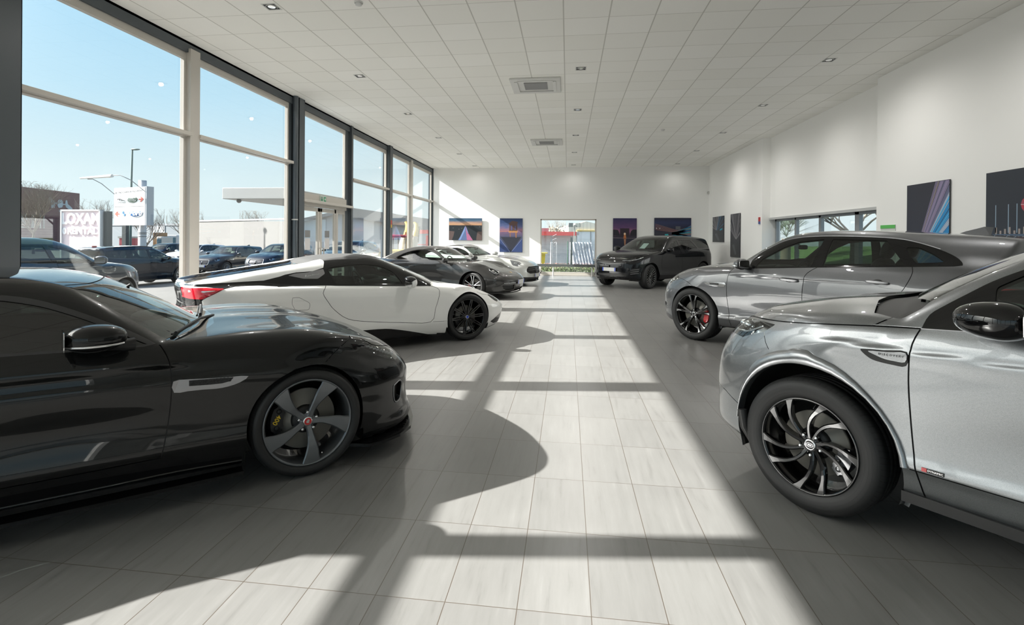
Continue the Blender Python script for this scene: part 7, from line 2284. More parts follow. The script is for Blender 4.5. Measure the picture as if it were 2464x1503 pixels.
def ex_wine(e, L, h0, h1):
    lm = mat('mural_blue', (.34, .42, .46), .6)
    s = L / 161.0                                        # one photo pixel on this wall
    g = MB()
    def sh(pts):                                         # photo offsets -> wall
        g.add([((x - 30) * s, -.06, h0 + (464.5 - y) * s * 1.08) for x, y in pts], [tuple(range(len(pts)))], None, False)
    sh([(109, 479), (113, 476), (119, 482), (124, 483), (125, 492), (123, 496), (116, 496), (115, 488), (110, 483)])
    sh([(132, 482), (136, 480), (142, 480), (145, 483), (145, 491), (142, 494), (134, 495), (131, 491)])
    sh([(152, 480), (156, 480), (158, 487), (164, 490), (170, 494), (170, 497), (162, 497), (153, 493), (151, 488)])
    sh([(125, 486), (131, 486), (131, 488), (125, 488)]); sh([(145, 487), (151, 487), (151, 489), (145, 489)])
    o = g.build('excavator_mural', lm, e)
    g = MB()
    addtext(g, 'leclercdrive.fr', 5.4 * s, Matrix.Translation(((150 - 30) * s, -.06, h0 + (464.5 - 500.5) * s * 1.08)) @ Matrix.Rotation(PI / 2, 4, 'X'), extr=.01)
    g.build('wall_lettering', lm, e)
    g = MB(); g.box(0, L * .22, 1, 3, h0 - .4, h0 + .45); g.box(0, L * .17, 1, 3, h0 + .45, h0 + .7); g.build('roof_plant', mat('plant_grey', (.42, .45, .47), .6), e)
    g = MB()
    for x0, x1 in ((.02, .22), (.24, .30), (.36, .38), (.41, .43)): g.box(L * x0, L * x1, -.1, 0, 3.2, 5.2)
    g.build('window_panels', mat('panel_beige', (.30, .27, .23), .6), e)
building('shop_building', 30, 191, 75, 88, 460, nodemat('wine_cladding', wine_mat), 'dark wine-red warehouse with a pale digger mural, left behind the bare tree', tops=(459.5, 477), depth=4, extra=ex_wine)
def ex_grey(e, L, h0, h1):
    g = MB()
    for a in (.10, .62): g.box(L * a, L * (a + .1), -.08, 0, h0 * .62, h0 * .92)
    g.build('wall_panels', mat('panel_pale', (.40, .42, .44), .6), e)
    g = MB(); g.box(0, L, -.1, .3, h0 - .3, h0 + .05); g.build('parapet', mat('parapet_grey', (.22, .24, .26), .6), e)
building('warehouse', 205, 482, 104, 92, 551, mg('blue_grey_wall', (.20, .225, .245), .05, .1), 'long low blue-grey warehouse behind the parked cars and signs', depth=4, extra=ex_grey)
def ex_wall(e, L, h0, h1):
    g = MB(); g.box(0, L, -.06, .36, h0 - .1, h0 + .02); g.build('coping', mat('coping', (.42, .40, .38), .8), e)
building('boundary_wall', 474, 700, 48, 40, 540, mg('pale_render', (.19, .185, .178), .06, .3), 'long pale rendered boundary wall behind the dark suvs', 'wall', depth=.3, extra=ex_wall)
def ex_gable(e, L, h0, h1): pass
e = empty('gabled_hall', at(690, 46, ZL), R(7), 'white gabled hall with shallow grey roof seen through the glass door', 'building')
s_ = 46 / 1270.1
f = MB()
Lg = 400 * s_
hw = zp(541, 46) - ZL
f.box(0, Lg, 0, 30, 0, hw)
xs_, hs_ = [0, 160 * s_, Lg], [zp(535, 46) - ZL, zp(507, 46) - ZL, zp(541, 46) - ZL]
f.add([(xs_[0], 0, hw), (xs_[1], 0, hs_[1] - .35), (xs_[2], 0, hw), (xs_[0], 30, hw), (xs_[1], 30, hs_[1] - .35), (xs_[2], 30, hw)], [(0, 2, 1), (3, 4, 5)], None, False)
f.build('walls', mg('hall_white', (.62, .62, .62), .04, .2), e)
f = MB()
f.add([(-.4, -.5, hs_[0] - .35), (xs_[1], -.5, hs_[1]), (xs_[1], 30, hs_[1]), (-.4, 30, hs_[0] - .35)], [(0, 1, 2, 3)], None, False)
f.add([(xs_[1], -.5, hs_[1]), (xs_[2] + .4, -.5, hs_[2]), (xs_[2] + .4, 30, hs_[2]), (xs_[1], 30, hs_[1])], [(0, 1, 2, 3)], None, False)
f.add([(-.4, -.5, hs_[0] - .6), (xs_[1], -.5, hs_[1] - .3), (xs_[1], -.5, hs_[1]), (-.4, -.5, hs_[0] - .35)], [(0, 1, 2, 3)], None, False)
f.add([(xs_[1], -.5, hs_[1] - .8), (xs_[2] + .4, -.5, hs_[2] - 1.1), (xs_[2] + .4, -.5, hs_[2]), (xs_[1], -.5, hs_[1])], [(0, 1, 2, 3)], None, False)
f.build('roof', mg('roof_sheet', (.30, .29, .28), .08, 2), e)
f = MB(); f.box(228 * s_, 240 * s_, 2, 4, hs_[1] - .8, hs_[1] - .3); f.build('roof_vent', mat('vent_blue', (.22, .27, .30), .6), e)
# ---- signs
e = empty('billboard', at(148, 34, ZL), .1324 - R(9), 'pale pink advertising board reading LOXAM RENTAL in a grey frame', 'billboard')
k_ = 34 / 1270.1
W_, H0, H1 = 110 * k_, zp(588, 34) - ZL - 2.0, zp(516, 34) - ZL
f = MB(); f.box(.08, W_ - .08, -.02, .12, H0, H1 - .08); f.build('panel', mat('board_pink', (.95, .76, .77), .5), e)
f = MB()
f.box(0, W_, -.1, .2, H1 - .10, H1); f.box(0, .10, -.1, .2, H0, H1); f.box(W_ - .10, W_, -.1, .2, H0, H1); f.box(0, W_, -.1, .2, H0 - .1, H0)
f.build('frame', mat('board_frame', (.66, .67, .67), .4), e)
f = MB()
Rx = Matrix.Rotation(PI / 2, 4, 'X')
addtext(f, 'LOXAM', .98, Matrix.Translation((W_ * .5, -.045, H1 - .62)) @ Rx, extr=.02, bold=.035, sx=.84)
addtext(f, 'RENTAL', .54, Matrix.Translation((W_ * .54, -.045, H1 - 1.40)) @ Rx, extr=.02, bold=.02, sx=1.12)
addtext(f, '0', .54, Matrix.Translation((W_ * .09, -.045, H1 - 1.40)) @ Rx, extr=.02, bold=.03)
f.build('lettering', mat('board_white', (1, .97, .97), .5), e)
f = MB(); f.box(W_ + .05, W_ + .30, .1, .5, 0, H1 - .1); f.build('side_post', mat('post_dark', (.06, .07, .07), .6), e)
f = MB(); f.box(W_ * .2, W_ * .3, .0, .1, 0, H0); f.box(W_ * .7, W_ * .8, .0, .1, 0, H0); f.build('leg', MATS['post_dark'], e)
# totem with the dealer marks
d_ = 30
k_ = d_ / 1270.1
rz_ = R(-17.5)
e = empty('direction_sign', at(274, d_, ZL), rz_, 'tall white direction sign with car marks and red arrows on a round mast', 'sign')
zt, zb_ = zp(464, d_) - ZL, zp(553, d_) - ZL
W_ = 2.82
cw = mat('sign_panel', (.85, .85, .85), .45)
f = MB(); f.box(0, W_, 0, .30, zb_, zt); f.build('panel', cw, e, bevel=.01)
f = MB(); f.box(W_, W_ + .09, 0.02, .42, zb_, zt + .02); f.build('side_case', mat('sign_side', (.40, .43, .46), .5), e)
f = MB(); f.lathe([(.20, 0), (.20, zp(447, d_) - ZL), (.001, zp(447, d_) - ZL)], 20, 'Z', Matrix.Translation((W_ * .72, .34, 0))); f.build('mast', mat('mast_white', (.50, .50, .51), .45), e)
f = MB()
for z_ in (zp(571, d_), zp(574, d_), zp(580, d_)): f.lathe([(.21, z_ - ZL), (.215, z_ - ZL + .02), (.21, z_ - ZL + .04)], 20, 'Z', Matrix.Translation((W_ * .72, .34, 0)))
f.build('mast_bands', mat('band_grey', (.12, .12, .12), .5), e)
def sgn(px, py):
    m = (px - 1197.1) / 1270.1
    q = (30 * m + 21.8) / (.9 + .424 * m)
    return (q, -.012, zp(py, 30 - .424 * q) - ZL)
SX = 1.60
dk, rd, gn, bl, wh = mat('sign_dark', (.10, .10, .11), .5), mat('sign_red2', (.62, .06, .03), .5), mat('sign_green', (.02, .12, .05), .4), mat('sign_blue', (.03, .16, .42), .35), mat('sign_white2', (.72, .72, .72), .4)
f = MB(); p_ = sgn(309.5, 472)
addtext(f, 'AU PROCHAIN ROND-POINT', .165, Matrix.Translation(p_) @ Rx @ Matrix.Rotation(.03, 4, 'Z'), extr=.004, sx=1.18)
f.build('heading_lettering', dk, e)
f = MB(); a_, b_ = sgn(276, 508), sgn(345, 506); f.tube([a_, b_], .012, 5); f.build('divider_line', mat('divider', (.3, .3, .3), .6), e)
# leaping cat outline
f = MB()
P_ = [sgn(x, y) for x, y in ((280, 485.5), (282, 488), (286, 489.5), (290, 489), (294, 492), (298, 493), (301, 495))]
f.tube(P_, [.012, .02, .035, .03, .03, .015, .008], 6)
f.tube([sgn(284, 489), sgn(282, 492)], .010, 5); f.tube([sgn(287, 490), sgn(288, 493.5)], .010, 5); f.tube([sgn(294, 492), sgn(291, 494)], .010, 5)
f.build('leaping_cat_mark', dk, e)
f = MB(); addtext(f, 'JAGUAR', .12, Matrix.Translation(sgn(291, 499)) @ Rx, extr=.003, sx=2.0); f.build('maker_lettering', mat('sign_pale', (.36, .36, .36), .5), e)
# green oval
f = MB(); c_ = sgn(318.5, 490.5)
f.lathe([(.001, 0), (11.5 * k_, 0), (11.5 * k_, .02)], 32, 'Y', Matrix.Translation((c_[0], c_[1] - .02, c_[2])) @ Matrix.Diagonal((SX, 1, .66, 1)))
f.cur = 1
f.lathe([(9.6 * k_, -.006), (10.3 * k_, -.006)], 32, 'Y', Matrix.Translation((c_[0], c_[1] - .02, c_[2])) @ Matrix.Diagonal((SX, 1, .64, 1)))
addtext(f, 'LAND', .14, Matrix.Translation((c_[0] - .05, c_[1] - .030, c_[2] + .045)) @ Rx, extr=.003, sx=SX)
addtext(f, 'ROVER', .12, Matrix.Translation((c_[0] + .04, c_[1] - .030, c_[2] - .055)) @ Rx, extr=.003, sx=SX)
f.build('green_oval_mark', [gn, wh], e)
def arrow(cx, cy, s, nm='red_arrow'):
    f = MB(); c = sgn(cx, cy)
    pts = [(-6, -1.6), (0, -1.6), (0, -4.2), (1.5, -6), (6.2, 0), (1.5, 6), (0, 4.2), (0, 1.6), (-6, 1.6), (-6, 1), (-6, -1)]
    pts = [(-5, -1.5), (1, -1.5), (-2.5, -6), (1, -6), (6.5, 0), (1, 6), (-2.5, 6), (1, 1.5), (-5, 1.5)]
    v = [(c[0] + s * x * k_ * SX, c[1] - .004, c[2] + y * k_) for x, y in pts]
    f.add(v, [(0, 1, 7, 8)] if s > 0 else [(8, 7, 1, 0)], None, False)
    f.add(v, [(1, 2, 3, 4), (1, 4, 7), (7, 4, 5, 6)] if s > 0 else [(4, 3, 2, 1), (7, 4, 1), (6, 5, 4, 7)], None, False)
    f.build(nm, rd, e)
arrow(338.5, 489.5, 1); arrow(282.5, 525.5, -1)
# roundel in four quarters
f = MB(); c_ = sgn(298, 524.5)
Mr = Matrix.Translation((c_[0], c_[1] - .004, c_[2])) @ Matrix.Diagonal((1.02, 1, 1, 1))
f.lathe([(10 * k_, 0), (10.6 * k_, -.004), (10 * k_, -.004)], 28, 'Y', Mr)
f.cur = 1
for q_ in (0, 2):
    n_ = [(0, 0)] + [(6.4 * k_ * math.cos(R(90 * q_ / 1 + 90 + 15 * i)), 6.4 * k_ * math.sin(R(90 * q_ + 90 + 15 * i))) for i in range(7)]
    f.prism(n_, 0, .006, Mr @ Matrix.Rotation(PI / 2, 4, 'X'))
f.build('quartered_roundel_mark', [mat('mark_grey', (.42, .42, .43), .5), bl], e)
f = MB(); c_ = sgn(326.5, 523.5)
Mo = Matrix.Translation((c_[0], c_[1] - .02, c_[2])) @ Matrix.Diagonal((SX, 1, .58, 1))
f.lathe([(.001, 0), (15.5 * k_, 0), (15.5 * k_, .02)], 36, 'Y', Mo)
f.cur = 1
f.lathe([(14.4 * k_, -.005), (15.6 * k_, -.005)], 36, 'Y', Mo)
addtext(f, 'Ford', .36, Matrix.Translation((c_[0], c_[1] - .028, c_[2] - .01)) @ Rx, extr=.003, shear=.35, bold=.010, sx=SX)
f.build('blue_oval_mark', [bl, wh], e)
# lighting arm above the sign
f = MB()
pa, pb = sgn(236, 444), sgn(311, 438)
yo = -.9
f.tube([(pa[0], yo, pa[2]), (pb[0], yo, pb[2])], [.05, .09], 8)
f.build('light_bar', mat('arm_white', (.55, .54, .52), .4), e)
f = MB()
for tip, foot in (((253, 446), (274, 478)), ((314, 437), (347, 471))):
    a_, b_ = sgn(*tip), sgn(*foot)
    m_ = (a_[0] * .25 + b_[0] * .75, yo * .6, a_[2] * .55 + b_[2] * .45 + .12)
    f.tube([(a_[0], yo, a_[2]), ((a_[0] + m_[0]) / 2, yo * .9, a_[2] + .0), m_, (b_[0], .02, b_[2])], .022, 6)
f.build('light_bracket', mat('bracket_grey', (.25, .26, .27), .5), e)
# street lamp
e = empty('street_lamp', at(313, 42, ZL), 0, 'tall thin dark street lamp behind the direction sign', 'street lamp')
hL = zp(371, 42) - ZL
f = MB(); f.tube([(0, 0, 0), (.06, 0, hL * .6), (.16, 0, hL)], [.11, .08, .055], 10); f.build('pole', mat('lamp_green', (.10, .15, .14), .5), e)
f = MB(); f.ball((.42, 0, hL + .02), .42, .14, .07, 14, 6); f.build('lamp_head', MATS['lamp_green'], e)
e = empty('sign_post', at(302, 40, ZL), 0, 'short dark square post under the direction sign', 'post')
f = MB(); f.box(-.16, .16, -.16, .16, 0, zp(553, 40) - ZL); f.build('post', MATS['post_dark'], e)
# ---- trees
bare_tree(80, 60, 452, 175, 'dense bare winter tree before the wine-red building at far left', 3, (.17, .14, .11), twigs=9)
bare_tree(232, 72, 492, 90, 'bare tree between the pink board and the direction sign', 4, (.24, .215, .19))
bare_tree(352, 46, 512, 74, 'bare tree with a dark trunk just right of the direction sign', 5, (.16, .14, .125))
bare_tree(446, 62, 512, 78, 'bare tree behind the cream window post', 6, (.26, .24, .21))
bare_tree(613, 70, 516, 66, 'faint bare tree top above the pale boundary wall', 8, (.30, .28, .25))
# ---- lorries far off
def lorry(px, d, w, cab, label, load=None):
    k = d / 1270.1
    e = empty('lorry', at(px, d, ZL), R(8), label, 'lorry')
    W_ = w * k
    HT = zp(575 if w > 20 else 579, d) - ZL
    f = MB(); f.box(0, W_, 0, 2.3, .4, HT); f.build('cab', mat('cab_' + cab[0], cab[1], .4), e, bevel=.12)
    f = MB(); f.box(W_ * .12, W_ * .88, -.03, 0, HT * .5, HT * .85); f.build('cab_window', mat('cab_glass', (.06, .13, .17), .15), e)
    f = MB()
    for x in (.25, .75): f.lathe([(.001, -.05), (.46, -.05), (.5, 0), (.5, .3)], 18, 'Y', Matrix.Translation((W_ * x, 0, .5)))
    f.build('wheels', BASE['rubber'], e)
    if load:
        f = MB(); f.box(-W_ * .9, -.1, .4, 2.4, .9, 2.6); f.build('load_bed', mat('load_' + load[0], load[1], .6), e)
lorry(399, 76, 27, ('white', (.50, .51, .52)), 'white lorry cab before the blue-grey warehouse')
lorry(376, 66, 14, ('pale', (.45, .44, .42)), 'small pale tipper with an orange load bed beside the white lorry', ('orange', (.34, .19, .09)))
e = empty('red_kiosk', at(287, 60, ZL), 0, 'small red kiosk front below the direction sign', 'kiosk')
f = MB(); f.box(0, 16 * 60 / 1270, 0, 2, 0, 1.9); f.build('kiosk_body', mat('kiosk_red', (.42, .08, .09), .5), e)
f = MB(); f.box(-.1, 17 * 60 / 1270, -.1, 2, 1.9, 2.1); f.build('kiosk_roof', mat('kiosk_roof', (.40, .38, .34), .6), e)
# ---- plant and red steel seen through the last bays
ZP = -.28
e = empty('red_tractor', at(941, 30, ZP), R(5), 'red roofed digger cab with orange beacon seen through the window bay nearest the back', 'digger')
k_ = 30 / 1270.1
f = MB()
for x, y in ((.1, .1), (.75, .1), (.1, 1.3), (.75, 1.3)): f.tube([(x, y, 1.0), (x + (.1 if x > .5 else 0), y, zp(578, 30) - ZP)], .04, 6)
f.build('cab_frame', mat('digger_dark', (.05, .05, .06), .5), e)
f = MB(); f.box(0, 1.0, 0, 1.4, zp(577, 30) - ZP, zp(570, 30) - ZP); f.build('cab_roof', mat('digger_red', (.30, .04, .06), .5), e, bevel=.05)
f = MB(); f.lathe([(.05, 0), (.05, .15), (.001, .17)], 10, 'Z', Matrix.Translation((.75, .3, zp(570, 30) - ZP))); f.build('beacon', mat('beacon_orange', (.65, .2, .03), .4), e)
f = MB(); f.box(-.2, 1.3, -.1, 1.6, .3, 1.1); f.build('engine_body', mat('digger_yellow', (.55, .38, .05), .5), e, bevel=.06)
f = MB(); f.box(-.4, 1.4, -.2, .2, 0, .34); f.box(-.4, 1.4, 1.3, 1.7, 0, .34); f.build('tracks', MATS['digger_dark'], e, bevel=.1)
for px, lb, sd in ((979, 'upright wrapped yellow digger arm beside the red cab', 1), (1000, 'second pale yellow digger arm behind the cream mullion', 2)):
    dd = 31 + sd
    e = empty('digger_arm', at(px, dd, ZP), 0, lb, 'digger arm')
    f = MB(); f.tube([(-.35, 0, 0), (-.25, 0, 1.0), (-.05, 0, 1.9)], [.36, .33, .27], 10); f.build('wrapping', mat('wrap_white', (.48, .45, .38), .7), e)
    f = MB(); f.tube([(-.05, 0, 1.8), (.08, 0, 2.3), (.02, 0, 2.65), (-.12, 0, 2.75)], [.22, .20, .13, .06], 8); f.build('boom', MATS['digger_yellow'], e)
    f = MB(); f.tube([(.18, -.05, 1.5), (.26, -.05, 2.5)], .05, 6); f.build('hydraulic_ram', MATS['digger_dark'], e)
e = empty('red_steel_frame', at(1000, 36, ZP), 0, 'red steel loading frame seen through the last window bay', 'frame')
k_ = 36 / 1270.1
f = MB(); f.box(0, 2.2, 0, .5, zp(567, 36) - ZP, zp(558, 36) - ZP); f.build('red_beam', mat('steel_red', (.50, .07, .06), .5), e)
f = MB(); f.box(.72, .86, 0, .14, 0, zp(571, 36) - ZP); f.build('red_upright', MATS['steel_red'], e)
f = MB()
for z_ in (.6, 1.0, 1.3): f.box(.1, .8, .0, .05, z_, z_ + .05)
f.build('red_rungs', MATS['steel_red'], e)

# ---- behind the back window
e = empty('station_canopy', at(1262, 34, ZG), R(7.5), 'low grey outbuilding with a bright red fascia seen through the back window', 'building')
k_ = 34 / 1270.1
f = MB(); f.box(0, 118 * k_, 0, 5, 0, zp(569, 34) - ZG); f.build('walls', mg('out_white', (.62, .64, .66), .04), e)
f = MB(); f.box(-.2, 121 * k_, -.9, 4, zp(569, 34) - ZG, zp(560, 34) - ZG); f.build('red_fascia', mat('fascia_red', (.85, .07, .06), .45), e)
f = MB(); f.box(120 * k_, 126 * k_, -.9, 4, zp(568, 34) - ZG, zp(561, 34) - ZG); f.build('fascia_end', mat('fascia_pale', (.42, .36, .36), .5), e)
f = MB(); f.box(60 * k_, 64 * k_, -.7, -.6, 0, zp(569, 34) - ZG); f.box(120 * k_, 123 * k_, -.7, -.6, 0, zp(569, 34) - ZG); f.build('canopy_posts', mat('post_pale', (.42, .42, .43), .5), e)
f = MB(); f.box(10 * k_, 60 * k_, .5, 4, zp(560, 34) - ZG, zp(551, 34) - ZG); f.build('roof_boxes', mat('roof_box', (.22, .20, .22), .6), e)
def shed_mat(t, b):
    tc = _n(t, 'ShaderNodeTexCoord'); sp = _n(t, 'ShaderNodeSeparateXYZ'); t.links.new(tc.outputs['Object'], sp.inputs[0])
    w = mth(t, 'GREATER_THAN', mth(t, 'FRACT', mth(t, 'MULTIPLY', sp.outputs[0], 3.2)), .82)
    t.links.new(mixc(t, w, (.74, .69, .58), (.58, .54, .45)), b.inputs['Base Color'])
e = empty('beige_shed', at(1368, 44, ZG), R(7.5), 'tall beige ribbed shed with a yellow band at the right of the back window', 'building')
k_ = 44 / 1270.1
f = MB()
hs0, hs1 = zp(545, 44) - ZG, zp(534, 44) - ZG
f.add([(0, 0, 0), (90 * k_, 0, 0), (90 * k_, 0, hs0), (42 * k_, 0, hs1), (0, 0, hs0 - .1), (0, 8, 0), (90 * k_, 8, 0), (90 * k_, 8, hs0), (42 * k_, 8, hs1), (0, 8, hs0 - .1)], [(0, 1, 2, 3, 4), (5, 9, 8, 7, 6), (3, 2, 7, 8), (4, 3, 8, 9), (0, 4, 9, 5)], None, False)
f.build('walls', nodemat('shed_cladding', shed_mat), e)
f = MB(); f.box(20 * k_, 90 * k_, -.12, .0, zp(558.5, 44) - ZG, zp(555.5, 44) - ZG); f.build('yellow_band', mat('band_yellow', (.55, .40, .10), .5), e)
f = MB(); f.box(20 * k_, 88 * k_, -.06, .0, 0, zp(559, 44) - ZG); f.build('sliding_doors', mat('door_pale', (.66, .69, .71), .5), e)
f = MB(); f.box(52 * k_, 54 * k_, -.09, -.06, 0, zp(559, 44) - ZG); f.build('door_gap', mat('gap_grey', (.2, .2, .21), .6), e)
e = empty('floodlight', at(1376, 33, ZG), 0, 'pair of grey floodlights on a thin mast beyond the back window', 'floodlight')
z_ = zp(543, 33) - ZG
f = MB(); f.tube([(.15, 0, 0), (.15, 0, z_)], .03, 6); f.build('mast', mat('flood_grey', (.16, .18, .17), .5), e)
for x, a in ((-.08, .3), (.36, -.3)):
    f = MB(); f.box(-.15, .15, -.05, .05, -.13, .13, Matrix.Translation((x, 0, z_)) @ Matrix.Rotation(a, 4, 'Z') @ Matrix.Rotation(.25, 4, 'X')); f.build('lamp_head', MATS['flood_grey'], e, bevel=.01)
bare_tree(1335, 60, 531, 52, 'bare tree behind the red fascia beyond the back window', 12, (.30, .26, .20), twigs=6)
# tan hedge top
def leafclump(name, px, dist, w, top, label, cat, m, n, size, seed, depth=.5, z0=ZG, group=None):
    rr = random.Random(seed)
    e = empty(name, at(px, dist, z0), R(7.5), label, cat, group)
    W_ = w * dist / 1270.1
    h = zp(top, dist) - z0
    f = MB()
    for i in range(n):
        c = Vector((rr.uniform(0, W_), rr.uniform(-depth / 2, depth / 2), rr.uniform(0.02, 1) * h * (.86 + .14 * math.sin(i))))
        a, b = Vector((rr.uniform(-1, 1), rr.uniform(-1, 1), rr.uniform(-1, 1))).normalized() * size, Vector((rr.uniform(-1, 1), rr.uniform(-1, 1), rr.uniform(-1, 1))).normalized() * size * .5
        f.add([c - a, c - b, c + a, c + b], [(0, 1, 2, 3)], None, False)
    f.cur = 0
    f.build('leaves', m, e)
    f = MB()
    for i in range(max(3, n // 120)):
        x = rr.uniform(0, W_)
        f.tube([(x, 0, 0), (x + rr.uniform(-.1, .1), rr.uniform(-.1, .1), h * .8)], .01, 4)
    f.build('stems', mat('stem_brown', (.10, .07, .05), .9), e)
leafgreen = mat('leaf_green', (.12, .17, .06), .6, noise=(3, .6))
leaftan = mat('leaf_tan', (.26, .20, .13), .8, noise=(2, .3))
leafred = mat('leaf_red', (.26, .10, .07), .7, noise=(3, .4))
leafclump('dry_bush', 1318, 41, 40, 546, 'tan leafless bush above the red fascia', 'bush', leaftan, 2600, .09, 3, 2.0)
leafclump('hedge', 1296, YB * 1.0 + 1.6, 142, 641, 'low green hedge right outside the back window', 'hedge', leafgreen, 3800, .035, 1, .7)
leafclump('red_shrub', 1296, 26.5, 142, 634, 'reddish twiggy shrubs behind the low hedge', 'shrubs', leafred, 1500, .035, 2, .5)
e = empty('yellow_skip', at(1297, 28, ZG), R(10), 'yellow open bin at the lower left of the back window', 'bin')
f = MB(); f.prism([(0, 0), (.40, 0), (.46, .8), (-.06, .8)], 0, .5, Matrix.Translation((0, .8, 0)) @ Matrix(((1, 0, 0, 0), (0, 0, 1, 0), (0, 1, 0, 0), (0, 0, 0, 1)))); f.build('bin_body', mat('bin_yellow', (.62, .50, .02), .5), e)
f = MB(); f.box(-.1, .5, .25, .85, .78, .83); f.build('bin_rim', MATS['bin_yellow'], e)
# wire fence panels with a dark post
e = empty('fence_post', at(1375, 24.6, ZG), 0, 'dark square fence post in the middle of the back window', 'fence post')
f = MB(); f.box(-.05, .05, -.05, .05, 0, zp(573, 24.6) - ZG); f.build('post', mat('fence_dark', (.035, .05, .05), .5), e)
e = empty('wire_fence', at(1296, 24.1, ZG), R(7.5), 'green wire mesh fence across the back window', 'fence')
k_ = 24.1 / 1270.1
f = MB()
ht = zp(577, 24.1) - ZG
for i in range(54): f.tube([(i * .05, 0, .3), (i * .05, 0, ht)], .0022, 3, caps=False)
for j in range(6): f.tube([(0, 0, .3 + j * (ht - .3) / 5), (142 * k_, 0, .3 + j * (ht - .3) / 5)], .003, 3, caps=False)
f.build('wire_mesh', mat('wire_green', (.20, .27, .25), .5), e)
f = MB(); f.tube([(70 * k_, -.03, 0), (70 * k_, -.03, ht - .1)], .018, 6); f.build('slim_post', mat('fence_green', (.03, .10, .06), .5), e)
# tarpaulin-covered stack and ladder frame
e = empty('tarpaulin_stack', at(1379, 27, ZG), R(7.5), 'stack of material under a grey wrinkled tarpaulin behind the fence', 'stack')
k_ = 27 / 1270.1
f = MB()
W_, h_ = 50 * k_, zp(585, 27) - ZG
n_, m_ = 26, 14
v = []
rr = random.Random(3)
for j in range(m_ + 1):
    for i in range(n_ + 1):
        t = j / m_
        v.append((W_ * i / n_, .25 * math.sin(t * PI * .5) + .05 * math.sin(i * 1.7 + j * .6) + rr.uniform(-.02, .02), .15 + (h_ - .15) * t + .02 * math.sin(i)))
f.add(v, [(j * (n_ + 1) + i, j * (n_ + 1) + i + 1, (j + 1) * (n_ + 1) + i + 1, (j + 1) * (n_ + 1) + i) for j in range(m_) for i in range(n_)], None, True)
f.box(0, W_, .28, 1.2, .1, h_)
f.build('tarpaulin', mat('tarp_grey', (.66, .69, .73), .5), e)
e = empty('ladder_frame', at(1326, 28, ZG), R(7.5), 'white ladder frame standing before the grey outbuilding wall', 'ladder')
k_ = 28 / 1270.1
f = MB(); hh = zp(585, 28) - ZG
for x in (0, 3, 13): f.tube([(x * k_, 0, 0), (x * k_, 0, hh)], .022, 6)
f.build('stile', mat('ladder_white', (.5, .5, .5), .5), e)
f = MB()
for j in range(12): f.tube([(0, 0, .3 + j * (hh - .4) / 11), (3 * k_, 0, .3 + j * (hh - .4) / 11)], .010, 4)
for j in range(7): f.tube([(3 * k_, 0, .5 + j * .2), (13 * k_, 0, .62 + j * .2)], .012, 4)
f.build('rungs', MATS['ladder_white'], e)

# ---- beyond the window band on the right: a grass bank, trees and a slatted building
mb = MB()
mb.add([(7.2, 6, ZG + .05), (7.2, 34, ZG + .05), (13, 34, 1.15), (13, 6, 1.15), (24, 34, 1.3), (24, 6, 1.3)], [(0, 3, 2, 1), (3, 5, 4, 2)], None, False)
struct(mb, 'ground_6', mat('grass_green', (.075, .13, .030), .9, noise=(7, .45, 6), bump=(60, .8, .03)))
def louv(t, b):
    tc = _n(t, 'ShaderNodeTexCoord'); sp = _n(t, 'ShaderNodeSeparateXYZ'); t.links.new(tc.outputs['Object'], sp.inputs[0])
    w = mth(t, 'GREATER_THAN', mth(t, 'FRACT', mth(t, 'MULTIPLY', sp.outputs[2], 4.5)), .8)
    t.links.new(mixc(t, w, (.62, .62, .63), (.40, .41, .43)), b.inputs['Base Color'])
e = empty('slatted_building', (25, 24, 0), R(68), 'white building with horizontal slats beyond the right-hand window band', 'building')
f = MB(); f.box(-20, 20, -6, 0, 0, 6.5, Matrix.Translation((0, -1, 0))); f.build('walls', nodemat('white_slats', louv), e)
f = MB(); f.box(-20, 20, -6.2, -.9, 6.5, 6.8); f.build('roof_edge', mat('roof_edge', (.4, .4, .4), .6), e)
def tree_right(x, y, z, h, w, seed, label):
    v = Vector((x, y, z))
    rr = random.Random(seed)
    e = empty('bare_tree', v, 0, label, 'tree', 'bare winter trees outside')
    T, Bm = MB(), MB()
    bark = mat('bark_pale', (.19, .165, .13), .95)
    T.tube([(0, 0, 0), (.03, .02, h * .2), (0, 0, h * .35)], [.11, .09, .08], 8)
    T.build('trunk', bark, e)
    def grow(a, d, L, r, lv):
        pts = [a]
        for i in range(3):
            d = (d + Vector((rr.uniform(-.3, .3), rr.uniform(-.3, .3), rr.uniform(-.1, .25)))).normalized()
            pts.append(pts[-1] + d * L / 3)
        Bm.tube(pts, [r, r * .8, r * .65, r * .5], 5, caps=False)
        if lv:
            for i in range(4): grow(pts[rr.choice((2, 3))], (d + Vector((rr.uniform(-1, 1), rr.uniform(-1, 1), rr.uniform(-.3, .6))) * .8).normalized(), L * .62, r * .5, lv - 1)
    for i in range(5):
        a = 2 * PI * i / 5
        grow(Vector((0, 0, h * .33)), Vector((math.cos(a), math.sin(a), .7)).normalized(), h * .36, .05, 3)
    Bm.build('branches', bark, e)
tree_right(10.0, 20.2, .55, 3.4, 2, 1, 'pale bare tree seen through the left part of the right-hand window band')
tree_right(9.6, 16.6, .5, 3.2, 2, 2, 'pale bare tree seen through the right part of the right-hand window band')
e = empty('palm_tree', (9.6, 25.0, .4), 0, 'dark green palm seen through the left end of the right-hand window band', 'palm')
f = MB(); f.tube([(0, 0, 0), (.05, 0, 1.2)], [.22, .18], 10); f.build('trunk', mat('palm_trunk', (.10, .075, .05), .95), e)
f = MB()
rr = random.Random(2)
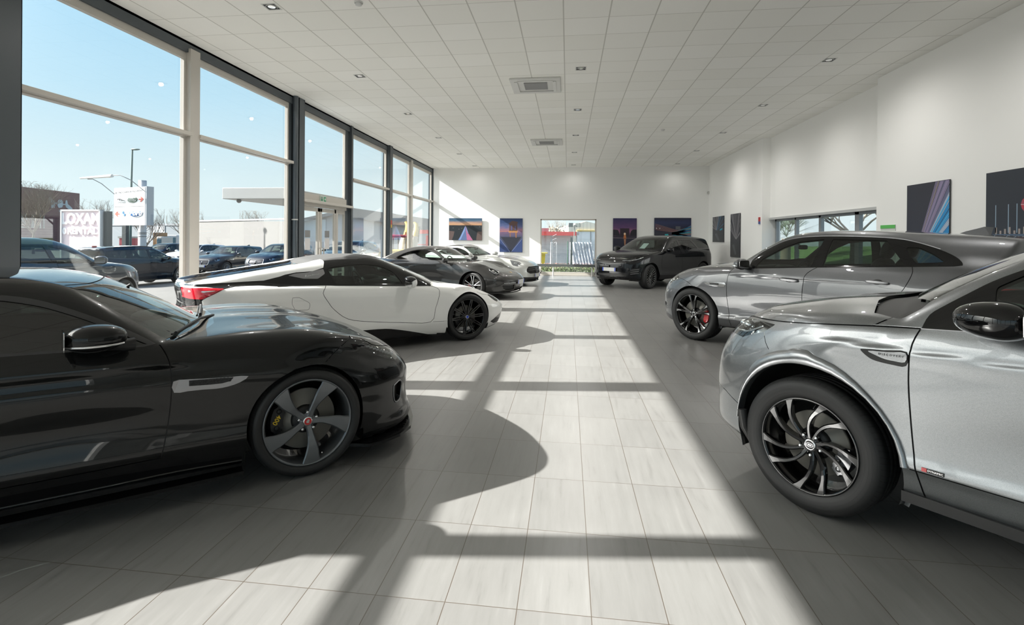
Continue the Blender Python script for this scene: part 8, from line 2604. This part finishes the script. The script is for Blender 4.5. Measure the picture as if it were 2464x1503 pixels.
for i in range(46):
    a = rr.uniform(0, 2 * PI); el = rr.uniform(-.35, 1.2)
    L = rr.uniform(1.0, 1.6)
    d = Vector((math.cos(a) * math.cos(el), math.sin(a) * math.cos(el), math.sin(el)))
    sd = Vector((-math.sin(a), math.cos(a), 0))
    c = Vector((.05, 0, 1.3))
    for k in range(9):
        t = (k - 4) / 4
        q = (d + sd * t * .55 + Vector((0, 0, -abs(t) * .1))).normalized()
        b0, b1 = c + d * L * .45, c + d * L * .45 + q * L * .55
        f.add([b0, b0 + sd * .02, b1, b1 - sd * .02], [(0, 1, 2, 3)], None, False)
    f.add([c, c + sd * .02, c + d * L * .5, c + d * L * .5 - sd * .02], [(0, 1, 2, 3)], None, False)
f.build('fronds', mat('palm_green', (.030, .060, .020), .6), e)
leafclump('evergreen_shrub', 0, 1, 1, 577, 'dark evergreen shrub behind the palm', 'shrub', mat('evergreen', (.022, .045, .016), .7), 10, .1, 5) if False else None
# ------------------------------------------------------------------ cars in the showroom
pt_black = paint('paint_black', (.004, .0045, .0045), 0, .25)
pt_grey = paint('paint_grey', (.255, .265, .275), .85, .34, .25)
pt_grey2 = paint('paint_grey_fine', (.115, .118, .124), .8, .40, .2)
pt_white = paint('paint_white', (.82, .82, .80), 0, .35)
pt_char = paint('paint_charcoal', (.020, .0195, .019), .4, .36, .2)
pt_silver = paint('paint_silver', (.50, .51, .49), .3, .38, .1)
pt_ink = paint('paint_ink', (.005, .0055, .007), 0, .25)
o, _ = coupe('car', (-3.195, 2.953, 0), R(41.5), M_(paint=pt_black))
tag(o, 'glossy black low coupe with grey five-spoke wheels, large in the left foreground', 'car')
o, _ = suv_near('car', (2.918, 2.678, 0), R(130), M_(paint=pt_grey))
tag(o, 'grey upright suv with black swirl wheels, nearest at the right edge', 'car')
o, _ = suv_sport('car', (3.53, 7.83, 0), R(131.3), M_(paint=pt_grey2), True, 1.0)
tag(o, 'grey sloping-roof suv with red brake calipers behind the nearest suv', 'car')
o, _ = roadster('car', (-3.093, 7.405, 0), R(42.04), M_(paint=pt_white), R(-4))
tag(o, 'white roadster with black roof and black wheels behind the black coupe', 'car')
o, _ = cabriolet('car', (-3.326, 13.967, 0), R(-13.2), M_(paint=pt_char), R(-14))
tag(o, 'charcoal cabriolet with grey fabric roof and round headlights', 'car')
o, _ = gran_turismo('car', (-3.117, 17.79, 0), R(-16.3), M_(paint=pt_silver))
tag(o, 'silver long-bonnet sports coupe with wide black grille near the back wall', 'car')
o, _ = lux_suv('car', (2.889, 18.37, 0), R(225.2), M_(paint=pt_ink), R(8))
tag(o, 'black suv with a price sheet in the windscreen by the back wall', 'car')
# ------------------------------------------------------------------ parked cars outside
def recolour(root, old, new):
    for o in [root] + list(root.children_recursive):
        if o.type == 'MESH':
            for sl in o.material_slots:
                if sl.material == old:
                    sl.link = 'OBJECT'
                    sl.material = new
pt_night = paint('paint_night_blue', (.005, .009, .018), .2, .3)
pt_blue = paint('paint_slate_blue', (.012, .020, .034), .4, .3)
pt_pwhite = paint('paint_pearl_white', (.50, .51, .52), .1, .35)
pt_teal = paint('paint_grey_teal', (.045, .060, .070), .5, .3)
def stand(root, x, y, z, h, label, col=None, old=None):
    root.location = (x, y, z)
    root.rotation_euler = (0, 0, R(h))
    tag(root, label, 'car')
    if col: recolour(root, old, col)
o, _ = suv_near('car', (0, 0, 0), 0, M_(paint=pt_night), False, .5)
stand(o, -18.31, 20.40, -.63, 84.1, 'dark blue suv parked outside, seen from behind, below the direction sign')
proto, _ = suv_sport('car', (0, 0, 0), 0, M_(paint=pt_night), False, .5)
stand(proto, -20.02, 29.22, -.695, 265.8, 'black suv with silver wheel parked nose-on outside, just right of the cream window post')
stand(copy_tree(proto), -15.62, 27.23, -.51, 267.4, 'black suv parked nose-on outside, just left of the glass door')
stand(copy_tree(proto), -10.9, 25.3, -.30, 268, 'grey-green suv parked outside behind the glass door', pt_teal, pt_night)
stand(copy_tree(proto), -25.6, 33.6, ZL, 264, 'white suv parked outside behind the cream window post', pt_pwhite, pt_night)
stand(copy_tree(proto), -30.5, 36.5, ZL, 262, 'black car parked farthest outside, behind the dark blue suv', None)
lux = bpy.data.objects['car.006']
c = copy_tree(lux)
for ch in list(c.children):
    if ch.name.startswith('price_sheet'): bpy.data.objects.remove(ch)
stand(c, -10.3, 8.75, -.19, 95.0, 'slate blue suv parked close outside the glass at far left', pt_blue, pt_ink)
